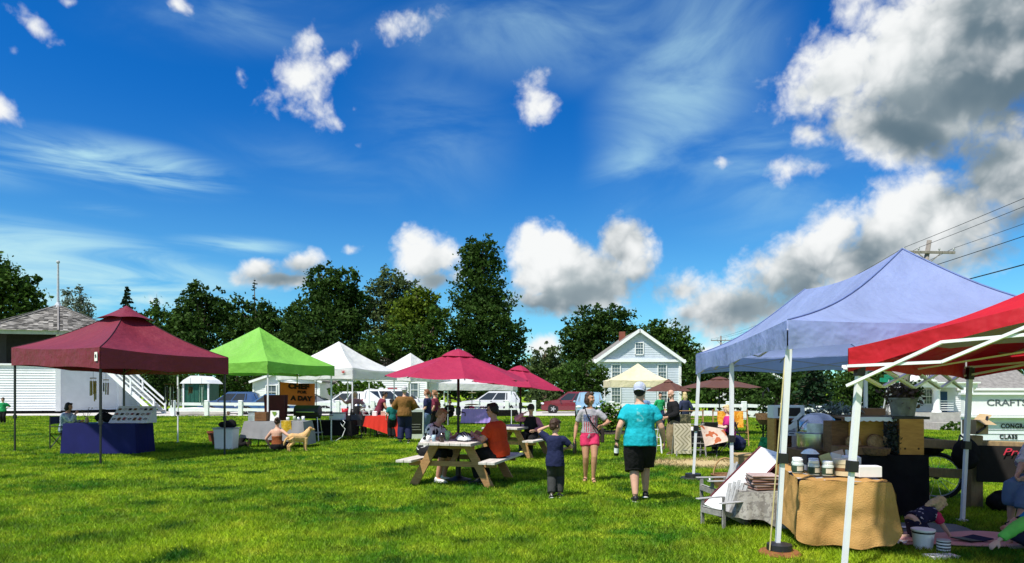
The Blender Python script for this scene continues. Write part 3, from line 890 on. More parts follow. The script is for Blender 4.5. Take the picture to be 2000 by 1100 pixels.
def bandstand():
    c = V3(-38.6, 56.6, 0); Rr = 5.9
    root = thing('bandstand', 'white octagonal bandstand with weathered shingle roof and raised stage', 'bandstand', c)
    to = -c.to_2d().normalized(); a0 = math.atan2(to.y, to.x)
    P = [V3(math.cos(a0 + i * math.pi / 4) * Rr, math.sin(a0 + i * math.pi / 4) * Rr, 0) for i in range(8)]
    zf, ze, za = 3.75, 6.35, 9.0
    w = MB()
    for i in range(8):
        a, b = P[i], P[(i + 1) % 8]
        siding(w, a, b, 0.25, zf, 0.20, lip=.05)
    w.build('wall', M_clap, root)
    t = MB()
    for i in range(8):
        a, b = P[i], P[(i + 1) % 8]
        t.box((a.x * 1.003, a.y * 1.003, zf / 2 + .1), (0.34, 0.34, zf - .2), (0, 0, a0 + i * math.pi / 4))
        t.beam(a * 1.01 + V3(0, 0, zf + .05), b * 1.01 + V3(0, 0, zf + .05), 0.18, 0.14)
    t.build('corner_board', M_trim, root)
    f = MB(); f.lathe([(5.7, 3.6), (5.7, 3.75)], n=8, rot=(0, 0, a0)); f.build('stage_floor', M_greywood, root)
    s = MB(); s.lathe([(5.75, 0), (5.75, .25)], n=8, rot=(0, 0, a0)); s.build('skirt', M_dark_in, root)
    for i in range(8):
        q = MB(); p = P[i] * 0.97
        q.box((p.x, p.y, (zf + ze) / 2), (0.26, 0.26, ze - zf), (0, 0, a0 + i * math.pi / 4)); q.build('post', M_white, root)
    e = MB()
    for i in range(8):
        a, b = P[i] * 1.06, P[(i + 1) % 8] * 1.06
        e.beam(a + V3(0, 0, ze - .05), b + V3(0, 0, ze - .05), 0.16, 0.34)
    e.lathe([(6.2, ze), (6.2, ze + .05)], n=8, rot=(0, 0, a0))
    e.build('eave', mat('grey_green_trim', (.36, .40, .37), .7, .1), root)
    # shingle courses: each butt a separate small face so that the rows read
    r = MB(); rr = random.Random(3); Ro = Rr * 1.12
    for i in range(8):
        a, b = P[i].normalized() * Ro, P[(i + 1) % 8].normalized() * Ro
        n = 22
        for j in range(n):
            t0, t1 = j / n, min(1, (j + 1.5) / n)
            z0 = ze + (za - ze) * t0 + 0.06; z1 = ze + (za - ze) * t1 + 0.01
            A0, B0 = a * (1 - t0), b * (1 - t0); A1, B1 = a * (1 - t1), b * (1 - t1)
            m = max(1, int((B0 - A0).length / 0.34))
            for q in range(m):
                u0, u1 = q / m, (q + 1) / m
                dz = rr.uniform(-.015, .035)
                r.add([A0.lerp(B0, u0) + V3(0, 0, z0 + dz), A0.lerp(B0, u1) + V3(0, 0, z0 + dz), A1.lerp(B1, u1) + V3(0, 0, z1), A1.lerp(B1, u0) + V3(0, 0, z1)], [(0, 1, 2, 3)])
    ro = stuff(r.build('shingle_roof', M_shingle, root))
    h = MB()
    for i in range(8):
        a = P[i].normalized() * Ro
        h.beam(a + V3(0, 0, ze + .1), a * 0.02 + V3(0, 0, za + .06), 0.12, 0.05)
    h.build('hip_cap', M_roofgrey, root)
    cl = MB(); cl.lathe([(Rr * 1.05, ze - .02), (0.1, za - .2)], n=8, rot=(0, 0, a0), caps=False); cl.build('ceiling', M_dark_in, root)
    bk = MB(); bk.lathe([(Rr * .8, zf), (Rr * .8, ze)], n=8, rot=(0, 0, a0), caps=False); bk.build('shade_sheet', M_dark_in, root)  # near-black sheet standing in for the shade inside the open stage
    pt = MB(); pt.tube([(0, 0, za - .1), (0, 0, za + 3.7)], [.11, .07], 8); pt.ell((0, 0, za + 3.75), .14); pt.lathe([(.35, za - .12), (.1, za + .35)], n=8); pt.build('flagpole', mat('pole_grey', (.42, .44, .48), .5), root)
    # stair up to the stage
    st = thing('stage_stairs', 'white wooden stairs with sloping handrails up to the bandstand', 'stairs', (-29.9, 51.0, 0))
    n = 12; L = 3.5; H = 3.3
    for i in range(n):
        tr = MB(); x = -0.6 + L * (1 - (i + .5) / n); tr.box((x, 0, H * (i + 1) / n), (L / n + .06, 1.5, .06)); tr.build('tread', M_greywood, st)
    for s in (-1, 1):
        g = MB(); g.beam((L - .6, s * .78, 0.05), (-.6, s * .78, H - .05), .06, .3); g.build('stringer', M_white, st)
        g = MB(); g.beam((L - .6, s * .82, 1.05), (-.7, s * .82, H + 1.0), .07, .13); g.build('handrail', M_white, st)
        g = MB(); g.beam((L - .6, s * .82, .62), (-.7, s * .82, H + .52), .05, .09); g.build('midrail', M_white, st)
        for q in (0, .5, 1):
            g = MB(); x = L - .6 - q * L; z = H * q; g.box((x, s * .82, z + .5), (.11, .11, 1.15)); g.build('newel', M_white, st)


bandstand()


def simple_house(name, label, cx, y, w, dep, ze, za, axis='y', roof=None, wall=None, cat='house', rz=0, wins=(), door=None, porch=False):
    root = thing(name, label, cat, (cx, y, tz(cx, y)), rz)
    b = MB(); hw = w / 2
    siding(b, (-hw, 0), (hw, 0), 0, ze, 0.2)
    siding(b, (-hw, dep), (-hw, 0), 0, ze, 0.2); siding(b, (hw, 0), (hw, dep), 0, ze, 0.2)
    b.box((0, dep / 2 + .05, ze / 2), (w - .1, dep - .1, ze))
    if axis == 'y':
        siding(b, (-hw, 0), (hw, 0), ze, za - .02, 0.2, half=lambda z: max(0, 1 - (z - ze) / (za - ze)))
    else:
        for s in (-1, 1): b.prism([(s * hw, 0.1, ze), (s * hw, dep - .1, ze), (s * hw, dep / 2, za - .1)], (-s * .1, 0, 0))
    b.build('wall', wall or M_clap, root)
    r = MB(); gable_roof(r, -hw, hw, 0, dep, ze, za, 0.3, .14, axis); r.build('roof', roof or M_roofgrey, root)
    t = MB()
    if axis == 'y':
        for s in (-1, 1): t.beam((s * (hw + .28), -.33, ze - .28 * (za - ze) / hw), (0, -.33, za), .08, .2)
    else:
        t.box((0, -.28, ze - .05), (w + .5, .08, .2))
    for s in (-1, 1): t.box((s * (hw - .04), -.05, ze / 2), (.16, .08, ze))
    t.build('trim', M_trim, root)
    for (x, z, ww, hh) in wins: window(root, (x, -.03, z), ww, hh, cols=2, rows=2)
    if door:
        d = MB(); d.box((door[0], -.05, door[2] / 2), (door[1], .08, door[2])); d.build('door', door[3], root)
    if porch:
        p = MB(); p.box((0, -1.1, ze - .1), (w * .9, 2.2, .16)); pr = p.build('porch_roof', M_roofgrey, root)
        for s in (-1, -.35, .35, 1):
            c = MB(); c.box((s * w * .42, -2.0, ze / 2 - .1), (.16, .16, ze - .2)); c.build('porch_post', M_white, root)
    return root


simple_house('bungalow', 'white bungalow with a gabled porch seen under the green canopy', -21.0, 62, 6.2, 8, 2.7, 3.75, 'y', wins=[(-1.4, 1.7, .9, 1.2), (1.2, 1.7, .8, 1.2)], door=(0, .9, 2.05, M_greenpaint), porch=False)
simple_house('bungalow', 'low grey-roofed white cottage behind the orange banner', -17.0, 66, 5.4, 7, 2.4, 3.5, 'x', wins=[(-1.2, 1.6, .9, 1.0), (1.3, 1.6, .9, 1.0)])
simple_house('grey_house', 'grey gabled house mostly hidden among the dark trees', -28.0, 87, 5.5, 8, 5.2, 8.7, 'y', wall=mat('grey_siding', (.34, .36, .37), .7, .1), wins=[(0, 6.4, .8, 1.1)])
simple_house('grey_roofed_house', 'white house with a grey roof behind the two white canopies', -12.4, 64, 8.4, 9, 3.55, 4.9, 'x', wins=[(-2.4, 1.9, .9, 1.3), (2.9, 1.9, .9, 1.3)], door=(.9, .9, 2.1, M_redpaint))
simple_house('far_house', 'pale house glimpsed through the trees under the blue canopy', 31.0, 82, 7, 8, 4.4, 6.2, 'y', wins=[(-1.6, 2.0, .9, 1.4), (1.6, 2.0, .9, 1.4)])


def green_shed():
    D = 54.0; k = D / FPX; cx = (383 - CX) * k
    root = thing('green_shed', 'dark green shed with a white gable beyond the white fence', 'shed', (cx, D, 0)); root.scale = (.84, 1, .97)
    w = MB(); w.box((0, 1, 1.3), (2.3, 2, 2.4))
    for i in range(6): w.box((-1 + i * .4, -.01, 1.3), (.04, .03, 2.3))
    w.build('wall', M_greenpaint, root)
    r = MB(); r.prism([(-1.45, -.25, 2.45), (1.45, -.25, 2.45), (1.1, -.25, 2.75), (.4, -.25, 3.1), (-.4, -.25, 3.1), (-1.1, -.25, 2.75)], (0, 2.5, 0)); r.build('roof', M_white, root)
    for s in (-1, 1): t = MB(); t.box((s * 1.2, -.03, 1.25), (.14, .1, 2.4)); t.build('corner_board', M_white, root)


green_shed()


def porch_house():
    """white civic house on the right, behind the letter board"""
    D = 58.0; k = D / FPX
    X = lambda x: (x - CX) * k
    zb = tz(X(1850), D)
    Z = lambda y: EYE + (HY - y) * k - zb
    root = thing('porch_house', 'white house with columned porch and blue door behind the letter board', 'house', (X(1850), D, zb))
    ox = X(1850); L = lambda x: X(x) - ox
    zf = Z(806); ze = Z(757); zr = Z(722)
    b = MB(); b.box(((L(1770) + L(1905)) / 2, 2.2, zf / 2), (L(1905) - L(1770), 5.0, zf)); b.build('foundation', M_stone, root)
    w = MB(); siding(w, (L(1770), 2.6), (L(1905), 2.6), zf, ze + .6, .18); w.box(((L(1770) + L(1905)) / 2, 5.2, (zf + ze) / 2), (L(1905) - L(1770) - .1, 5.0, ze - zf)); w.build('wall', M_clap, root)
    e = MB(); e.box(((L(1775) + L(1905)) / 2, 0.9, ze + .18), (L(1905) - L(1775), 2.4, .36)); e.box(((L(1775) + L(1905)) / 2, 0.8, ze + .42), (L(1905) - L(1775) + .2, 2.7, .12)); e.build('entablature', M_trim, root)
    r = MB(); r.add([(L(1770), -.5, ze + .5), (L(1907), -.5, ze + .5), (L(1880), 5, zr + .9), (L(1770), 5, zr + .9)], [(0, 1, 2, 3)]); r.add([(L(1907), -.5, ze + .5), (L(1907), 8, ze + .5), (L(1880), 5, zr + .9)], [(0, 1, 2)]); r.build('roof', M_roofgrey, root)
    # portico gable with curved lettering
    g = MB(); gx0, gx1 = L(1772), L(1822); g.prism([(gx0, -.75, ze + .5), (gx1, -.75, ze + .5), ((gx0 + gx1) / 2, -.75, Z(729))], (0, 1.6, 0)); go = g.build('portico_gable', M_trim, root)
    # arc of letters too small to read: dark strokes following the curve, as in the photograph
    lt = MB(); cxg = (gx0 + gx1) / 2 + .15
    for i in range(9):
        a = R(150 - i * 15); lt.box((cxg + math.cos(a) * .62, -.77, ze + .62 + math.sin(a) * .42), (.08, .02, .17), (0, -(a - math.pi / 2), 0))
    lt.box((cxg, -.77, ze + .72), (.22, .02, .12)); lt.build('lettering', M_black, go)
    for x in (1780, 1832, 1898):
        c = MB(); c.lathe([(.40, zf), (.40, zf + .1), (.30, zf + .18), (.27, ze - .3), (.30, ze - .22), (.44, ze - .08), (.44, ze)], (L(x), 0.2, 0), 16); c.build('column', M_white, root, smooth=False)
    for j in range(5):
        q = MB(); q.box(((L(1838) + L(1866)) / 2, .25, zf + .22 + j * .2), (L(1866) - L(1838), .06, .07)); q.build('railing_bar', M_trim, root)
    d = MB(); d.box((L(1875), 2.5, (zf + Z(765)) / 2), (L(1886) - L(1864), .12, Z(765) - zf)); dd = d.build('door', M_bluepaint, root)
    h = MB(); h.ell((L(1884), 2.4, zf + 1.0), .06); h.build('handle', M_steel, dd)
    window(root, (L(1848), 2.57, (zf + ze) / 2 + .3), .7, 1.3)
    s = MB(); s.box(((L(1800) + L(1905)) / 2, -1.2, zf * .25), (L(1905) - L(1800), 1.6, zf * .5)); s.build('step', M_concrete, root)
    # main block with gable behind
    m = MB(); mx0, mx1 = L(1880), L(2090); siding(m, (mx0, 4), (mx1, 4), 0, Z(757), .18); m.box(((mx0 + mx1) / 2, 8, Z(757) / 2), (mx1 - mx0 - .1, 7.9, Z(757))); m.build('main_block', M_clap, root)
    r2 = MB(); gable_roof(r2, L(1915), mx1, 4, 12, Z(757), Z(700), .3, .16, 'x'); r2.build('main_roof', M_roofgrey, root)
    g2 = MB(); g2.prism([(L(1868), 3.9, Z(735)), (L(1925), 3.9, Z(757)), (L(1915), 3.9, Z(757) - 1), (L(1868), 3.9, Z(757) - 1)], (0, .2, 0)); g2.prism([(L(1860), 3.85, Z(722)), (L(1920), 3.85, Z(750)), (L(1920), 3.85, Z(757)), (L(1860), 3.85, Z(757))], (0, .2, 0)); g2.box(((L(1925) + mx1) / 2, 3.75, Z(760)), (mx1 - L(1925), .3, .22)); g2.build('gable_trim', M_trim, root)


porch_house()


# ------------------------------------------------------------------ white board fence, stump logs, poles
def board_fence(label, x0, x1, D, posts):
    k = D / FPX
    c = V3((x0 - CX) * k, D, 0)
    root = thing('board_fence', label, 'fence', c)
    first = None
    for x in posts:
        mb = MB() ; X = (x - CX) * k - c.x
        if first is None:
            mb.box((0, 0, .53), (.27, .24, 1.06)); mb.box((0, 0, 1.075), (.30, .27, .05), top=.8); first = mb.build('post', M_white, root, bevel=.01); first.location = (X, 0, tz(X + c.x, D))
        else:
            copy_part(first, root, (X, 0, tz(X + c.x, D)))
    ps = sorted([x0] + list(posts) + [x1])
    for a, b in zip(ps[:-1], ps[1:]):
        if b - a < 4: continue
        for z in (.86, .46):
            X0, X1 = (a - CX) * k - c.x, (b - CX) * k - c.x
            mb = MB(); mb.beam((X0, -.02 + .03 * (z > .6), z + tz(X0 + c.x, D)), (X1, -.02 + .03 * (z > .6), z - .03 + tz(X1 + c.x, D)), .06, .20); mb.build('rail', M_white, root)
    return root


board_fence('long white board fence with thick posts in front of the parked cars', 330, 1043, 46.0, [338, 404, 470, 536, 602, 660, 728, 796, 864, 932, 990, 1043])
board_fence('white board fence behind the stalls with the rugs', 1188, 1660, 40.0, [1195, 1262, 1340, 1423, 1453, 1530, 1600])


def log_pile():
    c = G(398, 812)
    m = mat('white_birch_bark', (.60, .58, .53), .85, .15, 2.0)
    for i, (dx, dz, r, ln) in enumerate([(0, .27, .28, 3.4), (.3, .24, .25, 2.6)]):
        t = thing('log', ('long white fallen log lying at the foot of the fence' if i == 0 else 'shorter pale log lying behind the long one by the fence'), 'log', (c.x + dx, c.y + i * .55, 0), 4 - 6 * i)
        mb = MB(); mb.tube([(-ln / 2, 0, dz), (-ln * .2, .05, dz + .03), (ln * .3, 0, dz), (ln / 2, -.05, dz - .02)], [r, r * 1.05, r * .95, r * .8], 12); mb.build('trunk', m, t, smooth=False)
        for s in (-1, 1):
            mb = MB(); mb.lathe([(r * (.98 if s < 0 else .79), 0), (r * .6, .01)], (s * (ln / 2 + .004), 0 if s < 0 else -.05, dz if s < 0 else dz - .02), 12, rot=(0, s * math.pi / 2, 0)); mb.build('cut_end', M_pine, t)


log_pile()


def power_pole(label, foot, top, arm, armdir, group):
    root = thing('power_pole', label, 'power pole', foot, 0, group)
    f = Vector(foot); t = Vector(top) - f
    mb = MB(); mb.tube([(0, 0, -.3), tuple(t)], [.19, .13], 10); mb.build('pole', M_polewood, root, smooth=True)
    ad = Vector(armdir).normalized()
    a = t * (1 - .75 / t.length)
    mb = MB(); mb.beam(a - ad * arm / 2 + V3(0, -.16, 0), a + ad * arm / 2 + V3(0, -.16, 0), .12, .14); c = mb.build('crossarm', M_polewood, root)
    mb = MB()
    for s in (-1, 1): mb.beam(a + ad * s * .65 + V3(0, -.2, -.05), a + V3(0, -.2, -.65), .03, .05)
    mb.build('brace', M_polewood, root)
    pins = []
    first = None
    for s in (-.48, -.2, .2, .48):
        p = a + ad * (s * arm) + V3(0, -.16, .07)
        if first is None:
            mb = MB(); mb.lathe([(.03, 0), (.03, .08), (.07, .1), (.05, .2), (.02, .22)], n=8); first = mb.build('insulator', M_grey, c); first.location = p
        else: copy_part(first, c, p)
        pins.append(f + p + V3(0, 0, .2))
    return root, pins


f1 = V3((1752 - CX) * 40 / FPX, 40, tz(23, 40)); t1 = A(1815, 470, 40)
_, pin1 = power_pole('tall leaning power pole with crossarm behind the blue canopy', f1, t1, 2.9, (1, -.12, -.04), 'power poles')
mb = MB(); mb.lathe([(.22, -.4), (.24, -.3), (.24, .4), (.2, .45)], t1 - f1 + V3(.35, -.1, -3.2), 12)
f2 = V3((1408 - CX) * 106 / FPX, 106, tz(33, 106)); t2 = A(1408, 656, 106)
_, pin2 = power_pole('distant power pole with crossarm above the small tree', f2, t2, 3.2, (1, -.12, 0), 'power poles')


def wire(p, q, sag, r, label):
    p = Vector(p); q = Vector(q); n = 24
    pts = [p.lerp(q, i / n) - V3(0, 0, sag * 4 * (i / n) * (1 - i / n)) for i in range(n + 1)]
    mb = MB(); mb.tube(pts, r, 5)
    o = mb.build('power_line', M_cable, org=tuple(p), smooth=True)
    tag(o, label, 'cable', 'overhead cables')


for i in (0, 1, 3):
    nxt = pin1[i] + V3(-8.4, -66, .4)
    wire(pin1[i], nxt, .7, .014, ['lowest of the thin top cables running off the crossarm overhead', 'middle thin cable running off the crossarm overhead', '', 'outermost thin cable running off the end of the crossarm'][i])
    wire(pin1[i], pin2[i], .9, .014, ['thin cable from the near crossarm to the distant pole, first', 'thin cable from the near crossarm to the distant pole, middle', '', 'thin cable from the near crossarm to the distant pole, outer'][i])
for dz, r, lb in ((1.6, .02, 'thick black cable below the crossarm of the near pole'), (2.9, .03, 'lowest thick black cable passing behind the blue canopy')):
    s = f1 + (t1 - f1) * (1 - dz / 11.0)
    wire(s, s + V3(-8.4, -66, 0), .5, r, lb)


def street_sign():
    D = 30.0; f = A(1718, 812, D); f.z = tz(f.x, D); t = A(1736, 742, D) - f
    root = thing('street_sign', 'green street name sign on a thin leaning post', 'street sign', f)
    mb = MB(); mb.tube([(0, 0, 0), tuple(t)], .03, 8); mb.build('post', M_grey, root)
    mb = MB(); mb.box((t.x + .02, t.y, t.z - .02), (.85, .02, .19), (0, R(3), 0)); mb.build('name_plate', mat('sign_green', (.01, .22, .13), .4), root)
    mb = MB(); mb.box((t.x, t.y + .03, t.z + .16), (.02, .7, .17)); mb.build('cross_plate', _mats['sign_green'], root)


street_sign()


# ------------------------------------------------------------------ letter board by the road
def letter_board():
    D = 16.0; k = D / FPX
    p = A(1880, 900, D)
    root = thing('letter_board', 'white letter board sign congratulating a class, beside the road', 'sign', (p.x, D, 0), -6)
    Z = lambda y: EYE + (HY - y) * k
    s = MB()
    for x in (0.10, 3.0): s.box((x, 0, .86), (.20, .16, 1.75))
    s.build('post', M_trim, root, bevel=.01)
    h = MB(); h.box((1.55, -.03, Z(791)), (2.9, .14, Z(770) - Z(813) - .06)); h.build('header_board', M_trim, root)
    c = MB(); c.box((1.55, -.05, Z(769)), (3.2, .26, .05)); c.box((1.55, -.06, Z(813)), (3.15, .24, .045)); c.build('moulding', M_trim, root)
    bd = MB(); bd.box((1.55, .0, (Z(816) + Z(884)) / 2), (2.72, .08, Z(816) - Z(884))); board = bd.build('letter_panel', mat('sign_panel', (.66, .72, .73), .35, .04), root)
    for y in (826, 839, 847, 859, 868, 876):
        t = MB(); t.box((1.55, -.045, Z(y)), (2.6, .012, .012)); t.build('letter_track', M_grey, board)
    ink = mat('black_letter', (.015, .016, .018), .5)
    gi = mat('grey_letter', (.10, .12, .13), .5)
    x90 = (R(90), 0, 0)
    text_mesh('lettering', 'CRAFTSBURY', .205, gi, root, (.48, -.105, Z(787)), x90, .003, .004, align='LEFT', sx=1.25)
    text_mesh('lettering', 'GENERAL', .05, gi, root, (1.35, -.105, Z(804)), x90, .003, .0, align='LEFT', sx=1.2)
    text_mesh('lettering', 'CONGRATS', .15, ink, root, (.83, -.055, Z(832)), x90, .003, .005, align='LEFT', sx=.82, space=1.15)
    text_mesh('lettering', 'CLASS', .15, ink, root, (.80, -.055, Z(852.5)), x90, .003, .005, align='LEFT', sx=.86, space=1.15)
    text_mesh('lettering', 'OF', .15, ink, root, (1.42, -.055, Z(853.5)), x90, .003, .005, align='LEFT', sx=.86, space=1.15)


letter_board()

# ------------------------------------------------------------------ parked cars
def car(label, loc, rz, paint, L=4.5, W=1.8, H=1.62, kind='suv', cat='car', name='parked_car'):
    """front towards +x"""
    root = thing(name, label, cat, loc, rz, 'cars parked beyond the white fence')
    h = L / 2; wb = L * 0.30
    belt = H * 0.60; gc = 0.22
    if kind == 'suv': top = [(-h, .75), (-h + .05, belt), (-h + .35, H - .12), (-h + .75, H), (h * .05, H), (h * .42, belt + .04), (h * .85, belt - .10), (h - .04, belt - .28), (h, .55)]
    elif kind == 'sedan': top = [(-h, .65), (-h + .04, belt + .02), (-h * .62, belt + .08), (-h * .28, H - .02), (h * .02, H), (h * .42, belt + .03), (h * .85, belt - .10), (h - .04, belt - .26), (h, .5)]
    elif kind == 'van': top = [(-h, .8), (-h + .03, belt), (-h + .16, H - .1), (-h + .4, H), (h * .30, H), (h * .62, belt + .12), (h * .90, belt - .04), (h - .04, belt - .3), (h, .55)]
    else: top = [(-h, .70), (-h + .04, belt), (-h + .45, H - .05), (-h + .8, H), (0, H), (h * .40, belt + .03), (h * .85, belt - .10), (h - .04, belt - .26), (h, .5)]
    hw = W / 2
    xs = []
    for i in range(len(top) - 1):
        for q in range(3): xs.append(top[i][0] + (top[i + 1][0] - top[i][0]) * q / 3)
    xs.append(top[-1][0])
    def zt(x):
        for (a, za), (b, zb) in zip(top[:-1], top[1:]):
            if a <= x <= b: return za + (zb - za) * (x - a) / max(1e-6, b - a)
        return top[-1][1]
    def bw(x): return hw * (1 - 0.16 * max(0, abs(x) / h - .7) / .3)
    def side(x, z):
        w = bw(x)
        return w - max(0, z - belt) * 0.30 - max(0, .5 - z) * .12
    body = MB(); rows = []
    vs = []; m = 9
    for x in xs:
        t = max(zt(x), gc + .12)
        zs = [gc, gc + (min(t, belt) - gc) * .45, min(t, belt), t]
        ring = [(x, -side(x, z), z) for z in zs] + [(x, -side(x, t) * .6, t + .025), (x, side(x, t) * .6, t + .025)] + [(x, side(x, z), z) for z in reversed(zs)]
        vs.append(ring)
    n = len(vs[0]); V = [p for r_ in vs for p in r_]; Fs = []
    for i in range(len(xs) - 1):
        for j in range(n):
            j2 = (j + 1) % n
            Fs.append((i * n + j, i * n + j2, (i + 1) * n + j2, (i + 1) * n + j))
    Fs.append(tuple(range(n))); Fs.append(tuple(reversed(range((len(xs) - 1) * n, len(xs) * n))))
    body.add(V, Fs); bd = body.build('body', paint, root, smooth=True)
    e = bd.modifiers.new('edge', 'EDGE_SPLIT'); e.split_angle = R(38)
    # side glass and screens
    gl = []
    roof = [p for p in top if p[1] > belt + .06]
    xr0, xr1 = min(p[0] for p in roof), max(p[0] for p in roof)
    zb = belt + .03
    def xat(z, front):
        r = sorted(top)
        best = None
        for (a, za), (b, zb_) in zip(r[:-1], r[1:]):
            if (za - z) * (zb_ - z) <= 0 and abs(za - zb_) > 1e-6:
                x = a + (b - a) * (z - za) / (zb_ - za)
                if best is None or (front and x > best) or (not front and x < best): best = x
        return best
    zh = H - .12
    xf0, xf1 = xat(zb, True), xat(zh, True); xb0, xb1 = xat(zb, False), xat(zh, False)
    xf0 -= .10; xf1 -= .06; xb0 += .12; xb1 += .10
    cuts = [0, .36, .68, 1] if kind in ('suv', 'van', 'wagon') else [0, .5, 1]
    for s in (-1, 1):
        for a, b in zip(cuts[:-1], cuts[1:]):
            P = []
            for (u, z, lo) in ((a + .015, zb, 1), (b - .015, zb, 1), (b - .015, zh, 0), (a + .015, zh, 0)):
                x = (xf0 + (xb0 - xf0) * u) if lo else (xf1 + (xb1 - xf1) * u)
                P.append(V3(x, s * (side(x, z) + .006), z))
            g = MB(); g.prism(P, (0, -s * .03, 0)); g.build('side_window', M_glassdark, root)
    for front in (True, False):
        x0, x1 = xat(zb + .02, front), xat(H - .05, front)
        if x0 is None or x1 is None: continue
        d = 1 if front else -1
        up = V3(x1 - x0, 0, H - .07 - zb); nrm = V3(up.z * d, 0, -up.x * d).normalized() * .016
        P = [V3(x0, -side(x0, zb) + .10, zb + .02), V3(x0, side(x0, zb) - .10, zb + .02), V3(x1, side(x1, H - .1) - .10, H - .06), V3(x1, -side(x1, H - .1) + .10, H - .06)]
        g = MB(); g.prism([p + nrm for p in P], -nrm * .5); g.build('windscreen' if front else 'rear_window', M_glassdark if not front else mat('screen_glass', (.16, .20, .23), .05, .2, spec=.8), root)
    wr = .34 if kind != 'sedan' else .32
    fw = None
    for sx in (wb, -wb):
        for s in (-1, 1):
            a = MB(); a.lathe([(wr + .07, -.01), (wr + .07, .02)], (sx, s * (hw - .012), wr + .01), 20, rot=(R(90), 0, 0)); a.build('wheel_arch', M_black, root)
            if fw is None:
                t = MB(); t.lathe([(wr * .62, -.11), (wr * .93, -.11), (wr, -.07), (wr, .07), (wr * .93, .11), (wr * .62, .11)], n=20, rot=(R(90), 0, 0)); fw = t.build('tyre', M_rubber, root, smooth=False)
                r = MB(); r.lathe([(wr * .64, -.09), (wr * .6, -.105), (wr * .56, -.06), (.03, -.075)], n=20, rot=(R(-90), 0, 0), caps=False)
                for q in range(5):
                    an = q * 2 * math.pi / 5; r.beam((0, -.10, 0), (math.cos(an) * wr * .6, -.10, math.sin(an) * wr * .6), .08, .03, (0, 1, 0))
                r.lathe([(wr * .6, 0), (wr * .6, .02)], (0, -.05, 0), 20, rot=(R(90), 0, 0))
                rim = r.build('rim', mat('alloy', (.55, .56, .57), .35, .1, metal=.7), fw)
                fw.location = (sx, s * (hw - .09), wr); fw.rotation_euler = (0, 0, 0 if s < 0 else math.pi)
            else:
                c = copy_part(fw, root, (sx, s * (hw - .09), wr), (0, 0, 0 if s < 0 else math.pi)); copy_part(rim, c)
    for s in (-1, 1):
        g = MB(); g.ell((h - .12, s * hw * .72, belt - .26), (.13, .2, .09)); g.build('headlight', mat('lamp_clear', (.7, .72, .74), .15, .05, spec=.8), root, smooth=True)
        g = MB(); g.box((-h + .03, s * hw * .78, belt - .12), (.1, .16, .30)); g.build('tail_light', mat('lamp_red', (.35, .01, .012), .25, .1), root)
        g = MB(); g.ell((xf0 - .1, s * (hw + .08), belt + .06), (.06, .10, .07)); g.build('wing_mirror', paint, root, smooth=True)
        for q in (.36, .68) if kind != 'sedan' else (.5,):
            x = xf0 + (xb0 - xf0) * q; g = MB(); g.box((x + .1, s * (hw + .004), belt - .08), (.16, .02, .035)); g.build('door_handle', M_black, root)
    g = MB(); g.box((h - .01, 0, .42), (.07, W * .82, .20)); g.build('bumper', M_black, root, bevel=.02)
    g = MB(); g.box((-h + .01, 0, .45), (.07, W * .84, .22)); g.build('bumper', M_black, root, bevel=.02)
    g = MB(); g.box((h + .005, 0, belt - .32), (.04, W * .44, .13)); g.build('grille', M_black, root)
    g = MB(); g.box((-h - .005, 0, .70), (.03, .34, .15)); g.build('number_plate', M_white, root)
    return root


def paint(name, c): return mat('paint_' + name, c, .28, .05, 1.0, spec=.6, coat=.6)


def pk(x, D): return V3((x - CX) * D / FPX, D, 0.022)


car('steel-blue hatchback parked behind the fence beside the green shed', pk(452, 51), 192, paint('blue', (.035, .085, .20)), 4.5, 1.8, 1.66, 'suv')
car('bright blue saloon parked behind the fence next to the blue hatchback', pk(520, 50), 200, paint('bright_blue', (.04, .13, .30)), 4.4, 1.78, 1.5, 'sedan')
car('dark grey saloon parked behind the orange banner', pk(600, 52), 190, paint('grey', (.14, .15, .16)), 4.5, 1.8, 1.5, 'sedan')
car('white wagon parked behind the woman with raised arms', pk(672, 52), 188, paint('white', (.68, .69, .70)), 4.5, 1.8, 1.68, 'wagon')
car('white minivan parked behind the man in the brown jacket', pk(772, 51), 8, paint('white', (.68, .69, .70)), 4.9, 1.9, 1.85, 'van')
car('silver-white estate car parked behind the purple cloth table', pk(956, 52), 180, paint('silver', (.55, .56, .57)), 4.9, 1.82, 1.72, 'wagon')
car('dark red sports utility car parked by the pale shrub', pk(1112, 53), 180, paint('dark_red', (.16, .012, .022)), 4.5, 1.82, 1.68, 'suv')
car('light blue car with a big rear window parked behind the woman in pink shorts', pk(1152, 43.5), 262, paint('light_blue', (.20, .33, .42)), 4.4, 1.75, 1.62, 'wagon')

# ------------------------------------------------------------------ pop-up canopies and umbrellas
def fabric(name, c, trans=.25, **k):
    return mat('canopy_' + name, c, .58, .10, 1.6, trans=trans, spec=.35, bump=.8, bscale=3.2, bdist=.07, **k)


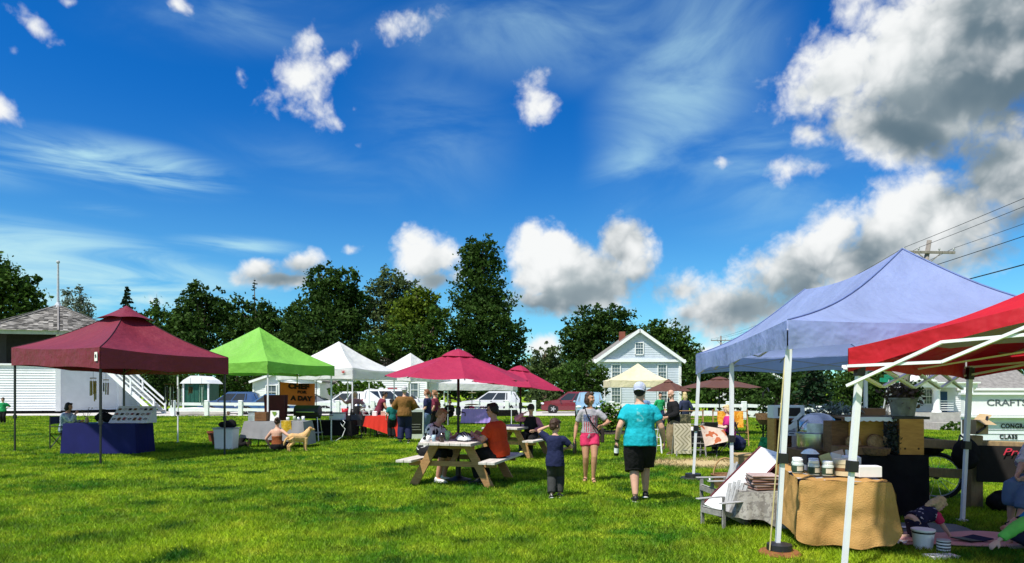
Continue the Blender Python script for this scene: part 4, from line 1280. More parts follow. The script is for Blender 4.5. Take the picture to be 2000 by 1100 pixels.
def canopy_tent(label, corners, zt, zb, peaks, fab, legm, legs=None, lean=None, valance_out=.0, sag=.16, vent=None, group='pop-up canopies over the stalls', truss=None, split_truss=False, foot_black=False, leg_w=.042, scallop=0.03, collar_z=.95, seam=None, no_leg=(), truss_out=()):
    """corners in order round the canopy (x, y); zt, zb heights of the valance's top and bottom at each corner; peaks one or two points"""
    n = 4
    zt = zt if hasattr(zt, '__len__') else [zt] * n
    zb = zb if hasattr(zb, '__len__') else [zb] * n
    C = [V3(c[0], c[1], 0) for c in corners]
    ctr = sum(C, V3(0, 0, 0)) / n
    root = thing('canopy_tent', label, 'canopy', ctr, 0, group)
    T = [C[i] - ctr + V3(0, 0, zt[i]) for i in range(n)]; B = [C[i] - ctr + V3(0, 0, zb[i]) for i in range(n)]
    pk = [Vector(p) - ctr for p in peaks]
    tops = []
    for i in range(n):
        if len(pk) == 1: tops.append((pk[0], pk[0]))
        else:
            # the side i runs corner i -> i+1; nearest peak to each corner
            a = min(pk, key=lambda p: (p.to_2d() - T[i].to_2d()).length); b = min(pk, key=lambda p: (p.to_2d() - T[(i + 1) % n].to_2d()).length)
            tops.append((a, b))
    r = MB()
    rr = random.Random(len(label))
    for i in range(n):
        a, b = T[i], T[(i + 1) % n]; p, q = tops[i]
        ph = rr.uniform(0, 6)
        def fn(u, v, a=a, b=b, p=p, q=q, ph=ph):
            e = a.lerp(b, u); t = p.lerp(q, u)
            w = e.lerp(t, v)
            d = sag * math.sin(math.pi * v) * (1 - .25 * v) + .09 * math.sin(math.pi * u) * math.sin(math.pi * min(1, v * 1.1)) + .05 * math.sin(math.pi * u) * (1 - v)
            if (p - q).length > .1: d += .10 * math.sin(math.pi * u) * v
            d += .014 * math.sin(9 * u + ph + 5 * v) * math.sin(math.pi * u) * math.sin(math.pi * v) + .010 * abs(math.sin(13 * (u - .5) * (1 + v) + ph)) * (1 - v) ** 2 * math.sin(math.pi * u)
            return w - V3(0, 0, d)
        r.grid(fn, 36, 18)
    ro = r.build('roof_cloth', fab, root, smooth=True)
    ro.modifiers.new('weld', 'WELD').merge_threshold = .002
    es = ro.modifiers.new('edge', 'EDGE_SPLIT'); es.split_angle = R(24)
    for i in range(n):
        a, b, c, d = T[i], T[(i + 1) % n], B[i], B[(i + 1) % n]
        out = V3((b - a).y, -(b - a).x, 0).normalized()
        if out.dot((a + b) / 2 - V3(0, 0, a.z)) < 0: out = -out
        ph = rr.uniform(0, 6); L = (b - a).length
        def fv(u, v):
            top = a.lerp(b, u) - V3(0, 0, .05 * math.sin(math.pi * u)); bot = c.lerp(d, u)
            w = top.lerp(bot, v)
            env = math.sin(math.pi * u) ** .5 if 0 < u < 1 else 0
            wv = (.016 * math.sin(u * L * 3.1 + ph) + .008 * math.sin(u * L * 8 + ph * 2)) * env * v
            lift = scallop * (math.sin(math.pi * ((u * 2) % 1))) * v
            return w + out * (.012 + wv + valance_out * v * env) + V3(0, 0, lift)
        g = MB(); g.grid(fv, 36, 5); g.build('valance', fab, root, smooth=True)
    if seam:
        g = MB()
        for i in range(n):
            p = tops[i][0]
            pts = [T[i].lerp(p, v) - V3(0, 0, sag * math.sin(math.pi * v) * (1 - .25 * v) - .006) for v in [j / 12 for j in range(13)]]
            g.tube(pts, .010, 5)
        stuff(g.build('seam_piping', seam, root, smooth=True))
    if vent:
        g = MB(); t0 = 1 - vent
        for i in range(n):
            p = tops[i][0]
            a, b = T[i].lerp(p, t0 - .03), T[(i + 1) % n].lerp(p, t0 - .03); top = p + V3(0, 0, .10)
            g.grid(lambda u, v, a=a, b=b, top=top: (a.lerp(b, u)).lerp(top, v) + V3(0, 0, .045 - .045 * v - .03 * math.sin(math.pi * v) + .05 * math.sin(math.pi * u) * (1 - v)), 8, 6)
        vo = g.build('vent_cap', fab, root, smooth=True); vo.modifiers.new('weld', 'WELD').merge_threshold = .002
        vo.modifiers.new('edge', 'EDGE_SPLIT').split_angle = R(28)
    # frame
    tm = truss or legm
    def leg(top, foot, zc):
        d = (foot - top); f = 1 - zc / max(.1, top.z)
        mid = top + d * f
        o = MB(); o.beam(top, mid, leg_w, leg_w, (0, 1, 0)); lo = o.build('leg', legm, root)
        o = MB(); o.beam(mid, foot, leg_w * .8, leg_w * .8, (0, 1, 0)); o.build('inner_tube', legm, lo)
        o = MB(); o.beam(mid - d.normalized() * .05, mid + d.normalized() * .05, leg_w * 1.6, leg_w * 1.6, (0, 1, 0)); o.build('collar', M_black, lo)
        o = MB(); o.beam(top + d.normalized() * .02, top + d.normalized() * .17, leg_w * 1.4, leg_w * 1.4, (0, 1, 0)); o.build('bracket', M_black, lo)
        o = MB(); o.box(foot + V3(0, 0, .012), (.10, .10, .02)); o.build('foot', M_black if foot_black else legm, lo)
    for i in range(n):
        if i in no_leg: continue
        ins = (V3(0, 0, 0) - V3(B[i].x, B[i].y, 0)).normalized() * .10
        foot = V3(B[i].x, B[i].y, 0) + ins
        if lean and i in lean: foot += Vector(lean[i])
        leg(T[i] + ins - V3(0, 0, .08), foot, collar_z)
    for (i, u, dx, dy) in (legs or []):
        t = T[i].lerp(T[(i + 1) % n], u); ins = (V3(0, 0, 0) - V3(t.x, t.y, 0)).normalized() * .05
        leg(t + ins - V3(0, 0, .10), V3(t.x + dx, t.y + dy, 0) + ins, collar_z)
    up = V3(0, 0, 1)
    for i in range(n):
        a, b, c, d = T[i], T[(i + 1) % n], B[i], B[(i + 1) % n]
        L = (b - a).length; m = 4 if (L > 4.5 or i in truss_out) else 2
        inn = ((V3(0, 0, 0) - V3(((a + b) / 2).x, ((a + b) / 2).y, 0)).normalized()) * .07
        so = -inn * 1.7 if i in truss_out else V3(0, 0, 0)
        hi = lambda u: a.lerp(b, u) + inn + so - up * (.10 + .06 * (i in truss_out)); lo_ = lambda u: c.lerp(d, u) + inn + so + up * (.035 - (.16 * min(1, 6 * u) if i in truss_out else 0))
        g = MB()
        for j in range(m):
            u0, u1 = j / m, (j + 1) / m; e = .006
            for (s, t, o) in ((hi(u0), lo_(u1), 0), (lo_(u0), hi(u1), .022)):
                if split_truss:
                    g = MB(); g.beam(s + inn * o * 8, t + inn * o * 8, .036, .024); g.build('truss_bar', tm, root)
                else: g.beam(s + inn * o * 8, t + inn * o * 8, .024, .016)
        if not split_truss: g.build('truss', tm, root)
    for k, p in enumerate(pk):
        g = MB(); g.tube([p - up * .03, p - up * .75], .016, 6)
        base = p - up * .75
        mids = sorted([T[i].lerp(T[(i + 1) % n], .5) - up * .15 for i in range(n)], key=lambda q: (q - p).length)[:4 if len(pk) == 1 else 3]
        for q in mids: g.beam(base, q, .02, .016)
        stuff(g.build('peak_support', tm, root))
    return root, T, B


F_maroon = fabric('maroon', (.165, .015, .030), .12); F_green = fabric('lime_green', (.20, .50, .07), .3); F_white = fabric('white', (.74, .74, .76), .35)
F_cream = fabric('cream', (.74, .67, .46), .3); F_blue = fabric('lavender_blue', (.33, .41, .70), .45); F_red = fabric('red', (.46, .008, .018), .2); F_pinkred = fabric('raspberry', (.36, .020, .065), .22); F_umbrown = fabric('brown', (.105, .045, .030), .08)
M_seam = mat('dark_seam', (.03, .006, .012), .7)

_, T, B = canopy_tent('maroon square canopy with a pointed vent cap and black legs', [(-9.13, 14.75), (-7.25, 17.0), (-12.0, 20.6), (-13.75, 18.3)], [2.62, 2.50, 2.7, 2.85], [2.14, 2.07, 2.15, 2.36], [(-10.25, 17.7, 3.83)], F_maroon, M_black, sag=.13, vent=.25, truss=M_black, seam=M_seam, foot_black=True)
# little white maker's tag on the near corner of the maroon valance
troot = [o for o in bpy.data.objects if o.get('label', '').startswith('maroon square')][0]
a, b = B[0], B[3]; u = (b - a).normalized()
p = a + u * .12 + V3(0, 0, .27) + V3(-.75, -.66, 0).normalized() * .035
g = MB(); ang = math.atan2(u.y, u.x); g.box(p, (.15, .008, .20), (0, 0, ang)); tg = g.build('tag', M_paper, troot)
g = MB(); g.box(p + V3(-u.y, u.x, 0) * (.008 if V3(-u.y, u.x, 0).dot(V3(0, -1, 0)) > 0 else -.008) + V3(0, 0, .01), (.06, .006, .07), (0, R(20), ang)); g.build('logo', M_black, tg)

canopy_tent('lime green square canopy with white legs', [(-7.45, 20.3), (-5.9, 22.1), (-7.9, 24.6), (-10.9, 21.5)], [2.58, 2.50, 2.5, 2.58], [2.20, 2.16, 2.2, 2.2], [(-8.32, 21.9, 3.77)], F_green, M_whitemetal, sag=.10, truss=M_grey)
troot, T, B = canopy_tent('larger white square canopy with a small red leaf on its valance', [(-5.98, 25.0), (-4.75, 27.4), (-7.2, 29.2), (-9.5, 26.8)], [2.56, 2.50, 2.5, 2.56], [2.12, 2.12, 2.12, 2.12], [(-7.1, 27.3, 3.72)], F_white, M_whitemetal, sag=.10, truss=M_grey)
a, b = B[0], B[3]; u = (b - a).normalized(); nn = V3(-u.y, u.x, 0); nn = nn if nn.y < 0 else -nn
p = a + u * .42 + V3(0, 0, .24) + nn * .05
g = MB()
for k in range(5):
    an = R(-90 + (k - 2) * 48); g.prism([p + u * (-.03), p + u * (math.sin((k - 2) * .8) * .13) + V3(0, 0, .04 + math.cos((k - 2) * .8) * .10), p + u * .03], nn * .006)
lo = g.build('leaf_emblem', mat('leaf_red', (.50, .03, .03), .6), troot)
canopy_tent('smaller white canopy between the larger white one and the red umbrella', [(-4.8, 31.5), (-3.1, 33.2), (-5.3, 34.4), (-7.1, 32.6)], 2.50, 2.16, [(-5.0, 32.8, 3.58)], F_white, M_whitemetal, sag=.08)
canopy_tent('low white canopy over the purple table behind the red umbrellas', [(-4.05, 32.6), (0.05, 33.6), (0.3, 37.0), (-3.8, 36.5)], 2.12, 1.72, [(-1.9, 35, 2.85)], F_white, M_whitemetal, sag=.06)
canopy_tent('cream canopy in front of the white house', [(6.55, 44.2), (10.45, 44.2), (10.5, 48), (6.6, 48)], 2.48, 1.98, [(8.7, 46, 3.66)], F_cream, M_whitemetal, sag=.14)
canopy_tent('big lavender-blue double-peaked canopy with white legs', [(2.72, 6.56), (5.70, 6.20), (6.43, 12.08), (3.45, 12.45)], 2.32, [2.03, 2.03, 1.98, 1.95], [(4.66, 7.95, 3.32), (4.80, 10.9, 3.30)], F_blue, M_whitemetal, legs=[(3, .5, 0, 0)], sag=.16, truss=mat('grey_frame', (.30, .31, .34), .4, .1, metal=.3), seam=mat('blue_seam', (.12, .17, .36), .7), lean={0: (-.13, 0, 0), 3: (-.12, 0, 0)}, leg_w=.05, scallop=.05)
canopy_tent('red canopy cut by the edge with white scissor frame', [(3.0, 5.92), (5.75, 8.42), (7.5, 5.9), (4.75, 3.4)], [2.0, 2.02, 2.4, 2.66], [1.79, 1.78, 2.2, 2.52], [(5.3, 5.9, 2.84)], F_red, M_whitemetal, sag=.10, lean={0: (-.16, -.02, 0), 1: (-.1, 0, 0)}, leg_w=.05, split_truss=True, no_leg=(3,), truss_out=(3, 0))


def umbrella(label, foot, R_, z_edge, z_apex, fab, tilt=(0, 0), group=None, pole=M_black, nseg=8, rot=0.0, pole_top=None, foot_h=.0):
    root = thing('patio_umbrella', label, 'umbrella', foot, rot, group)
    tm = Euler((R(tilt[0]), R(tilt[1]), 0)).to_matrix(); h = z_apex - z_edge
    hub = V3(0, 0, z_apex)
    E = [hub + tm @ V3(math.cos(2 * math.pi * i / nseg) * R_, math.sin(2 * math.pi * i / nseg) * R_, -h) for i in range(nseg)]
    t0 = .84
    c = MB()
    for i in range(nseg):
        a, b = E[i], E[(i + 1) % nseg]
        c.grid(lambda u, v, a=a, b=b: a.lerp(b, u).lerp(hub, v * t0) + V3(0, 0, .012 * math.sin(math.pi * v) - .03 * math.sin(math.pi * u) * (1 - v) - .02 * math.sin(math.pi * u) * v), 6, 8)
    co = c.build('canopy', fab, root, smooth=True); co.modifiers.new('weld', 'WELD').merge_threshold = .002; co.modifiers.new('edge', 'EDGE_SPLIT').split_angle = R(9)
    c = MB()
    for i in range(nseg):
        a, b = E[i].lerp(hub, t0 - .07) + V3(0, 0, .02), E[(i + 1) % nseg].lerp(hub, t0 - .07) + V3(0, 0, .02)
        c.grid(lambda u, v, a=a, b=b: a.lerp(b, u).lerp(hub + V3(0, 0, .05), v) + V3(0, 0, .02 * math.sin(math.pi * v)), 3, 3)
    c.build('vent', fab, root, smooth=True)
    c = MB(); c.tube([(0, 0, foot_h), (0, 0, z_apex - .02)], .024, 10); po = c.build('pole', pole, root, smooth=True)
    c = MB(); c.lathe([(.02, z_apex + .02), (.02, z_apex + .06), (.01, z_apex + .07)], n=8); c.build('finial', pole, po)
    c = MB(); c.lathe([(.04, 1.20), (.045, 1.22), (.045, 1.34), (.03, 1.36)], n=8); c.tube([(.04, 0, 1.26), (.12, -.05, 1.24), (.12, -.05, 1.18)], .012, 5); c.build('crank', pole, po)
    first = None
    for i in range(nseg):
        c = MB(); c.tube([hub - V3(0, 0, .05), E[i] - V3(0, 0, .02)], .010, 5); c.tube([V3(0, 0, z_apex - .5), hub.lerp(E[i], .5) - V3(0, 0, .03)], .009, 5); c.build('rib', pole, root)
    c = MB(); c.lathe([(.24, 0), (.25, .03), (.12, .06), (.05, .09), (.05, .30)], n=18); c.build('base', M_black, root)
    return root


umbrella('larger raspberry-red umbrella through the picnic table', V3(-.98, 12.15, 0), 1.31, 1.88, 2.36, F_pinkred, tilt=(2, 1.6), group='raspberry umbrellas', rot=10)
umbrella('further raspberry-red umbrella leaning over the second picnic table', V3(.22, 17.0, 0), 1.22, 1.78, 2.26, F_pinkred, tilt=(2, 6), group='raspberry umbrellas', rot=14)
umbrella('wide brown umbrella behind the rug stall', V3(8.1, 26, 0), 1.62, 1.82, 2.20, F_umbrown, group='brown umbrellas', rot=8)
umbrella('smaller brown umbrella in front of the cream canopy', V3(7.05, 30, 0), 1.06, 1.70, 2.18, F_umbrown, group='brown umbrellas', rot=5)

# ------------------------------------------------------------------ people
_folds = bpy.data.textures.new('cloth_folds', 'CLOUDS'); _folds.noise_scale = 0.10; _folds.noise_depth = 2
_strand = bpy.data.textures.new('hair_strands', 'CLOUDS'); _strand.noise_scale = 0.035; _strand.noise_depth = 2


def skin(o, voxel, smooth=5, disp=0.0, tex=None):
    m = o.modifiers.new('remesh', 'REMESH'); m.mode = 'VOXEL'; m.voxel_size = voxel; m.use_smooth_shade = True
    s = o.modifiers.new('smooth', 'SMOOTH'); s.factor = 0.5; s.iterations = smooth
    if disp:
        d = o.modifiers.new('folds', 'DISPLACE'); d.texture = tex or _folds; d.strength = disp; d.mid_level = 0.5; d.texture_coords = 'LOCAL'
    return o


def ik(a, t, l1, l2, pole):
    """middle joint and clamped end of a two-bone limb from a towards t, bending towards pole"""
    d = t - a; L = d.length
    if L > (l1 + l2) * 0.995: t = a + d * ((l1 + l2) * 0.995 / L); d = t - a; L = d.length
    d.normalize()
    c = (l1 * l1 + L * L - l2 * l2) / (2 * L); hgt = math.sqrt(max(0, l1 * l1 - c * c))
    p = pole - d * pole.dot(d)
    if p.length < 1e-4: p = V3(0, 1, 0)
    p.normalize()
    return a + d * c + p * hgt, t


SKINS = {'fair': mat('fair_skin', (0.52, 0.30, 0.21), 0.55, 0.08, 12, spec=.3), 'tan': mat('tanned_skin', (0.42, 0.22, 0.13), 0.5, 0.1, 12, spec=.3), 'ruddy': mat('ruddy_skin', (0.46, 0.23, 0.16), 0.55, 0.1, 12, spec=.3), 'pale': mat('pale_skin', (.60, .40, .31), .55, .06, 12)}
HAIRM = {'black': mat('black_hair', (.010, .008, .007), .5, .3, 30, bump=.5, bscale=90), 'brown': mat('brown_hair', (.045, .022, .012), .5, .35, 30, bump=.5, bscale=90), 'auburn': mat('auburn_hair', (.17, .065, .025), .5, .3, 30, bump=.5, bscale=90), 'blond': mat('blond_hair', (.52, .40, .20), .55, .25, 30, bump=.5, bscale=90), 'grey': mat('grey_hair', (.45, .44, .42), .6, .15, 30, bump=.4, bscale=90), 'sandy': mat('sandy_hair', (.26, .13, .06), .55, .3, 30, bump=.5, bscale=90)}
M_lip = mat('lips', (.36, .10, .09), .5)
M_eye = mat('dark_eye', (.015, .012, .010), .2)


def cloth(name, c, **k):
    k.setdefault('rough', .85); k.setdefault('spec', .15); k.setdefault('bump', .35); k.setdefault('bscale', 17); k.setdefault('bdist', .035); k.setdefault('scale', 5)
    k.setdefault('var', .12)
    return mat('cloth_' + name, c, **k)


def person(label, loc, rz, H=1.72, pose=None, wear=None, fat=1.0, sk='fair', voxel=.015, hs=1.0, group=None, hold=None):
    P = dict(pel=(0, 0, .93), lean=(0, .02, .50), yaw=0, head=(0, 0), hoff=(0, .015, 0), hl=(-.26, .05, .90), hr=(.26, .05, .90), fl=(-.10, .02, .09), fr=(.10, -.04, .09), el=(-.4, -1, 0), er=(.4, -1, 0), kl=(0, 1, 0.05), kr=(0, 1, 0.05), fy=(8, -8), toe=(0, 0), handn=None)
    P.update(pose or {}); W = wear or {}
    s = H / 1.75; S_ = lambda v: Vector(v) * s
    root = thing('person', label, 'person', loc, rz, group)
    pel = S_(P['pel']); lean = S_(P['lean']); u = lean.normalized(); sh = pel + lean
    rt = Euler((0, 0, R(P['yaw']))).to_matrix() @ V3(1, 0, 0); rt = (rt - u * rt.dot(u)).normalized()
    hip_r = V3(1, 0, 0)
    fw = u.cross(rt) * -1
    shl, shr = sh - rt * .158 * s * (0.65 + .35 * fat) - u * .055 * s, sh + rt * .158 * s * (0.65 + .35 * fat) - u * .055 * s
    hl, hr_ = S_(P['hl']), S_(P['hr'])
    eL, wL = ik(shl, hl, .29 * s, .26 * s, Vector(P['el'])); eR, wR = ik(shr, hr_, .29 * s, .26 * s, Vector(P['er']))
    hpl, hpr = pel + V3(-.09, 0, -.02) * s, pel + V3(.09, 0, -.02) * s
    kL, aL = ik(hpl, S_(P['fl']), .43 * s, .42 * s, Vector(P['kl'])); kR, aR = ik(hpr, S_(P['fr']), .43 * s, .42 * s, Vector(P['kr']))
    f = fat

    def torso(mb, inf, lo=-.10, hi=.545, n=16, flare=0.0):
        prof = [(-.10, .11, .10), (-.02, .160, .118), (.06, .158, .118), (.18, .138, .105), (.30, .150, .112), (.39, .165, .114), (.445, .152, .102), (.49, .112, .080), (.52, .074, .064), (.545, .060, .058)]
        pts = []; ex = []; ey = []
        for (t, a, b) in prof:
            if t < lo - .001 or t > hi + .001: continue
            belly = (1 + (f - 1) * (1.0 if t < .4 else .55))
            c = pel + u * t * s + fw * (.012 * s * (1 if .2 < t < .45 else 0))
            fl_ = flare * max(0, (.1 - t)) * 2
            pts.append(c); ex.append((a * belly + inf + fl_) * s); ey.append((b * (1 + (f - 1) * 1.2) + inf + fl_) * s)
        mb.tube(pts, [1] * len(pts), n, ex, ey, right=rt)

    def leg(mb, h_, k_, a_, frac, inf, flare=1.0):
        g = 1 + (f - 1) * .7
        pr = [(0, .092), (.22, .088), (.42, .068), (.50, .060), (.62, .062), (.75, .052), (.98, .037)]
        pts = []; rs = []
        for t, r in pr:
            if t > frac + 1e-6:
                t = frac
            p = h_.lerp(k_, t / .5) if t <= .5 else k_.lerp(a_, (t - .5) / .5)
            pts.append(p); rs.append((r * g + inf * (1 + flare * t)) * s)
            if t >= frac: break
        mb.tube(pts, rs, 12)

    def arm(mb, a, e, w, frac, inf):
        g = 1 + (f - 1) * .6
        pr = [(-.02, .046), (.12, .051), (.30, .047), (.48, .041), (.54, .041), (.66, .042), (.85, .033), (1.0, .026)]
        pts = []; rs = []
        for t, r in pr:
            if t > frac: t = frac
            p = a.lerp(e, t / .527) if t <= .527 else e.lerp(w, (t - .527) / .473)
            pts.append(p); rs.append((r * g + inf) * s)
            if t >= frac: break
        mb.tube(pts, rs, 10)

    # --- body: one continuous skin
    b = MB()
    torso(b, 0)
    hm = Euler((R(P['head'][1]) * -1, 0, R(P['head'][0]))).to_matrix()
    hm = Euler((0, 0, R(P['head'][0]))).to_matrix() @ Euler((-R(P['head'][1]), 0, 0)).to_matrix()
    hc = sh + u * .045 * s + (u * .35 + V3(0, 0, .65)).normalized() * (.165 * s * (0.45 + .55 * hs)) + S_(P['hoff'])
    q = s * hs
    T = lambda x, y, z: hc + hm @ (V3(x, y, z) * q)
    b.tube([sh - u * .02 * s, sh + u * .05 * s, T(0, -.012, -.045)], [.060 * s * f ** .5, .052 * s * f ** .5, .052 * q], 12)
    def he(mb, c, r, **k): mb.ell(T(*c), [x * q for x in r], hm, **k)
    he(b, (0, -.008, .022), (.075, .094, .102)); he(b, (0, .028, -.050), (.056, .060, .062)); he(b, (0, .062, -.092), (.028, .024, .022))
    he(b, (0, .094, -.018), (.013, .021, .022)); he(b, (0, .086, .012), (.011, .016, .026)); he(b, (-.077, -.005, -.008), (.012, .023, .031)); he(b, (.077, -.005, -.008), (.012, .023, .031))
    he(b, (0, .076, .040), (.050, .018, .012)); he(b, (-.036, .062, -.030), (.026, .026, .026)); he(b, (.036, .062, -.030), (.026, .026, .026)); he(b, (0, .080, -.062), (.026, .016, .014))
    for (a, e, w, sd) in ((shl, eL, wL, -1), (shr, eR, wR, 1)):
        arm(b, a, e, w, 1.0, 0)
        b.ell(a, .049 * s * f ** .5)
        d = (w - e).normalized()
        n = (-rt * sd + fw * -.1); n = (n - d * n.dot(d))
        if n.length < .1: n = fw - d * fw.dot(d)
        n.normalize(); t = d.cross(n) * sd
        mt = Matrix((t, n, d)).transposed()
        hz = s * (1.0 if hs < 1.1 else 1.05)
        b.ell(w + d * .045 * hz, (.040 * hz, .017 * hz, .052 * hz), mt)
        for i, ln in enumerate((.068, .078, .072, .055)):
            o = w + d * .085 * hz + t * (.030 - .020 * i) * hz * -1
            p1 = o + (d * .9 + n * .25).normalized() * ln * .5 * hz; p2 = p1 + (d * .6 + n * .75).normalized() * ln * .45 * hz
            b.tube([w + d * .05 * hz + t * (.026 - .017 * i) * hz * -1, o, p1, p2], [.0115 * hz, .011 * hz, .0105 * hz, .009 * hz], 7)
        th0 = w + d * .02 * hz - t * .028 * hz
        b.tube([th0, th0 + (d * .6 - t * .6 + n * .3).normalized() * .04 * hz, th0 + (d * .95 - t * .45 + n * .5).normalized() * .078 * hz], [.016 * hz, .013 * hz, .010 * hz], 7)
    feet = []
    for (h_, k_, a_, yw, te) in ((hpl, kL, aL, P['fy'][0], P['toe'][0]), (hpr, kR, aR, P['fy'][1], P['toe'][1])):
        leg(b, h_, k_, a_, 1.0, 0)
        fd = Euler((0, 0, R(yw))).to_matrix() @ V3(0, math.cos(R(te)), -math.sin(R(te)))
        fn = (V3(0, 0, 1) - fd * fd.z).normalized()
        feet.append((a_, fd, fn))
        b.tube([a_ - fd * .045 * s - fn * .045 * s, a_ + fd * .03 * s - fn * .045 * s, a_ + fd * .11 * s - fn * .06 * s, a_ + fd * .175 * s - fn * .068 * s], [.034 * s, .038 * s, .036 * s, .022 * s], 8, [1, 1, 1.15, 1.3], [1, 1, .75, .7], right=fd.cross(fn))
        b.ell(a_ - fn * .02 * s, .040 * s)
    body = skin(b.build('body', SKINS[sk], root), voxel * .85, 3)
    # face details
    fm = MB(); he(fm, (-.030, .083, .016), (.011, .007, .007), nu=8, nv=5); he(fm, (.030, .083, .016), (.011, .007, .007), nu=8, nv=5)
    stuff(fm.build('eyes', M_eye, body, smooth=True))
    fm = MB(); he(fm, (0, .0935, -.060), (.022, .006, .007), nu=8, nv=5); fm.build('mouth', M_lip, body, smooth=True)
    if 'beard' in W:
        fm = MB(); he(fm, (0, .048, -.082), (.052, .052, .045)); skin(fm.build('beard', HAIRM[W['beard']], root), .01, 2, .008, _strand)
    if W.get('glasses'):
        fm = MB(); he(fm, (-.032, .092, .016), (.024, .006, .017), nu=10, nv=6); he(fm, (.032, .092, .016), (.024, .006, .017), nu=10, nv=6); fm.beam(T(-.055, .09, .022), T(.055, .09, .022), .004, .006)
        fm.beam(T(.056, .09, .022), T(.078, 0, .01), .004, .006); fm.beam(T(-.056, .09, .022), T(-.078, 0, .01), .004, .006)
        fm.build('glasses', M_glassdark if W['glasses'] == 'dark' else M_black, root)
    # --- hair and headwear
    hc_ = HAIRM.get(W.get('hair', 'brown'))
    st = W.get('style', 'short'); h = MB()
    if st != 'none':
        if st in ('short', 'bob', 'long', 'pony', 'bun'):
            he(h, (0, -.026, .044), (.083, .090, .092)); he(h, (0, -.055, -.005), (.076, .060, .075)); he(h, (0, .045, .098), (.060, .045, .030))
            he(h, (-.068, -.022, .015), (.020, .040, .055)); he(h, (.068, -.022, .015), (.020, .040, .055))
        if st == 'fringe':
            he(h, (0, -.02, .042), (.086, .096, .096)); he(h, (0, -.055, -.01), (.078, .058, .08)); he(h, (0, .062, .072), (.064, .034, .040)); he(h, (-.07, .0, .0), (.020, .045, .055)); he(h, (.07, .0, .0), (.020, .045, .055))
        if st == 'bob':
            for k in (-1, 1): he(h, (k * .074, -.02, -.045), (.030, .052, .080))
            he(h, (0, -.07, -.05), (.082, .045, .075))
        if st == 'long':
            for k in (-1, 1): he(h, (k * .070, -.022, -.06), (.028, .046, .10))
            h.tube([T(0, -.07, 0), T(0, -.085, -.10), T(0, -.085, -.24)], [.085 * q, .085 * q, .05 * q], 10, [1, 1, 1], [.55, .5, .4], right=hm @ V3(1, 0, 0))
        if st == 'pony':
            he(h, (0, -.115, .03), (.03, .03, .03)); h.tube([T(0, -.11, .03), T(0, -.15, -.02), T(0, -.15, -.12), T(0, -.13, -.19)], [.024 * q, .034 * q, .03 * q, .008 * q], 8)
        if st == 'bun': he(h, (0, -.11, .07), (.045, .042, .042))
        if st == 'bald':
            he(h, (-.066, -.04, -.01), (.018, .045, .035)); he(h, (.066, -.04, -.01), (.018, .045, .035)); he(h, (0, -.085, -.01), (.055, .022, .04))
        if W.get('hair_cut'): pass
        skin(h.build('hair', hc_, root), max(.008, voxel * .7), 2, .022, _strand)
    if 'cap' in W:
        c = MB(); cm, back = W['cap']; d = -1 if back else 1
        he(c, (0, -.014, .054), (.097, .113, .098)); he(c, (0, -.014, .034), (.098, .114, .045))
        skin_c = c.build('cap', cm, root); skin(skin_c, max(.008, voxel * .7), 2)
        c = MB()
        c.grid(lambda a, t: T(math.sin((a - .5) * 2.2) * (.080 + .012 * t), d * (math.cos((a - .5) * 2.2) * (.085 + .075 * t)) - .01, .045 - .03 * t - .03 * abs(a - .5)), 8, 3)
        br = c.build('brim', cm, skin_c, smooth=True); so = br.modifiers.new('thick', 'SOLIDIFY'); so.thickness = .006
    # --- clothes
    def sleeve_shirt(nm, m, sl, hem, inf, v=voxel, disp=.020, flare=.0, hi=.52):
        g = MB(); torso(g, inf, -.10 if hem > .05 else -.02, hi, flare=flare)
        if hem > .10:
            g.tube([pel + u * .05 * s, pel - u * (hem - .02) * s], [1, 1], 16, [(.165 * f + inf) * s, (.17 * f + inf + flare) * s], [(.125 * f + inf) * s, (.125 * f + inf + flare) * s], right=rt)
        if sl > 0:
            for (a, e, w) in ((shl, eL, wL), (shr, eR, wR)):
                arm(g, a, e, w, sl, inf + .004); g.ell(a, (.047 * f ** .5 + inf * .8) * s)
        return skin(g.build(nm, m, root), v, 4, disp)
    if 'pants' in W:
        m, frac, inf = W['pants']; g = MB(); torso(g, .012 + inf * .3, -.10, .06)
        for (h_, k_, a_) in ((hpl, kL, aL), (hpr, kR, aR)): leg(g, h_, k_, a_, frac, inf)
        g.ell(pel - V3(0, 0, .04) * s, (.15 * s * f, .11 * s * f, .09 * s)); skin(g.build(W.get('pname', 'trousers' if frac > .8 else 'shorts'), m, root), voxel, 3, .012)
    if 'skirt' in W:
        m, ln, fl_ = W['skirt']; g = MB()
        mk = (kL + kR) / 2; d = (mk - pel); d.normalize()
        g.tube([pel + u * .10 * s, pel, pel.lerp(pel + d * ln * s, .5), pel + d * ln * s], [1] * 4, 18, [.15 * s, .18 * s, (.19 + fl_ * .5) * s, (.20 + fl_) * s], [.12 * s, .14 * s, (.16 + fl_ * .4) * s, (.17 + fl_ * .7) * s], right=V3(1, 0, 0)); skin(g.build('skirt', m, root), voxel, 4, .02)
    if 'shirt' in W:
        m, sl, hem = W['shirt']; sleeve_shirt(W.get('sname', 'shirt'), m, sl, hem, W.get('loose', .020), flare=W.get('flare', .0))
    if 'vest' in W: sleeve_shirt('vest', W['vest'], 0, .04, .040)
    if 'tank' in W:
        g = MB(); torso(g, .012, -.02, .30); skin(g.build('tank_top', W['tank'], root), voxel, 3, .008)
        g = MB()
        for k in (-1, 1): g.tube([pel + u * .28 * s + rt * k * .09 * s - fw * .11 * s, pel + u * .42 * s + rt * k * .05 * s - fw * .125 * s, sh + rt * k * .075 * s - fw * .03 * s + u * .03 * s], [.018 * s] * 3, 6)
        stuff(g.build('strap', W['tank'], root, smooth=True))
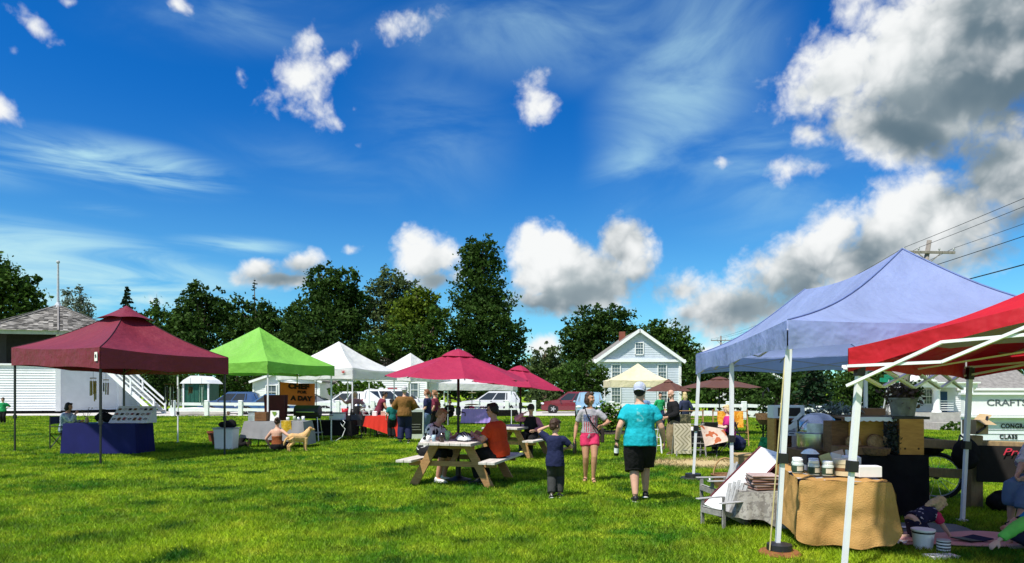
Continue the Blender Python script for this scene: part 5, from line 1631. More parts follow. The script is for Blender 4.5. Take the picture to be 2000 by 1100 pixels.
    if 'shoes' in W:
        m = W['shoes']
        first = None
        for (a_, fd, fn) in feet:
            g = MB(); rv = fd.cross(fn)
            low = W.get('sandal')
            g.tube([a_ - fd * .062 * s - fn * .050 * s, a_ - fd * .02 * s - fn * .047 * s, a_ + fd * .05 * s - fn * .055 * s, a_ + fd * .13 * s - fn * .062 * s, a_ + fd * .20 * s - fn * .068 * s], [.030 * s, .046 * s, .046 * s, .044 * s, .022 * s], 10, [1, 1, 1.02, 1.15, 1.4], [1, .95, .8, .62, .6], right=rv)
            if not low: g.ell(a_ - fn * .028 * s - fd * .012 * s, (.047 * s, .047 * s, .045 * s))
            if low:
                g = MB(); g.tube([a_ - fd * .06 * s - fn * .084 * s, a_ + fd * .06 * s - fn * .084 * s, a_ + fd * .19 * s - fn * .084 * s], [.04 * s, .042 * s, .03 * s], 10, [1, 1.05, 1.2], [.2, .2, .2], right=rv)
                g.tube([a_ + fd * .09 * s - fn * .058 * s - rv * .05 * s, a_ + fd * .10 * s - fn * .022 * s, a_ + fd * .09 * s - fn * .058 * s + rv * .05 * s], [.014 * s] * 3, 6)
                stuff(g.build('sandal', m, root, smooth=True)); continue
            so = MB(); so.tube([a_ - fd * .07 * s - fn * .082 * s, a_ + fd * .06 * s - fn * .084 * s, a_ + fd * .205 * s - fn * .084 * s], [.042 * s, .046 * s, .032 * s], 10, [1, 1.05, 1.2], [.2, .2, .2], right=rv)
            sh_o = skin(g.build('shoe', m, root), .012, 2); so.build('sole', W.get('sole', M_white), sh_o, smooth=True)
    root_info = dict(root=root, wL=wL, wR=wR, eL=eL, eR=eR, sh=sh, hc=hc, hm=hm, pel=pel, s=s, T=T, rt=rt, fw=fw, u=u, kL=kL, kR=kR, shl=shl, shr=shr)
    return root_info


def world_of(info, p):
    r = info['root']; return Matrix.Translation(r.location) @ r.rotation_euler.to_matrix().to_4x4() @ Vector(p)


def bottle(label, p, h, r, m, capm, tilt=(0, 0), name='bottle', lowband=None):
    t = thing(name, label, 'bottle', p); t.rotation_euler = (R(tilt[0]), R(tilt[1]), 0)
    b = MB(); b.lathe([(r * .9, -h * .62), (r, -h * .6), (r, h * .12), (r * .55, h * .27), (r * .45, h * .33)], n=14); b.build('body', m, t, smooth=True)
    c = MB(); c.lathe([(r * .5, h * .33), (r * .52, h * .40)], n=12); c.build('cap', capm, t)
    if lowband:
        c = MB(); c.lathe([(r * 1.02, -h * .4), (r * 1.02, -h * .02)], n=14, caps=False); c.build('label_band', lowband, t)
    return t


def flag_shirt_mat():
    """grey shirt with a faded flag print: blue canton and red stripes on the front"""
    m = cloth('heather_grey', (.33, .32, .34)); m = m.copy(); m.name = 'flag_print_shirt'
    nt = m.node_tree; L = nt.links.new
    p = [n for n in nt.nodes if n.type == 'BSDF_PRINCIPLED'][0]
    src = p.inputs['Base Color'].links[0].from_socket
    tc = nt.nodes.new('ShaderNodeTexCoord'); sp = nt.nodes.new('ShaderNodeSeparateXYZ'); L(tc.outputs['Object'], sp.inputs[0])
    def M(op, a, b):
        n = nt.nodes.new('ShaderNodeMath'); n.operation = op
        for i, q in enumerate((a, b)):
            if isinstance(q, bpy.types.NodeSocket): L(q, n.inputs[i])
            else: n.inputs[i].default_value = q
        return n.outputs[0]
    def rect(x0, x1, z0, z1):
        a = M('MULTIPLY', M('GREATER_THAN', sp.outputs[0], x0), M('LESS_THAN', sp.outputs[0], x1))
        b = M('MULTIPLY', M('GREATER_THAN', sp.outputs[2], z0), M('LESS_THAN', sp.outputs[2], z1))
        return M('MULTIPLY', M('MULTIPLY', a, b), M('GREATER_THAN', sp.outputs[1], .0))
    stripes = M('GREATER_THAN', M('FRACT', M('MULTIPLY', sp.outputs[0], 26.0), 0.0), .5)
    nz = nt.nodes.new('ShaderNodeTexNoise'); nz.inputs['Scale'].default_value = 30; wear = M('GREATER_THAN', nz.outputs['Fac'], .42)
    def mix(f, a, c):
        n = nt.nodes.new('ShaderNodeMix'); n.data_type = 'RGBA'; L(f, n.inputs['Factor']); L(a, n.inputs['A']); n.inputs['B'].default_value = (*c, 1); return n.outputs['Result']
    c1 = mix(M('MULTIPLY', M('MULTIPLY', rect(-.13, .11, .90, 1.20), stripes), wear), src, (.34, .035, .06))
    c2 = mix(M('MULTIPLY', rect(.0, .12, 1.09, 1.22), wear), c1, (.07, .10, .20))
    L(c2, p.inputs['Base Color'])
    return m


def spot_mat(name, base, spot, scale, thr, ymax=None, box=None):
    m = cloth(name + '_base', base).copy(); m.name = name
    nt = m.node_tree; L = nt.links.new
    p = [n for n in nt.nodes if n.type == 'BSDF_PRINCIPLED'][0]; src = p.inputs['Base Color'].links[0].from_socket
    tc = nt.nodes.new('ShaderNodeTexCoord')
    vo = nt.nodes.new('ShaderNodeTexNoise'); vo.inputs['Scale'].default_value = scale; vo.inputs['Detail'].default_value = 1.5; L(tc.outputs['Object'], vo.inputs['Vector'])
    g = nt.nodes.new('ShaderNodeMath'); g.operation = 'GREATER_THAN'; L(vo.outputs['Fac'], g.inputs[0]); g.inputs[1].default_value = thr
    f = g.outputs[0]
    if box:
        sp = nt.nodes.new('ShaderNodeSeparateXYZ'); L(tc.outputs['Object'], sp.inputs[0])
        for i, (a, b) in enumerate(box):
            for op, q in (('GREATER_THAN', a), ('LESS_THAN', b)):
                k = nt.nodes.new('ShaderNodeMath'); k.operation = op; L(sp.outputs[i], k.inputs[0]); k.inputs[1].default_value = q
                mu = nt.nodes.new('ShaderNodeMath'); mu.operation = 'MULTIPLY'; L(f, mu.inputs[0]); L(k.outputs[0], mu.inputs[1]); f = mu.outputs[0]
    n = nt.nodes.new('ShaderNodeMix'); n.data_type = 'RGBA'; L(f, n.inputs['Factor']); L(src, n.inputs['A']); n.inputs['B'].default_value = (*spot, 1); L(n.outputs['Result'], p.inputs['Base Color'])
    return m


C_black = cloth('black', (.010, .010, .011)); C_navy = cloth('navy', (.014, .018, .055)); C_jean = cloth('denim', (.10, .16, .26)); C_darkjean = cloth('dark_denim', (.022, .028, .06))
C_red = cloth('orange_red', (.50, .045, .012)); C_pink = cloth('pink', (.55, .035, .11)); C_maroon = cloth('maroon', (.14, .022, .040)); C_brown = cloth('brown_canvas', (.17, .085, .025))
C_teal = cloth('teal', (.012, .13, .12)); C_mauve = cloth('mauve', (.25, .13, .16)); C_khaki = cloth('khaki', (.20, .15, .085)); C_white = cloth('white', (.66, .66, .66)); C_blue = cloth('soft_blue', (.13, .22, .36)); C_green = cloth('bright_green', (.02, .28, .10)); C_magenta = cloth('magenta', (.42, .02, .16)); C_lime = cloth('lime_green', (.14, .55, .10)); C_sky = cloth('sky_blue', (.02, .22, .50)); C_rosepink = cloth('dusty_rose', (.40, .16, .20))
S_black = mat('black_shoe', (.012, .012, .013), .5, .2); S_white = mat('white_shoe', (.6, .6, .58), .5, .1); S_neon = mat('neon_shoe', (.55, .62, .10), .5, .1); S_brown = mat('brown_shoe', (.07, .04, .025), .5, .2)
STAND = {}


def at(x, y, dx=0, dy=0):
    g = G(x, y); return V3(g.x + dx, g.y + dy, 0)


# the walking couple and the boy, nearest of all
turq = spot_mat('turquoise_tee_with_print', (.010, .33, .40), (.11, .42, .46), 20, .50, box=((-.06, .035), (-1, .02), (1.19, 1.38)))
w1 = person('man in a turquoise T-shirt, black shorts and pale cap walking away', at(1250, 980), -6, 1.73, dict(fl=(-.07, -.04, .09), fr=(.10, .20, .12), hl=(-.34, .06, .90), hr=(.36, .10, .90), head=(-12, 6), lean=(0, .03, .50), toe=(0, 10)),
            dict(shirt=(turq, .36, .12), loose=.035, pants=(C_black, .56, .045), shoes=S_black, style='short', hair='black', cap=(spot_mat('pale_blue_cap', (.36, .40, .52), (.62, .63, .66), 10, .55), True)), fat=1.28, voxel=.011, sk='fair')
bottle('dark water bottle with a pale band in the hand of the man in turquoise', world_of(w1, w1['wL'] + V3(0, .03, -.10)), .20, .036, mat('dark_bottle', (.014, .014, .015), .3), M_black, lowband=M_white, tilt=(12, 0))
wt = MB(); d = (w1['wL'] - w1['eL']).normalized(); wt.tube([w1['wL'] - d * .035, w1['wL'] - d * .005], [.036, .035], 10); wt.build('wristwatch', M_black, w1['root'])

w2 = person('woman in a grey flag T-shirt and pink shorts walking towards us', at(1152, 941), 178, 1.60, dict(fl=(-.06, .10, .09), fr=(.08, -.06, .09), hr=(.30, .03, .87), hl=(-.22, .26, 1.12), el=(-.7, -.7, 0), head=(48, 0), fy=(4, -14)),
            dict(shirt=(flag_shirt_mat(), .38, .06), loose=.016, pants=(C_pink, .25, .017), pname='shorts', shoes=S_black, sandal=True, style='bob', hair='brown'), fat=.98, voxel=.011, sk='tan')
sg = MB(); sg.tube([w2['sh'] + V3(.10, .02, .05), w2['sh'] + V3(.06, .145, -.10), w2['pel'] + V3(-.05, .155, .18), w2['pel'] + V3(-.19, .08, .02), w2['pel'] + V3(-.18, -.10, .10), w2['sh'] + V3(-.02, -.13, -.12), w2['sh'] + V3(.10, -.02, .06)], .011, 6)
bg_ = thing('shoulder_bag', 'small dark crossbody bag worn by the woman in pink shorts', 'bag', w2['root'].location, 178)
sg.build('strap', M_blackcloth, bg_, smooth=True)
b_ = MB(); b_.box((-.225, -.02, .84), (.06, .20, .26)); b_.build('pouch', mat('brown_black_bag', (.03, .02, .018), .6), bg_, bevel=.015)
bottle('slim black flask in the hand of the woman in pink shorts', world_of(w2, w2['wR'] + V3(0, .02, -.12)), .26, .034, M_black, M_black, tilt=(4, 0))

w3 = person('small boy in a navy T-shirt and dark trousers with one arm raised', at(1084, 973), -10, 1.18, dict(pel=(0, 0, .90), fl=(-.07, -.10, .10), fr=(.09, .10, .09), hl=(-.16, .02, 1.62), el=(-1, .2, .1), hr=(.20, .26, 1.10), er=(.9, -.4, -.2), head=(-48, 4), fy=(20, -15), toe=(14, 0)),
            dict(shirt=(C_navy, .40, .20), loose=.030, pants=(cloth('charcoal', (.035, .037, .036)), .97, .028), shoes=spot_mat('patterned_sneaker', (.03, .03, .03), (.5, .48, .45), 26, .55), style='fringe', hair='brown'), fat=1.1, voxel=.010, hs=1.28, sk='fair')

# picnic table pair
TBL = V3(-.88, 12.0, 0); TR = -15.0
def tl(x, y, z=0):
    return TBL + Euler((0, 0, R(TR))).to_matrix() @ V3(x, y, z)

jersey = spot_mat('white_black_jersey', (.62, .62, .62), (.02, .02, .025), 8.5, .53)
person('man in an orange-red T-shirt with dark hair sitting at the picnic table', tl(.72, -.12), TR + 84, 1.80, dict(pel=(0, 0, .56), lean=(0, .10, .49), hl=(-.14, .42, .84), hr=(.16, .40, .84), el=(-.6, -.3, -.8), er=(.6, -.3, -.8), fl=(-.12, .34, .09), fr=(.14, .30, .09), kl=(0, .6, 1), kr=(0, .6, 1), head=(4, 8)),
       dict(shirt=(C_red, .36, .06), loose=.030, pants=(C_black, .97, .02), shoes=S_black, style='short', hair='black', glasses='thin'), fat=1.2, voxel=.012, sk='ruddy')
person('man in a white and black jersey bending over the picnic table', tl(-.74, .0), TR - 98, 1.78, dict(pel=(0, 0, .56), lean=(0, .25, .43), hl=(-.12, .56, .82), hr=(.18, .50, .82), el=(-.7, -.2, -.7), er=(.7, -.2, -.7), fl=(-.12, .32, .09), fr=(.14, .34, .09), kl=(0, .6, 1), kr=(0, .6, 1), head=(-4, 30), hoff=(0, .04, -.02)),
       dict(shirt=(jersey, .50, .05), loose=.022, pants=(C_black, .56, .02), shoes=S_white, style='short', hair='sandy'), fat=1.05, voxel=.012, sk='ruddy')

# woman at the second picnic table
person('woman in a black vest and dark cap sitting with a hand to her face', at(1037, 893), 168, 1.66, dict(pel=(0, 0, .55), lean=(0, -.01, .50), hr=(.16, .20, 1.15), er=(1, 0, -.6), hl=(-.14, .26, .72), el=(-.8, -.3, -.3), fl=(-.06, .40, .09), fr=(.12, .46, .22), kl=(0, .6, 1), kr=(.1, .7, 1), head=(0, 2), toe=(0, -10)),
       dict(shirt=(C_rosepink, .96, .04), vest=C_black, pants=(C_black, .97, .012), shoes=S_neon, style='short', hair='brown', cap=(cloth('charcoal_cap', (.03, .03, .033)), False), glasses='dark'), voxel=.012)

# group at the red table
person('man in a brown jacket, navy trousers and grey cap seen from behind', at(790, 865), 4, 1.80, dict(fl=(-.13, 0, .09), fr=(.13, .02, .09), hl=(-.16, .26, 1.06), hr=(.18, .26, 1.06), el=(-1, -.4, -.3), er=(1, -.4, -.3)), dict(shirt=(C_brown, .98, .12), sname='jacket', loose=.045, pants=(C_navy, .97, .03), shoes=S_black, style='short', hair='grey', cap=(cloth('grey_cap', (.42, .42, .43)), True)), fat=1.12)
person('boy in a teal T-shirt and dark trousers beside the brown-jacketed man', at(766, 857), 25, 1.36, dict(hl=(-.25, .10, .92), hr=(.24, .1, .92), head=(35, 10)), dict(shirt=(C_teal, .42, .10), loose=.03, pants=(C_black, .97, .03), shoes=S_black, style='fringe', hair='black'), hs=1.15)
person('red-haired woman in a navy T-shirt and jeans standing in profile', at(835, 856), 82, 1.72, dict(fl=(-.11, .06, .09), fr=(.10, -.06, .09), hl=(-.20, .22, .95), hr=(.20, .20, .95), head=(4, 0)), dict(shirt=(C_navy, .42, .10), loose=.03, pants=(C_jean, .90, .03), shoes=S_white, style='pony', hair='auburn'), fat=1.05)
person('person in dark maroon standing behind the red-haired woman', at(850, 850), 70, 1.70, dict(), dict(shirt=(C_maroon, .45, .08), pants=(C_black, .97, .03), shoes=S_black, style='pony', hair='sandy'), fat=1.05)
person('woman in a sleeveless maroon dress leaning over the red table', at(739, 850), -75, 1.70, dict(lean=(0, .20, .45), hl=(-.2, .42, .92), hr=(.14, .45, .92), el=(-.8, -.5, 0), er=(.8, -.5, 0), head=(0, 25)), dict(shirt=(C_maroon, .12, .12), sname='dress_top', loose=.022, skirt=(C_maroon, .50, .08), shoes=S_black, style='bun', hair='black'), fat=1.18, sk='tan')
person('woman in a mauve top stretching one arm out behind the black table', at(694, 846), 170, 1.66, dict(hr=(.60, .08, 1.44), er=(.3, -.4, -1), hl=(-.30, .16, 1.02), el=(-.9, -.4, -.2), head=(-10, 4)), dict(shirt=(C_mauve, .5, .08), loose=.03, pants=(C_black, .97, .03), shoes=S_black, style='short', hair='grey'), fat=1.12)
person('small child in a white hat behind the red table', at(711, 849), 180, 1.12, dict(), dict(shirt=(C_maroon, .5, .1), pants=(C_black, .97, .02), shoes=S_black, style='short', hair='blond', cap=(C_white, False)), hs=1.25)
person('toddler in pink standing near the white minivan', at(829, 838), 175, .92, dict(), dict(shirt=(C_pink, .9, .16), loose=.04, pants=(C_pink, .97, .03), shoes=S_white, style='fringe', hair='brown'), hs=1.3, voxel=.018)
person('person in black with dark hair sitting behind the purple table', at(879, 829), 150, 1.62, dict(pel=(0, 0, .55), fl=(-.12, .36, .09), fr=(.12, .36, .09), kl=(0, .6, 1), kr=(0, .6, 1), hl=(-.2, .35, .78), hr=(.2, .35, .78), head=(0, 15)), dict(shirt=(C_black, .95, .05), loose=.04, pants=(C_black, .97, .02), shoes=S_black, style='bob', hair='black'), fat=1.2, voxel=.018)
# maroon canopy
person('dark-haired woman in a pale blue blouse sitting at the navy cloth table', V3(-12.96, 19.3, 0), -84, 1.66, dict(pel=(0, 0, .57), lean=(0, .08, .49), hr=(.12, .36, 1.06), er=(.4, .1, -1), hl=(-.1, .42, .82), el=(-.4, -.2, -1), fl=(-.1, .38, .09), fr=(.1, .34, .09), kl=(0, .6, 1), kr=(0, .6, 1), head=(6, 10)),
       dict(shirt=(spot_mat('mottled_blue_blouse', (.40, .47, .55), (.16, .22, .32), 14, .55), .92, .08), loose=.035, pants=(C_black, .97, .02), shoes=S_white, style='bob', hair='black'), fat=1.12, sk='ruddy')
person('child in a green top standing at the edge of the bandstand lawn', at(6, 828), 200, 1.34, dict(hl=(-.3, .15, 1.1), hr=(.26, .1, 1.0)), dict(shirt=(C_green, .6, .12), loose=.04, pants=(C_black, .97, .02), shoes=S_black, style='fringe', hair='brown'), hs=1.15, voxel=.018)
# sitting by the grey table
person('woman in a brown racerback top sitting cross-legged on the grass', at(541, 880), -12, 1.66, dict(pel=(0, 0, .13), lean=(-.02, .04, .50), hl=(-.30, .10, .12), el=(-.6, -.6, 0), hr=(.40, .20, .30), er=(.6, -.4, -.2), fl=(.12, .30, .07), fr=(-.12, .36, .07), kl=(-1, .5, .3), kr=(1, .5, .3), fy=(-80, 80), head=(18, 10)),
       dict(tank=cloth('burnt_orange', (.22, .065, .022)), pants=(C_black, .52, .012), pname='shorts', shoes=S_brown, style='bun', hair='brown'), sk='fair', voxel=.012, fat=1.02)
person('child crouching low beside the white bin behind the canopy pole', at(468, 874), -40, 1.15, dict(pel=(0, 0, .13), lean=(0, .22, .42), hl=(-.22, .26, .14), hr=(.22, .30, .14), el=(-1, 0, .3), er=(1, 0, .3), fl=(.12, .30, .07), fr=(-.12, .36, .07), kl=(-1, .5, .4), kr=(1, .5, .4), fy=(-80, 80), head=(0, 40)), dict(shirt=(C_black, .4, .04), pants=(C_black, .3, .02), pname='shorts', style='bob', hair='black'), hs=1.15, sk='fair')
# right of the walking man
person('old bald man in a black sweater and khaki trousers looking at the rugs', at(1316, 887), 98, 1.68, dict(fl=(-.11, .06, .09), fr=(.11, -.06, .09), lean=(0, .05, .495), hl=(-.18, .24, 1.02), hr=(.18, .22, 1.0), head=(10, 20), el=(-.6, -1, 0)), dict(shirt=(C_black, .98, .10), sname='sweater', loose=.04, pants=(C_khaki, .97, .035), shoes=S_brown, style='bald', hair='grey'), fat=1.08, voxel=.013)
person('blond woman in dark blue standing behind the old man', at(1338, 853), 10, 1.62, dict(), dict(shirt=(C_darkjean, .9, .1), pants=(C_darkjean, .97, .02), shoes=S_black, style='long', hair='blond'))
person('grey-haired person in a soft blue shirt half hidden by the man in turquoise', at(1256, 868), 20, 1.66, dict(head=(-60, 0), hl=(-.34, .1, .96)), dict(shirt=(C_blue, .45, .1), loose=.035, pants=(C_khaki, .97, .03), shoes=S_brown, style='short', hair='grey'), fat=1.15)
person('dark-haired person in a green shirt beyond the rug racks', at(1289, 840), 190, 1.60, dict(), dict(shirt=(C_green, .45, .1), pants=(C_darkjean, .97, .03), shoes=S_black, style='short', hair='black'), voxel=.018)
person('light-haired woman in a magenta top sitting on a black folding chair', at(1426, 886), 78, 1.62, dict(pel=(0, 0, .56), lean=(0, .06, .49), hl=(-.18, .38, .78), hr=(.18, .36, .80), el=(-.6, -.3, -.7), er=(.6, -.3, -.7), fl=(-.1, .40, .09), fr=(.12, .40, .09), kl=(0, .6, 1), kr=(0, .6, 1), head=(0, 24)), dict(shirt=(C_magenta, .42, .06), loose=.03, pants=(C_black, .97, .02), shoes=S_black, style='bob', hair='blond'), fat=1.1, voxel=.013, sk='pale')

# at the right edge: blanket children and the seated woman
star = spot_mat('navy_floral_dress', (.016, .018, .05), (.45, .46, .5), 17, .60)
person('blond toddler in a navy floral dress crawling on the pink blanket', at(1792, 1054), -74, .95, dict(pel=(0, -.1, .40), lean=(0, .46, .12), hl=(-.16, .60, .08), hr=(.14, .66, .08), el=(-.5, -1, .3), er=(.5, -1, .3), fl=(-.14, -.30, .05), fr=(.14, -.26, .05), kl=(0, 1, -.6), kr=(0, 1, -.6), fy=(180, 180), head=(0, 62), hoff=(0, .06, -.02)),
       dict(shirt=(C_pink, .34, .03), loose=.03, vest=star, skirt=(star, .34, .06), shoes=S_black, style='long', hair='blond'), hs=1.3, sk='pale', voxel=.009, fat=1.1)
person('woman in jeans, a pale flowered blouse and black sandals sitting at the edge', V3(6.46, 8.05, 0), 108, 1.66, dict(pel=(0, 0, .58), lean=(0, -.02, .5), hl=(-.06, .34, .66), hr=(.1, .36, .66), el=(-.6, -.6, -.2), er=(.6, -.6, -.2), fl=(-.08, .62, .09), fr=(.12, .46, .09), kl=(0, .6, 1), kr=(0, .6, 1), fy=(10, 30), head=(0, 15)),
       dict(shirt=(spot_mat('flowered_blouse', (.55, .50, .56), (.28, .20, .30), 18, .58), .6, .1), loose=.04, pants=(C_jean, .80, .03), shoes=S_black, sandal=True, style='bob', hair='brown'), fat=1.1, voxel=.012)
person('child in bright blue sitting at the edge of the pink blanket', V3(5.52, 7.0, 0), 80, 1.0, dict(pel=(0, 0, .16), lean=(0, -.02, .5), hl=(-.2, .4, .3), hr=(.2, .4, .3), fl=(-.12, .50, .08), fr=(.12, .52, .08), kl=(0, .4, 1), kr=(0, .4, 1), head=(0, 20)), dict(shirt=(C_sky, .5, .1), loose=.04, pants=(C_black, .5, .03), pname='shorts', style='fringe', hair='brown'), hs=1.25, voxel=.012)
person('child in a lime green sleeve reaching in from the edge', V3(5.36, 6.55, 0), 4, 1.32, dict(pel=(0, 0, .13), lean=(-.14, .05, .46), hl=(-.86, .10, .10), el=(-.3, -.3, 1), hr=(.2, .3, .15), fl=(.12, .36, .07), fr=(-.10, .42, .07), kl=(-1, .5, .4), kr=(1, .5, .4), fy=(-80, 80), head=(30, 20)), dict(shirt=(C_lime, .92, .05), loose=.03, pants=(C_darkjean, .97, .02), style='fringe', hair='blond'), hs=1.22, sk='pale', voxel=.010)


# ------------------------------------------------------------------ dog
def dog():
    p = at(583, 882)
    root = thing('dog', 'golden retriever standing beside the woman on the grass, looking away', 'dog', p, -58)
    root.scale = (.82, .74, .80)
    b = MB(); Y = V3
    b.tube([Y(0, -.36, .47), Y(0, -.25, .49), Y(0, 0, .47), Y(0, .2, .47), Y(0, .30, .52)], [.12, .145, .145, .170, .12], 14, [1, .95, .9, .85, .9], [1, 1, 1.0, 1.1, 1])
    b.tube([Y(0, .20, .50), Y(0, .31, .62), Y(0, .39, .73)], [.14, .115, .085], 12)
    b.ell(Y(0, .43, .77), (.068, .088, .070)); b.tube([Y(0, .46, .765), Y(0, .54, .745), Y(0, .595, .735)], [.048, .038, .030], 10)
    for s in (-1, 1):
        b.tube([Y(s * .09, .24, .46), Y(s * .10, .25, .26), Y(s * .095, .235, .20), Y(s * .095, .25, .06)], [.075, .052, .042, .036], 10)
        b.ell(Y(s * .095, .275, .03), (.036, .055, .030))
        b.tube([Y(s * .09, -.30, .46), Y(s * .105, -.22, .30), Y(s * .10, -.36, .19), Y(s * .10, -.345, .05)], [.115, .08, .042, .036], 10)
        b.ell(Y(s * .10, -.32, .03), (.036, .055, .030))
    b.tube([Y(0, -.38, .50), Y(0, -.46, .42), Y(0, -.52, .30), Y(0, -.53, .22)], [.035, .042, .036, .012], 8)
    fur = mat('golden_fur', (.50, .28, .10), .8, .25, 9, col2=(.62, .42, .20), bump=.5, bscale=60)
    body = skin(b.build('body', fur, root), .012, 3, .010, _strand)
    for s in (-1, 1):
        e = MB(); e.tube([Y(s * .060, .405, .82), Y(s * .092, .405, .77), Y(s * .088, .42, .70)], [.022, .034, .010], 8, [1, 1, 1], [.5, .5, .5]); e.build('ear', mat('ear_fur', (.34, .17, .06), .8, .2), root, smooth=True)
    n = MB(); n.ell(Y(0, .622, .742), (.018, .014, .014)); n.build('nose', M_black, root, smooth=True)
    m = MB(); m.ell(Y(0, .575, .712), (.024, .04, .012)); m.build('mouth', M_black, root, smooth=True)
    c = MB(); c.tube([Y(0, .33, .60), Y(0, .315, .62)], [.102, .102], 16); c.build('collar', mat('dark_red_collar', (.10, .012, .02), .6), root)


dog()

# ------------------------------------------------------------------ tables, cloths and goods
def picnic_table(label, loc, rz):
    root = thing('picnic_table', label, 'picnic table', loc, rz, 'wooden picnic tables')
    grey = M_greywood
    top = None
    for i in range(5):
        x = -.375 + i * .1875
        if top is None:
            mb = MB(); mb.box((0, 0, 0), (.178, 1.92, .042)); top = mb.build('tabletop_plank', mat('bleached_table_wood', (.50, .47, .43), .75, .15, 4, stretch=(6, 1, 2), bump=.2), root, bevel=.005); top.location = (x, 0, .745)
        else: copy_part(top, root, (x, rng.uniform(-.008, .008), .745))
    bp = None
    for s in (-1, 1):
        for j in range(2):
            x = s * (.66 + j * .145)
            if bp is None: mb = MB(); mb.box((0, 0, 0), (.138, 1.92, .042)); bp = mb.build('bench_plank', _mats['bleached_table_wood'], root, bevel=.005); bp.location = (x, 0, .445)
            else: copy_part(bp, root, (x, rng.uniform(-.01, .01), .445))
    lg = M_pine
    for y in (-.62, .62):
        for s in (-1, 1):
            mb = MB(); mb.beam((s * .29, y, .72), (s * .70, y - .0, -.005), .045, .145, (1, 0, .6)); mb.build('leg', lg, root, bevel=.006)
        mb = MB(); mb.beam((-.80, y + .045, .385), (.80, y + .045, .385), .042, .09); mb.build('seat_bearer', lg, root, bevel=.004)
        mb = MB(); mb.beam((-.40, y + .045, .69), (.40, y + .045, .69), .042, .08); mb.build('top_bearer', lg, root, bevel=.004)
    for s in (-1, 1):
        mb = MB(); mb.beam((0, s * .58, .40), (0, s * .10, .70), .042, .085, (1, 0, 0)); mb.build('brace', lg, root)
    for s in (-1, 1):
        mb = MB()
        mb.box((s * .462, 0, .742), (.012, 1.92, .05)); mb.build('edge_board', M_oldwood, root)
    return root


picnic_table('near wooden picnic table with two men and a bicycle helmet on it', TBL, TR)
picnic_table('further picnic table beside the woman in the black vest', V3(.05, 16.9, 0), -22)


def cup(label, p, r0, r1, h, m, name='cup', cat='cup', lid=None, liquid=None):
    t = thing(name, label, cat, p)
    b = MB(); b.lathe([(r0, 0), (r1, h), (r1 * .9, h), (r0 * .9, .01)], n=16); b.build('body', m, t, smooth=True)
    if lid: b = MB(); b.lathe([(r1 * 1.03, h), (r1 * 1.05, h + .012), (r1 * .7, h + .03)], n=16); b.build('lid', lid, t)
    return t


tz_ = .767
cup('tall clear cup full of dark coffee on the near picnic table', tl(-.13, -.72, tz_), .034, .047, .155, mat('iced_coffee', (.022, .011, .007), .15, .1, spec=.7), lid=None)
cup('small dark jar beside the coffee cup', tl(-.20, -.62, tz_), .03, .03, .07, mat('dark_jar', (.03, .02, .02), .3), 'jar', 'jar')
cup('small white cup at the far left corner of the near picnic table', tl(-.36, -.78, tz_), .03, .036, .10, M_paper)
cup('pale blue cup by the elbow of the man in the jersey', tl(-.32, -.62, tz_), .03, .036, .11, mat('pale_blue_plastic', (.35, .5, .6), .4))
cup('green-tinted drink cup held near the umbrella pole', tl(-.17, -.35, tz_ + .0), .03, .05, .17, mat('green_drink', (.25, .50, .22), .2, .2))


def helmet():
    t = thing('bicycle_helmet', 'white and black bicycle helmet lying on the near picnic table', 'helmet', tl(.17, -.45, tz_), 35)
    b = MB()
    def fn(u, v):
        a = u * 2 * math.pi; ph = v * math.pi / 2 * .97
        r = 1 + .05 * math.cos(6 * a) * math.cos(ph)
        return (math.cos(a) * math.cos(ph) * .115 * r, math.sin(a) * math.cos(ph) * .155 * r, .02 + math.sin(ph) * .135)
    b.grid(fn, 36, 10); b.build('shell', M_white, t, smooth=True)
    for k in range(-2, 3):
        v = MB(); pts = [(k * .040 * math.cos(q * .5), math.sin(q) * .152 * (1 - .06 * abs(k)), .03 + math.cos(q) * .128 * (1 - .10 * abs(k))) for q in (-1.1, -.7, -.2, .3, .8, 1.1)]
        v.tube(pts, [.006, .014, .016, .016, .014, .006], 6); v.build('vent_slot', M_black, t, smooth=True)
    r = MB(); r.tube([(math.cos(a) * .118, math.sin(a) * .157, .02) for a in [i * 2 * math.pi / 24 for i in range(25)]], .008, 5); r.build('rim', M_black, t)


helmet()
t = thing('phone', 'black phone lying by the umbrella pole on the picnic table', 'phone', tl(.02, -.25, tz_), 50); b = MB(); b.box((0, 0, .006), (.075, .15, .010)); b.build('case', M_black, t, bevel=.003); b = MB(); b.box((0, 0, .0125), (.068, .14, .002)); b.build('screen', M_glassdark, t)
t = thing('paper_plate', 'white paper plate on the near picnic table in front of the man in orange-red', 'plate', tl(.25, -.1, tz_)); b = MB(); b.lathe([(.075, 0), (.11, .014), (.108, .018), (.072, .005)], n=24); b.build('dish', M_paper, t); b = MB(); b.ell((0, 0, .02), (.05, .04, .018)); b.build('food', mat('bread_crust', (.35, .2, .08), .8), t, smooth=True)


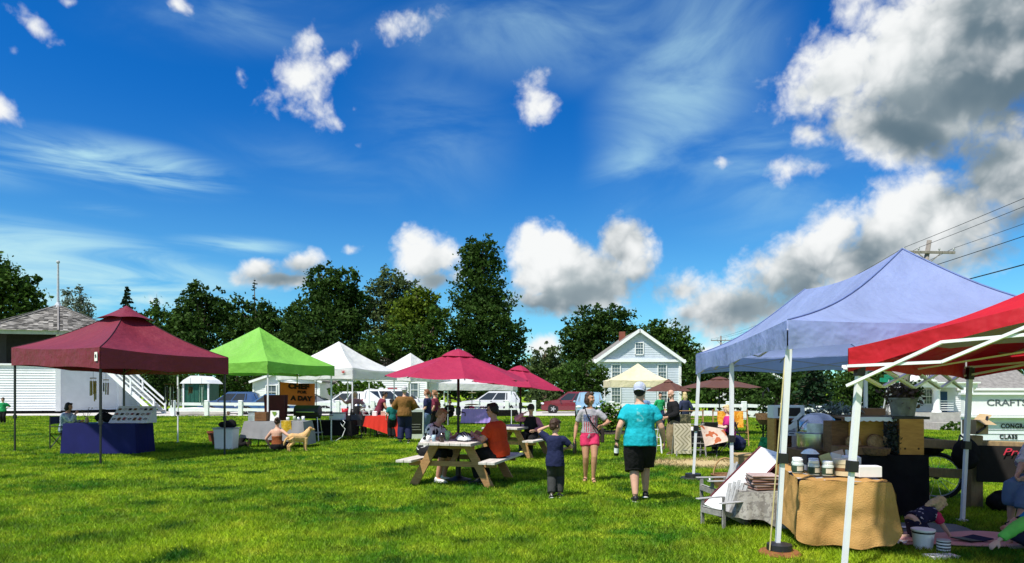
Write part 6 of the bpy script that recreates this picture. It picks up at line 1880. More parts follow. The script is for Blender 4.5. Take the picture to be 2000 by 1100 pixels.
def draped_table(label, clabel, loc, rz, w, d, h, cm, drop=(.7, .7, .7, .7), group=None, wav=.02, flare=.06, seedv=1, legm=M_black, fq=3, hem=.0):
    """folding table (thing) and the cloth lying over it (thing); drop: front, right, back, left"""
    t = thing('folding_table', label, 'table', loc, rz, group)
    b = MB(); b.box((0, 0, h - .02), (w, d, .035)); b.build('tabletop', M_grey, t)
    for sx in (-1, 1):
        for sy in (-1, 1):
            b = MB(); b.tube([(sx * (w / 2 - .12), sy * (d / 2 - .1), 0), (sx * (w / 2 - .15), sy * (d / 2 - .1), h - .04)], .014, 6); b.build('leg', legm, t)
    c = MB(); r = random.Random(seedv)
    hw, hd = w / 2 + .012, d / 2 + .012
    P = [(-hw, -hd), (hw, -hd), (hw, hd), (-hw, hd)]
    top = h + .006
    c.grid(lambda u, v: (-hw + 2 * hw * u, -hd + 2 * hd * v, top + .003 * math.sin(u * 9 + v * 7)), 8, 6)
    per = []
    N = 28
    for s in range(4):
        a, b_ = P[s], P[(s + 1) % 4]
        for i in range(N): per.append((s, i / N, a[0] + (b_[0] - a[0]) * i / N, a[1] + (b_[1] - a[1]) * i / N))
    M_ = len(per); rows = 9; vs = []
    ph = r.uniform(0, 6)
    for j in range(rows + 1):
        v = j / rows
        for k, (s, u, x, y) in enumerate(per):
            # blended drop at corners
            dr = drop[s] if not isinstance(drop[s], tuple) else drop[s][0] + (drop[s][1] - drop[s][0]) * u
            nx, ny = [(0, -1), (1, 0), (0, 1), (-1, 0)][s]
            cw = max(0, 1 - min(u, 1 - u) * 5)
            ox, oy = (x / hw, y / hd)
            dx, dy = nx + (ox - nx) * cw * .7, ny + (oy - ny) * cw * .7
            wave = wav * math.sin(k * 2 * math.pi * 9 / M_ * fq + ph + .8 * math.sin(k * .21)) + wav * .6 * math.sin(k * 2 * math.pi * round(17 * fq / 3 * 3 / 3) / M_ + 1.3 * ph)
            o = (flare * v + wave * v) + .012
            z = top - v * dr * (1 + hem * math.sin(k * .17 + ph) + hem * .6 * math.sin(k * .41))
            vs.append((x + dx * o, y + dy * o, max(.012, z)))
    fs = []
    for j in range(rows):
        for k in range(M_):
            k2 = (k + 1) % M_
            fs.append((j * M_ + k, (j + 1) * M_ + k, (j + 1) * M_ + k2, j * M_ + k2))
    c.add(vs, fs)
    o = c.build('tablecloth', cm, None, smooth=True)
    o.location = loc; o.rotation_euler = (0, 0, R(rz))
    o.modifiers.new('weld', 'WELD').merge_threshold = .004
    o.modifiers.new('edge', 'EDGE_SPLIT').split_angle = R(50)
    tag(o, clabel, 'tablecloth', group and 'cloths over the stall tables')
    return t, o


def small(name, label, cat, loc, rz=0, group=None): return thing(name, label, cat, loc, rz, group)


# --- maroon canopy stall
navy_cloth = mat('navy_tablecloth', (.008, .010, .085), .75, .15, 2.0, spec=.2)
TBA = V3(-10.75, 17.75, 0)
draped_table('long folding table hidden under the navy cloth', 'plain navy blue cloth covering the long table under the maroon canopy', TBA, -3, 1.9, .75, .80, navy_cloth, (.78, .78, .78, .78), wav=.004, flare=.05)


def director_chair(label, loc, rz):
    t = thing('folding_chair', label, 'chair', loc, rz)
    for s in (-1, 1):
        b = MB(); b.tube([(s * .27, -.22, 0), (s * .27, -.22, .95)], .016, 6); b.tube([(s * .27, .22, 0), (s * .27, .22, .62)], .016, 6); b.build('upright', M_black, t)
        b = MB(); b.box((s * .27, 0, .64), (.05, .50, .025)); b.build('armrest', M_black, t, bevel=.005)
    for y in (-.22, .22):
        b = MB(); b.beam((-.27, y, .05), (.27, y, .43), .02, .02); b.build('cross_bar', M_black, t)
        b = MB(); b.beam((.27, y + .025, .05), (-.27, y + .025, .43), .02, .02); b.build('cross_bar', M_black, t)
    b = MB(); b.grid(lambda u, v: (-.27 + .54 * u, -.22 + .44 * v, .45 - .05 * math.sin(math.pi * u)), 8, 4); b.build('seat', M_blackcloth, t, smooth=True)
    b = MB(); b.box((0, -.225, .82), (.54, .012, .22)); b.build('backrest', cloth('chair_navy', (.015, .02, .06)), t)


director_chair('black folding camp chair at the left end of the navy cloth table', V3(-13.0, 19.3, 0), -86)
# jewellery display board
t = small('jewellery_display', 'white sloping display board with rows of jewellery on the navy cloth', 'display board', TBA + V3(.62, .05, .81), -3)
b = MB(); b.prism([(-.52, -.26, 0), (-.52, .22, 0), (-.52, .20, .44)], (1.04, 0, 0)); b.build('panel', M_paper, t)
sl = V3(0, .46, .44).normalized(); nn = V3(0, -sl.z, sl.y)
k = 0
for r_ in range(3):
    for c_ in range(7):
        x = -.43 + c_ * .143; p = V3(x, -.26, 0) + sl * (.14 + r_ * .18) + nn * .012
        b = MB()
        if (r_ + c_) % 3 == 0: b.tube([p + V3(math.cos(a) * .035, 0, 0) + sl * math.sin(a) * .035 for a in [i * 2 * math.pi / 12 for i in range(13)]], .007, 5)
        else: b.box(p, (.07, .012, .07 if r_ else .10), Matrix((V3(1, 0, 0), -nn, sl)).transposed())
        b.build('trinket', [M_black, M_brownwood, M_steel][(r_ * 2 + c_) % 3], t); k += 1
t = small('handbag', 'soft black handbag slumped on the navy cloth table', 'bag', TBA + V3(-.22, .12, .81)); b = MB(); b.ell((0, 0, .13), (.24, .13, .14)); b.ell((.15, .02, .11), (.15, .12, .12)); skin(b.build('body', M_blackcloth, t), .02, 2, .05); b = MB(); b.tube([(-.12, 0, .22), (-.05, 0, .36), (.08, 0, .34), (.14, 0, .2)], .014, 6); b.build('handle', M_blackcloth, t)
t = small('tray', 'flat blue tray lying on the navy cloth table', 'tray', TBA + V3(-.15, -.22, .808)); b = MB(); b.box((0, 0, .012), (.36, .22, .02)); b.build('base', mat('tray_blue', (.06, .16, .30), .5), t); b = MB(); b.box((.06, .0, .03), (.14, .1, .016)); b.build('card', M_paper, t)
t = small('vase', 'small pale vase of dried twigs on the navy cloth table', 'vase', TBA + V3(-.62, .05, .808)); b = MB(); b.lathe([(.04, 0), (.055, .05), (.03, .12), (.035, .15)], n=14); b.build('pot', mat('buff_pottery', (.42, .32, .2), .7), t, smooth=True)
b = MB(); rr = random.Random(4)
for i in range(9):
    e = V3(rr.uniform(-.12, .12), rr.uniform(-.1, .1), rr.uniform(.28, .42)); b.tube([(0, 0, .12), e * .6, e], [.005, .004, .002], 4); b.ell(e, .014, nu=6, nv=4)
stuff(b.build('twigs', mat('dry_twig', (.12, .10, .05), .9), t))


# hangings under the maroon canopy
def chime(label, p, m, n, ln, spread, tail=False, disc=None):
    t = thing('hanging_ornament', label, 'hanging ornament', p, 0, 'ornaments hanging from the maroon canopy')
    b = MB(); b.tube([(0, 0, 0), (0, 0, -.16)], .004, 4); b.build('cord', M_black, t)
    b = MB(); b.lathe([(spread, -.18), (spread, -.16)], n=12); b.build('ring', disc or M_brownwood, t)
    r = random.Random(int(abs(p.x) * 100))
    for i in range(n):
        a = 2 * math.pi * i / n; l = ln * r.uniform(.6, 1.0); q = V3(math.cos(a) * spread * .85, math.sin(a) * spread * .85, -.18)
        b = MB(); b.tube([q, q + V3(0, 0, -.06)], .002, 4); b.tube([q + V3(0, 0, -.06), q + V3(r.uniform(-.01, .01), 0, -.06 - l)], .016, 6); b.build('pendant', m[i % len(m)], t)


straw = mat('straw', (.34, .24, .10), .9, .3, 20); rope = mat('rope', (.30, .27, .2), .9)
chime('bunch of dried straw hanging left of the near canopy leg', A(182, 725, 16.2), [straw, M_oldwood, straw], 7, .50, .07)
chime('dark hanging ornament right of the near canopy leg', A(207, 728, 15.6), [M_brownwood, M_black, rope], 6, .30, .06)
chime('tall black and white wind chime hanging under the right half of the maroon canopy', A(330, 738, 17.6), [M_black, M_white, M_black], 8, .62, .12)
chime('smaller wind chime with pale tubes beside the tall one', A(350, 742, 17.9), [M_steel, M_black, M_white], 6, .5, .07)
chime('green glass ornament hanging before the green shed', A(394, 738, 17.2), [mat('green_glass', (.12, .30, .25), .15, .2), M_steel], 6, .58, .06)
chime('brown wooden ornament hanging before the green shed roof', A(372, 738, 17.4), [M_brownwood, M_oldwood], 5, .22, .05)

# --- green canopy stall
def pot(label, loc, r, h, m, name='plant_pot', cat='plant pot'):
    t = thing(name, label, cat, loc); b = MB(); b.lathe([(r * .75, 0), (r, h * .85), (r * 1.1, h * .85), (r * 1.1, h), (r * .95, h), (r * .8, h * .7)], n=18); b.build('body', m, t); return t


terra = mat('terracotta', (.16, .045, .02), .8, .2)
pot('front terracotta pot standing left of the white bin', at(428, 871), .24, .40, terra); pot('back terracotta pot behind the other by the white bin', at(421, 864), .24, .36, terra)
t = small('storage_bin', 'white plastic bin with black bags in it beside the grey cloth table', 'bin', V3(-8.15, 19.0, 0)); b = MB(); b.box((0, 0, .30), (.50, .42, .60), top=1.12); b.build('tub', M_white, t, bevel=.02); b = MB(); b.box((0, 0, .60), (.60, .5, .04)); b.build('rim', M_grey, t)
t = small('bag', 'crumpled black bag on top of the white bin', 'bag', V3(-8.12, 19.0, .62)); b = MB(); b.ell((0, 0, .08), (.26, .18, .11)); b.ell((.12, 0, .13), (.12, .1, .1)); skin(b.build('body', M_blackcloth, t), .02, 2, .06)
grey_cloth = mat('grey_tablecloth', (.23, .23, .24), .85, .12, 2.5, bump=.2)
TG = V3(-6.92, 19.75, 0)
draped_table('folding table under the grey cloth', 'grey cloth hanging askew over the table under the green canopy', TG, -4, 1.72, .70, .77, grey_cloth, ((.47, .60), .68, .40, .40), wav=.012, flare=.10, seedv=4)
yel = spot_mat('mustard_towel', (.42, .27, .015), (.55, .40, .06), 16, .56)
c = MB(); c.grid(lambda u, v: (-.15 + .30 * u + .03 * v, -.010 - .02 * v + .012 * math.sin(u * 7 + v * 2), -.40 * v), 10, 8); c.grid(lambda u, v: (-.15 + .30 * u, .22 * v, .006), 6, 4)
o = c.build('tea_towel', yel, None, smooth=True); o.location = TG + V3(.36, -.425, .795); o.rotation_euler = (0, 0, R(-4)); tag(o, 'mustard yellow patterned tea towel hanging over the grey cloth', 'towel')
t = small('wooden_crate', 'dark wooden box on the grey cloth table', 'crate', TG + V3(-.46, -.05, .782), -4)
for i in range(3): b = MB(); b.box((0, -.14, .045 + i * .085), (.34, .02, .076)); b.build('slat', M_brownwood, t)
b = MB(); b.box((-.17, 0, .13), (.02, .28, .26)); b.box((.17, 0, .13), (.02, .28, .26)); b.box((0, .14, .13), (.34, .02, .26)); b.box((0, 0, .01), (.32, .26, .02)); b.build('carcass', M_brownwood, t)
t = small('sign_card', 'white card printed with a green shirt shape on the grey cloth table', 'sign', TG + V3(-.08, -.12, .782), -4); b = MB(); b.box((0, 0, .15), (.26, .02, .30), (R(-8), 0, 0)); b.build('board', M_paper, t); b = MB(); b.prism([(-.07, -.02, .27), (.07, -.02, .27), (.05, -.015, .20), (0, -.012, .13), (-.05, -.015, .20)], (0, -.006, 0)); b.build('print', mat('print_green', (.2, .34, .05), .7), t)
t = small('glass_tank', 'clear tank of dark fruit at the left end of the grey cloth table', 'container', TG + V3(-.76, 0, .782)); b = MB(); b.box((0, 0, .12), (.22, .22, .24)); b.build('box', mat('cloudy_plastic', (.45, .52, .55), .2, .1, alpha=.55), t); b = MB()
for i in range(7): b.ell((rng.uniform(-.07, .07), rng.uniform(-.07, .07), .04 + .03 * (i % 2)), .035, nu=8, nv=6)
stuff(b.build('fruit', M_black, t, smooth=True))
for i, (x, cM, lb) in enumerate(((.24, M_white, 'white mug near the towel on the grey cloth table'), (.40, mat('pale_green_jar', (.35, .42, .30), .4), 'pale green jar at the back of the grey cloth table'), (.56, M_steel, 'steel canister on the grey cloth table'), (.70, M_white, 'white tub at the right end of the grey cloth table'))):
    cup(lb, TG + V3(x, .08 if i != 1 else .2, .782), .045, .045, .10 + .03 * (i % 2), cM, 'jar', 'jar')


def easel(label, loc, rz, h, w, m, board, rows, name='chalkboard_sign'):
    t = thing(name, label, 'sign', loc, rz)
    for s, nm in ((-1, 'front_panel'), (1, 'back_panel')):
        b = MB(); tilt = R(9) * -s
        b.box((0, s * .14, h / 2), (w, .02, h), (tilt, 0, 0)); p = b.build(nm, m, t)
        if s < 0:
            q = MB(); q.box((0, s * .14 - .013, h * .54), (w * .82, .008, h * .74), (tilt, 0, 0)); bd = q.build('board', board, p)
            for i in range(rows):
                z = h * (.84 - i * .60 / rows); q = MB(); wd = w * rng.uniform(.45, .72); q.box((rng.uniform(-.03, .03), s * .14 - .02 + (h * .5 - z) * -.16, z), (wd, .004, .012), (tilt, 0, 0)); q.build('chalk_line', mat('chalk', (.45, .45, .42), .9), bd)
    return t


easel('tall dark red folding menu board in front of the orange banner', V3(-7.55, 21.3, 0), 6, 1.55, .62, M_darkred, M_black, 5)


def banner():
    D = 23.4; k = D / FPX
    c = A(581, 768, D)
    root = thing('banner', 'orange cloth banner with western lettering hung behind the grill', 'banner', (c.x, D, c.z), -5)
    w, h = 70 * k, 44 * k
    m = mat('orange_banner', (.85, .18, .05), .8, .12, 3, trans=.12)
    b = MB(); b.grid(lambda u, v: ((u - .5) * w, .02 * math.sin(u * 9) * (1 - .5 * v), (.5 - v) * h - .05 * u * (1 - v) * 0 - .02 * math.sin(math.pi * u) * (1 - v) - .06 * u), 24, 8)
    b.build('cloth', m, root, smooth=True)
    ink = mat('banner_ink', (.035, .008, .008), .8)
    x90 = (R(90), R(2.5), 0)
    text_mesh('lettering', 'CHEF', .24, ink, root, (.06, -.05, .23), x90, .003, .018, sx=1.25, space=1.05)
    text_mesh('lettering', 'FOR', .13, ink, root, (.18, -.05, .03), x90, .003, .008, sx=1.3)
    text_mesh('lettering', 'A DAY', .21, ink, root, (.16, -.05, -.19), x90, .003, .016, sx=1.15, space=1.05)
    for s in (-1, 1):
        b = MB(); b.tube([(s * w / 2, 0, h / 2 - (.06 if s > 0 else 0)), (s * (w / 2 + .4), .0, h / 2 + .42)], .006, 4); b.build('cord', M_white, root)
    # hung from two poles
    for s in (-1, 1):
        b = MB(); b.tube([(s * (w / 2 + .03), .05, -c.z), (s * (w / 2 + .03), .05, h / 2 + .05)], .015, 6); b.build('pole', M_black, root)


banner()


def grill():
    t = thing('grill', 'black barrel grill with a lid on thin legs beside the menu board', 'grill', V3(-6.75, 22.0, 0), -3)
    b = MB(); b.tube([(-.42, 0, .98), (-.40, 0, .98), (.40, 0, .98), (.42, 0, .98)], [.18, .22, .22, .18], 16, right=(0, 1, 0)); b.build('barrel', M_black, t, smooth=False)
    b = MB(); b.tube([(-.3, -.24, .98), (.3, -.24, .98)], .014, 6); b.tube([(-.3, -.2, .98), (-.3, -.25, .98)], .01, 5); b.tube([(.3, -.2, .98), (.3, -.25, .98)], .01, 5); b.build('handle', M_steel, t)
    for sx in (-1, 1):
        for sy in (-1, 1): b = MB(); b.tube([(sx * .36, sy * .12, .82), (sx * .44, sy * .22, 0)], .014, 6); b.build('leg', M_steel, t)
    b = MB(); b.box((.62, 0, .86), (.36, .34, .02)); b.build('side_shelf', M_black, t); b = MB(); b.box((0, 0, .30), (.9, .40, .02)); b.build('bottom_shelf', M_grey, t)


grill()
t, o = draped_table('black folding table loaded with boxes beside the grill', 'black cloth over the table between the green and white canopies', V3(-6.2, 22.9, 0), -3, 1.5, .7, .66, M_blackcloth, (.5, .5, .5, .5), seedv=8)
t = small('cooler_box', 'white cooler box on the black cloth table', 'cooler', V3(-6.0, 22.9, .68)); b = MB(); b.box((0, 0, .11), (.5, .3, .22)); b.build('tub', M_white, t, bevel=.02); b = MB(); b.box((0, 0, .24), (.52, .32, .04)); b.build('lid', M_grey, t)
t = small('cable', 'pale cable looping down from the black cloth table', 'cable', V3(-5.75, 22.2, 0)); b = MB(); b.tube([(0, .2, .75), (.18, .0, .62), (.12, -.05, .48), (.0, .1, .6), (.16, .1, .4), (.1, -.05, .15), (-.1, -.1, .02), (-.35, -.1, .012)], .010, 6); b.build('lead', M_white, t, smooth=True)

# --- white canopy stall: coffee gear and the red cloth
draped_table('black cloth coffee table under the larger white canopy', 'black cloth over the coffee table left of the red one', V3(-5.55, 24.6, 0), -2, 1.3, .6, .76, M_blackcloth, (.35, .35, .35, .35), seedv=10)
cup('bright red bucket on the black coffee table', V3(-6.15, 24.5, .775), .10, .13, .26, mat('red_plastic', (.50, .02, .035), .4), 'bucket', 'bucket')
t = small('coffee_urn', 'tall black and steel coffee urn behind the red bucket', 'urn', V3(-5.75, 24.65, .775)); b = MB(); b.lathe([(.11, 0), (.11, .34), (.09, .36)], n=18); b.build('body', M_black, t); b = MB(); b.lathe([(.10, .36), (.06, .41), (.02, .42)], n=18); b.build('lid', M_steel, t); b = MB(); b.tube([(0, -.11, .05), (0, -.17, .05), (0, -.17, .02)], .012, 6); b.build('tap', M_steel, t)
t = small('wire_rack', 'white wire rack on the black coffee table', 'rack', V3(-5.3, 24.5, .775)); b = MB()
for z in (0.02, .14, .26): b.box((0, 0, z), (.36, .24, .012))
b.build('shelf_tray', M_whitemetal, t)
for s in (-1, 1):
    for q in (-1, 1): b = MB(); b.box((s * .18, q * .12, .14), (.012, .012, .28)); b.build('post', M_whitemetal, t)
for i, x in enumerate((-.3, -.1, .12)): cup(['first of three dark coffee flasks on the black table', 'dark coffee flask in the middle of three', 'dark coffee flask nearest the red cloth'][i], V3(-5.35 + x * 1.6, 24.42, .775 + (0)), .05, .05, .2, M_black, 'flask', 'flask')
red_cloth = mat('red_tablecloth', (.52, .022, .010), .8, .1, 2.0, bump=.15)
TRD = V3(-4.55, 23.9, 0)
draped_table('folding table under the bright red cloth', 'bright red cloth with one corner hanging to the ground', TRD, -12, 1.15, .70, .78, red_cloth, ((.36, .72), (.72, .5), .4, .36), wav=.012, flare=.08, seedv=12)
for i, (x, y, m_, nm, lb) in enumerate(((-.35, -.1, M_paper, 'paper_bag', 'white paper bag standing on the red cloth'), (-.1, .1, mat('cake_box', (.55, .40, .30), .7), 'carton', 'pale brown carton on the red cloth'), (.15, -.08, M_paper, 'carton', 'small white carton on the red cloth'), (.34, .08, M_darkred, 'carton', 'dark red carton at the right of the red cloth'))):
    t = small(nm, lb, 'box', TRD + V3(x, y, .792), rng.uniform(-20, 20)); b = MB(); b.box((0, 0, .07), (.16, .12, .14), top=.95); b.build('side_wall', m_, t); b = MB(); b.box((0, -.02, .145), (.155, .08, .012), (R(14), 0, 0)); b.build('flap', m_, t)
easel('white-framed chalkboard standing on the grass beside the red-haired woman', at(812, 858), 14, 1.05, .52, M_white, M_black, 7)
t = small('serving_table', 'small black table behind the chalkboard', 'table', V3(-3.95, 25.4, 0)); b = MB(); b.box((0, 0, .74), (.8, .5, .03)); b.build('tabletop', M_black, t)
for sx in (-1, 1):
    for sy in (-1, 1): b = MB(); b.box((sx * .36, sy * .22, .36), (.03, .03, .73)); b.build('leg', M_black, t)


def folding_chair(label, loc, rz, m=M_black):
    t = thing('folding_chair', label, 'chair', loc, rz)
    for s in (-1, 1):
        b = MB(); b.tube([(s * .20, .26, 0), (s * .20, -.10, .48), (s * .20, -.24, .86)], .013, 6); b.build('frame', m, t)
        b = MB(); b.tube([(s * .18, -.26, 0), (s * .18, .16, .46)], .013, 6); b.build('rear_leg', m, t)
    b = MB(); b.box((0, .0, .465), (.40, .38, .025)); b.build('seat', m, t, bevel=.008); b = MB(); b.box((0, -.21, .76), (.40, .02, .20), (R(-16), 0, 0)); b.build('backrest', m, t, bevel=.008)
    for y, z in ((.2, .1), (-.2, .08)): b = MB(); b.tube([(-.19, y, z), (.19, y, z)], .009, 5); b.build('rung', m, t)
    return t


folding_chair('empty black folding chair in front of the coffee table', V3(-5.45, 23.2, 0), 20)

# --- purple table
draped_table('folding table under the lilac cloth', 'lilac cloth over the table beneath the low white canopy', V3(-1.78, 34.2, 0), 0, 1.5, .8, .78, mat('lilac_cloth', (.32, .22, .58), .8, .1, 2), (.7, .7, .7, .7), seedv=14)
draped_table('dark trestle table to the right of the lilac one', 'dark brown cloth over the trestle table beyond the man in orange-red', V3(-.35, 34.5, 0), 0, 1.2, .7, .72, mat('dark_brown_cloth', (.03, .018, .015), .85), (.3, .3, .3, .3), seedv=15)
t = small('hat_stand', 'tiered stand of hats and bows on the lilac cloth', 'stand', V3(-2.05, 34.1, .79)); b = MB(); b.tube([(0, 0, 0), (0, 0, .95)], .02, 6); b.build('post', M_white, t)
for i in range(3): b = MB(); b.lathe([(.34 - .07 * i, .2 + .3 * i), (.36 - .07 * i, .23 + .3 * i), (.16, .26 + .3 * i)], n=16); b.build('tier', [M_brownwood, M_black, mat('straw_hat', (.5, .42, .3), .8)][i], t)
rr = random.Random(9)
for i, (cm, lb) in enumerate(((M_black, 'black bow'), (C_pink, 'pink bow'), (C_white, 'white bow'), (C_mauve, 'mauve bow'), (M_black, 'small black hat'))):
    t = small('bow', lb + ' lying on the lilac cloth', 'bow', V3(-2.3 + i * .26, 33.95, .79)); b = MB()
    for s in (-1, 1): b.ell((s * .07, 0, .08), (.08, .05, .06), (0, R(20 * s), 0))
    b.build('loop', cm, t, smooth=True); b = MB(); b.ell((0, 0, .08), .035); b.build('knot', cm, t, smooth=True)

# --- rug stall in the middle right
chev = mat('chevron_rug', (.5, .45, .33), .9, .1, 3).copy(); chev.name = 'chevron_weave'
nt = chev.node_tree; p_ = [n for n in nt.nodes if n.type == 'BSDF_PRINCIPLED'][0]; src = p_.inputs['Base Color'].links[0].from_socket
tc = nt.nodes.new('ShaderNodeTexCoord'); sp = nt.nodes.new('ShaderNodeSeparateXYZ'); nt.links.new(tc.outputs['Object'], sp.inputs[0])
def _m(op, a, b):
    n = nt.nodes.new('ShaderNodeMath'); n.operation = op
    for i, q in enumerate((a, b)):
        if isinstance(q, bpy.types.NodeSocket): nt.links.new(q, n.inputs[i])
        else: n.inputs[i].default_value = q
    return n.outputs[0]
zig = _m('PINGPONG', _m('ADD', sp.outputs[2], 5.0), .19)
st_ = _m('GREATER_THAN', _m('FRACT', _m('MULTIPLY', _m('ADD', _m('MULTIPLY', zig, 1.0), _m('ADD', sp.outputs[0], 5.0)), 9.5), 0), .62)
edge = _m('LESS_THAN', _m('ABSOLUTE', sp.outputs[0], 0), .20)
mx = nt.nodes.new('ShaderNodeMix'); mx.data_type = 'RGBA'; nt.links.new(_m('MULTIPLY', st_, edge), mx.inputs['Factor']); nt.links.new(src, mx.inputs['A']); mx.inputs['B'].default_value = (.26, .235, .15, 1); nt.links.new(mx.outputs['Result'], p_.inputs['Base Color'])


def hung_cloth(label, loc, rz, w, h, m, name='rug', cat='rug', z=None, back=.3, bar=True):
    c = MB(); top = z
    c.grid(lambda u, v: ((u - .5) * w, -.012 + .010 * math.sin(u * 8 + v * 3) * v - .03 * v, top - h * v), 12, 10)
    c.grid(lambda u, v: ((u - .5) * w, .03 + .02 * v, top - back * v), 8, 4); c.grid(lambda u, v: ((u - .5) * w, -.012 + .042 * v, top + .012 * math.sin(math.pi * v)), 8, 3)
    o = c.build(name, m, None, smooth=True); o.location = loc; o.rotation_euler = (0, 0, R(rz)); tag(o, label, cat); return o


def drying_rack(label, loc, rz, w, h, m=M_pine):
    t = thing('drying_rack', label, 'rack', loc, rz)
    for s in (-1, 1):
        for q in (-1, 1): b = MB(); b.beam((s * w / 2, q * .20, 0), (s * w / 2, q * -.04, h), .028, .028, (1, 0, 0)); b.build('side_post', m, t)
    for i in range(5):
        z = h * (.2 + .19 * i); y = .20 - .24 * z / h
        for q in (-1, 1): b = MB(); b.tube([(-w / 2, q * y, z), (w / 2, q * y, z)], .012, 6); b.build('rung', m, t)
    return t


rp = V3(4.36, 16.75, 0)
drying_rack('wooden drying rack holding the chevron rug', rp + V3(.12, .12, 0), 4, .75, .84, M_oldwood)
hung_cloth('cream rug with a chevron weave hanging on the wooden rack', rp + V3(-.08, -.02, 0), 4, .44, .74, chev, z=.82)
drying_rack('second wooden rack standing behind the chevron rug', V3(4.85, 18.6, 0), -4, .95, 1.15, M_pine)
hung_cloth('dark olive patterned textile hanging on the second wooden rack', V3(4.7, 18.45, 0), -4, .5, .62, spot_mat('olive_textile', (.05, .055, .03), (.14, .13, .07), 14, .5), 'textile', 'textile', z=1.0)
drying_rack('pale wooden clothes rack holding the orange cloth', V3(6.55, 20.0, 0), -6, 1.0, 1.1, M_pine)
hung_cloth('bright orange mottled cloth hanging on the pale rack', V3(6.5, 19.82, 0), -6, .74, .46, spot_mat('orange_cloth', (.62, .22, .015), (.75, .36, .05), 9, .5), 'textile', 'textile', z=1.04)
t = drying_rack('thin white folding rack between the turquoise man and the old man', V3(3.55, 17.6, 0), 10, .7, 1.1, M_whitemetal)
# floral textile thrown over a low chair
folding_chair('black folding chair covered by the floral textile', V3(5.0, 16.9, 0), 160)
c = MB(); c.grid(lambda u, v: (-.30 + .62 * u + .05 * v, -.30 - .18 * v + .03 * math.sin(u * 6), .80 - .10 * u - .52 * v * (1 - .45 * u)), 14, 10)
o = c.build('textile', spot_mat('floral_textile', (.56, .44, .36), (.40, .11, .045), 7, .60), None, smooth=True); o.location = V3(4.95, 16.95, 0); o.rotation_euler = (0, 0, R(8)); tag(o, 'cream textile with rust flowers draped over a chair', 'textile')
folding_chair('black folding chair under the woman in magenta', V3(5.55, 17.15, 0), 78)
t, o = draped_table('small black table of trinkets in front of the woman in magenta', 'black cloth over the small trinket table', V3(5.05, 17.55, 0), 6, .85, .5, .62, M_blackcloth, (.42, .42, .42, .42), seedv=20)
rr = random.Random(2)
for i in range(6):
    t = small('trinket', ['folded white card on the small black table', 'silver trinket on the small black table', 'white ribbon coil on the small black table', 'pale stone trinket on the small black table', 'black and white spool on the small black table', 'folded pale napkin at the edge of the small black table'][i], 'trinket', V3(4.75 + i * .12, 17.38 + .1 * (i % 2), .632), rr.uniform(0, 90)); b = MB()
    if i % 3 == 0: b.prism([(-.05, 0, 0), (.05, 0, 0), (0, 0, .09)], (0, .08, 0))
    elif i % 3 == 1: b.lathe([(.04, 0), (.05, .03), (.02, .07), (.03, .1)], n=10)
    else: b.tube([(math.cos(a) * .04, math.sin(a) * .04, .02 + a * .004) for a in [q * .6 for q in range(22)]], .010, 5)
    b.build('body', [M_paper, M_steel, M_white][i % 3], t)
t = small('storage_box', 'dark blue fabric bag on the grass behind the woman in magenta', 'bag', V3(6.15, 18.2, 0)); b = MB(); b.ell((0, 0, .22), (.25, .2, .24)); skin(b.build('body', C_navy, t), .025, 2, .06); b = MB(); b.tube([(-.1, 0, .42), (0, 0, .55), (.1, 0, .42)], .015, 6); b.build('handle', C_navy, t)

# --- plants and baskets left of the wooden shelf
t = small('plant_stand', 'dark iron plant stand with a wicker basket and a hanging vine', 'plant stand', V3(5.02, 13.2, 0)); b = MB(); b.tube([(0, .1, 0), (0, .1, 1.62)], .02, 6); b.tube([(0, .1, 1.6), (.03, -.05, 1.7), (.02, -.16, 1.62)], .014, 6); b.build('post', M_black, t); b = MB()
for a in range(3): b.tube([(0, .1, .12), (math.cos(a * 2.1) * .25, .1 + math.sin(a * 2.1) * .25, 0)], .014, 5)
b.build('foot', M_black, t)
b = MB(); b.lathe([(.10, .98), (.17, 1.08), (.19, 1.20), (.17, 1.20)], (-.02, -.05, 0), 16); b.build('basket', M_wicker, t)
v, f = leaves_np(crown_points([((-.0, 0, 1.36), (.20, .18, .22)), ((.08, .0, 1.0), (.18, .16, .28))], 420, 91, .1, .3, 8), .075, .3, 91); np_mesh('vine', v, f, L_dark, t)
t = small('basket', 'dark round basket holding a green bag', 'basket', V3(4.95, 12.75, 0)); b = MB(); b.lathe([(.22, .34), (.28, .38), (.27, .52), (.25, .52), (.2, .40)], n=18); b.build('bowl', mat('dark_wicker', (.035, .014, .012), .7, .3, 30, bump=.5), t); b = MB()
for a in range(3): b.tube([(math.cos(a * 2.1) * .18, math.sin(a * 2.1) * .18, .36), (math.cos(a * 2.1) * .22, math.sin(a * 2.1) * .22, 0)], .012, 5)
b.build('stand', M_black, t)
t = small('fabric_bag', 'green leaf-patterned fabric bag sitting in the dark basket', 'bag', V3(4.95, 12.75, .45)); b = MB(); b.tube([(0, 0, -.02), (0, 0, .12), (0, 0, .30)], [.20, .22, .17], 16); skin(b.build('body', spot_mat('leafy_green', (.012, .16, .045), (.03, .30, .10), 22, .52), t), .02, 2, .05); b = MB(); b.tube([(-.09, 0, .28), (-.05, 0, .44), (.05, 0, .44), (.09, 0, .28)], .012, 6); b.build('handle', M_black, t)

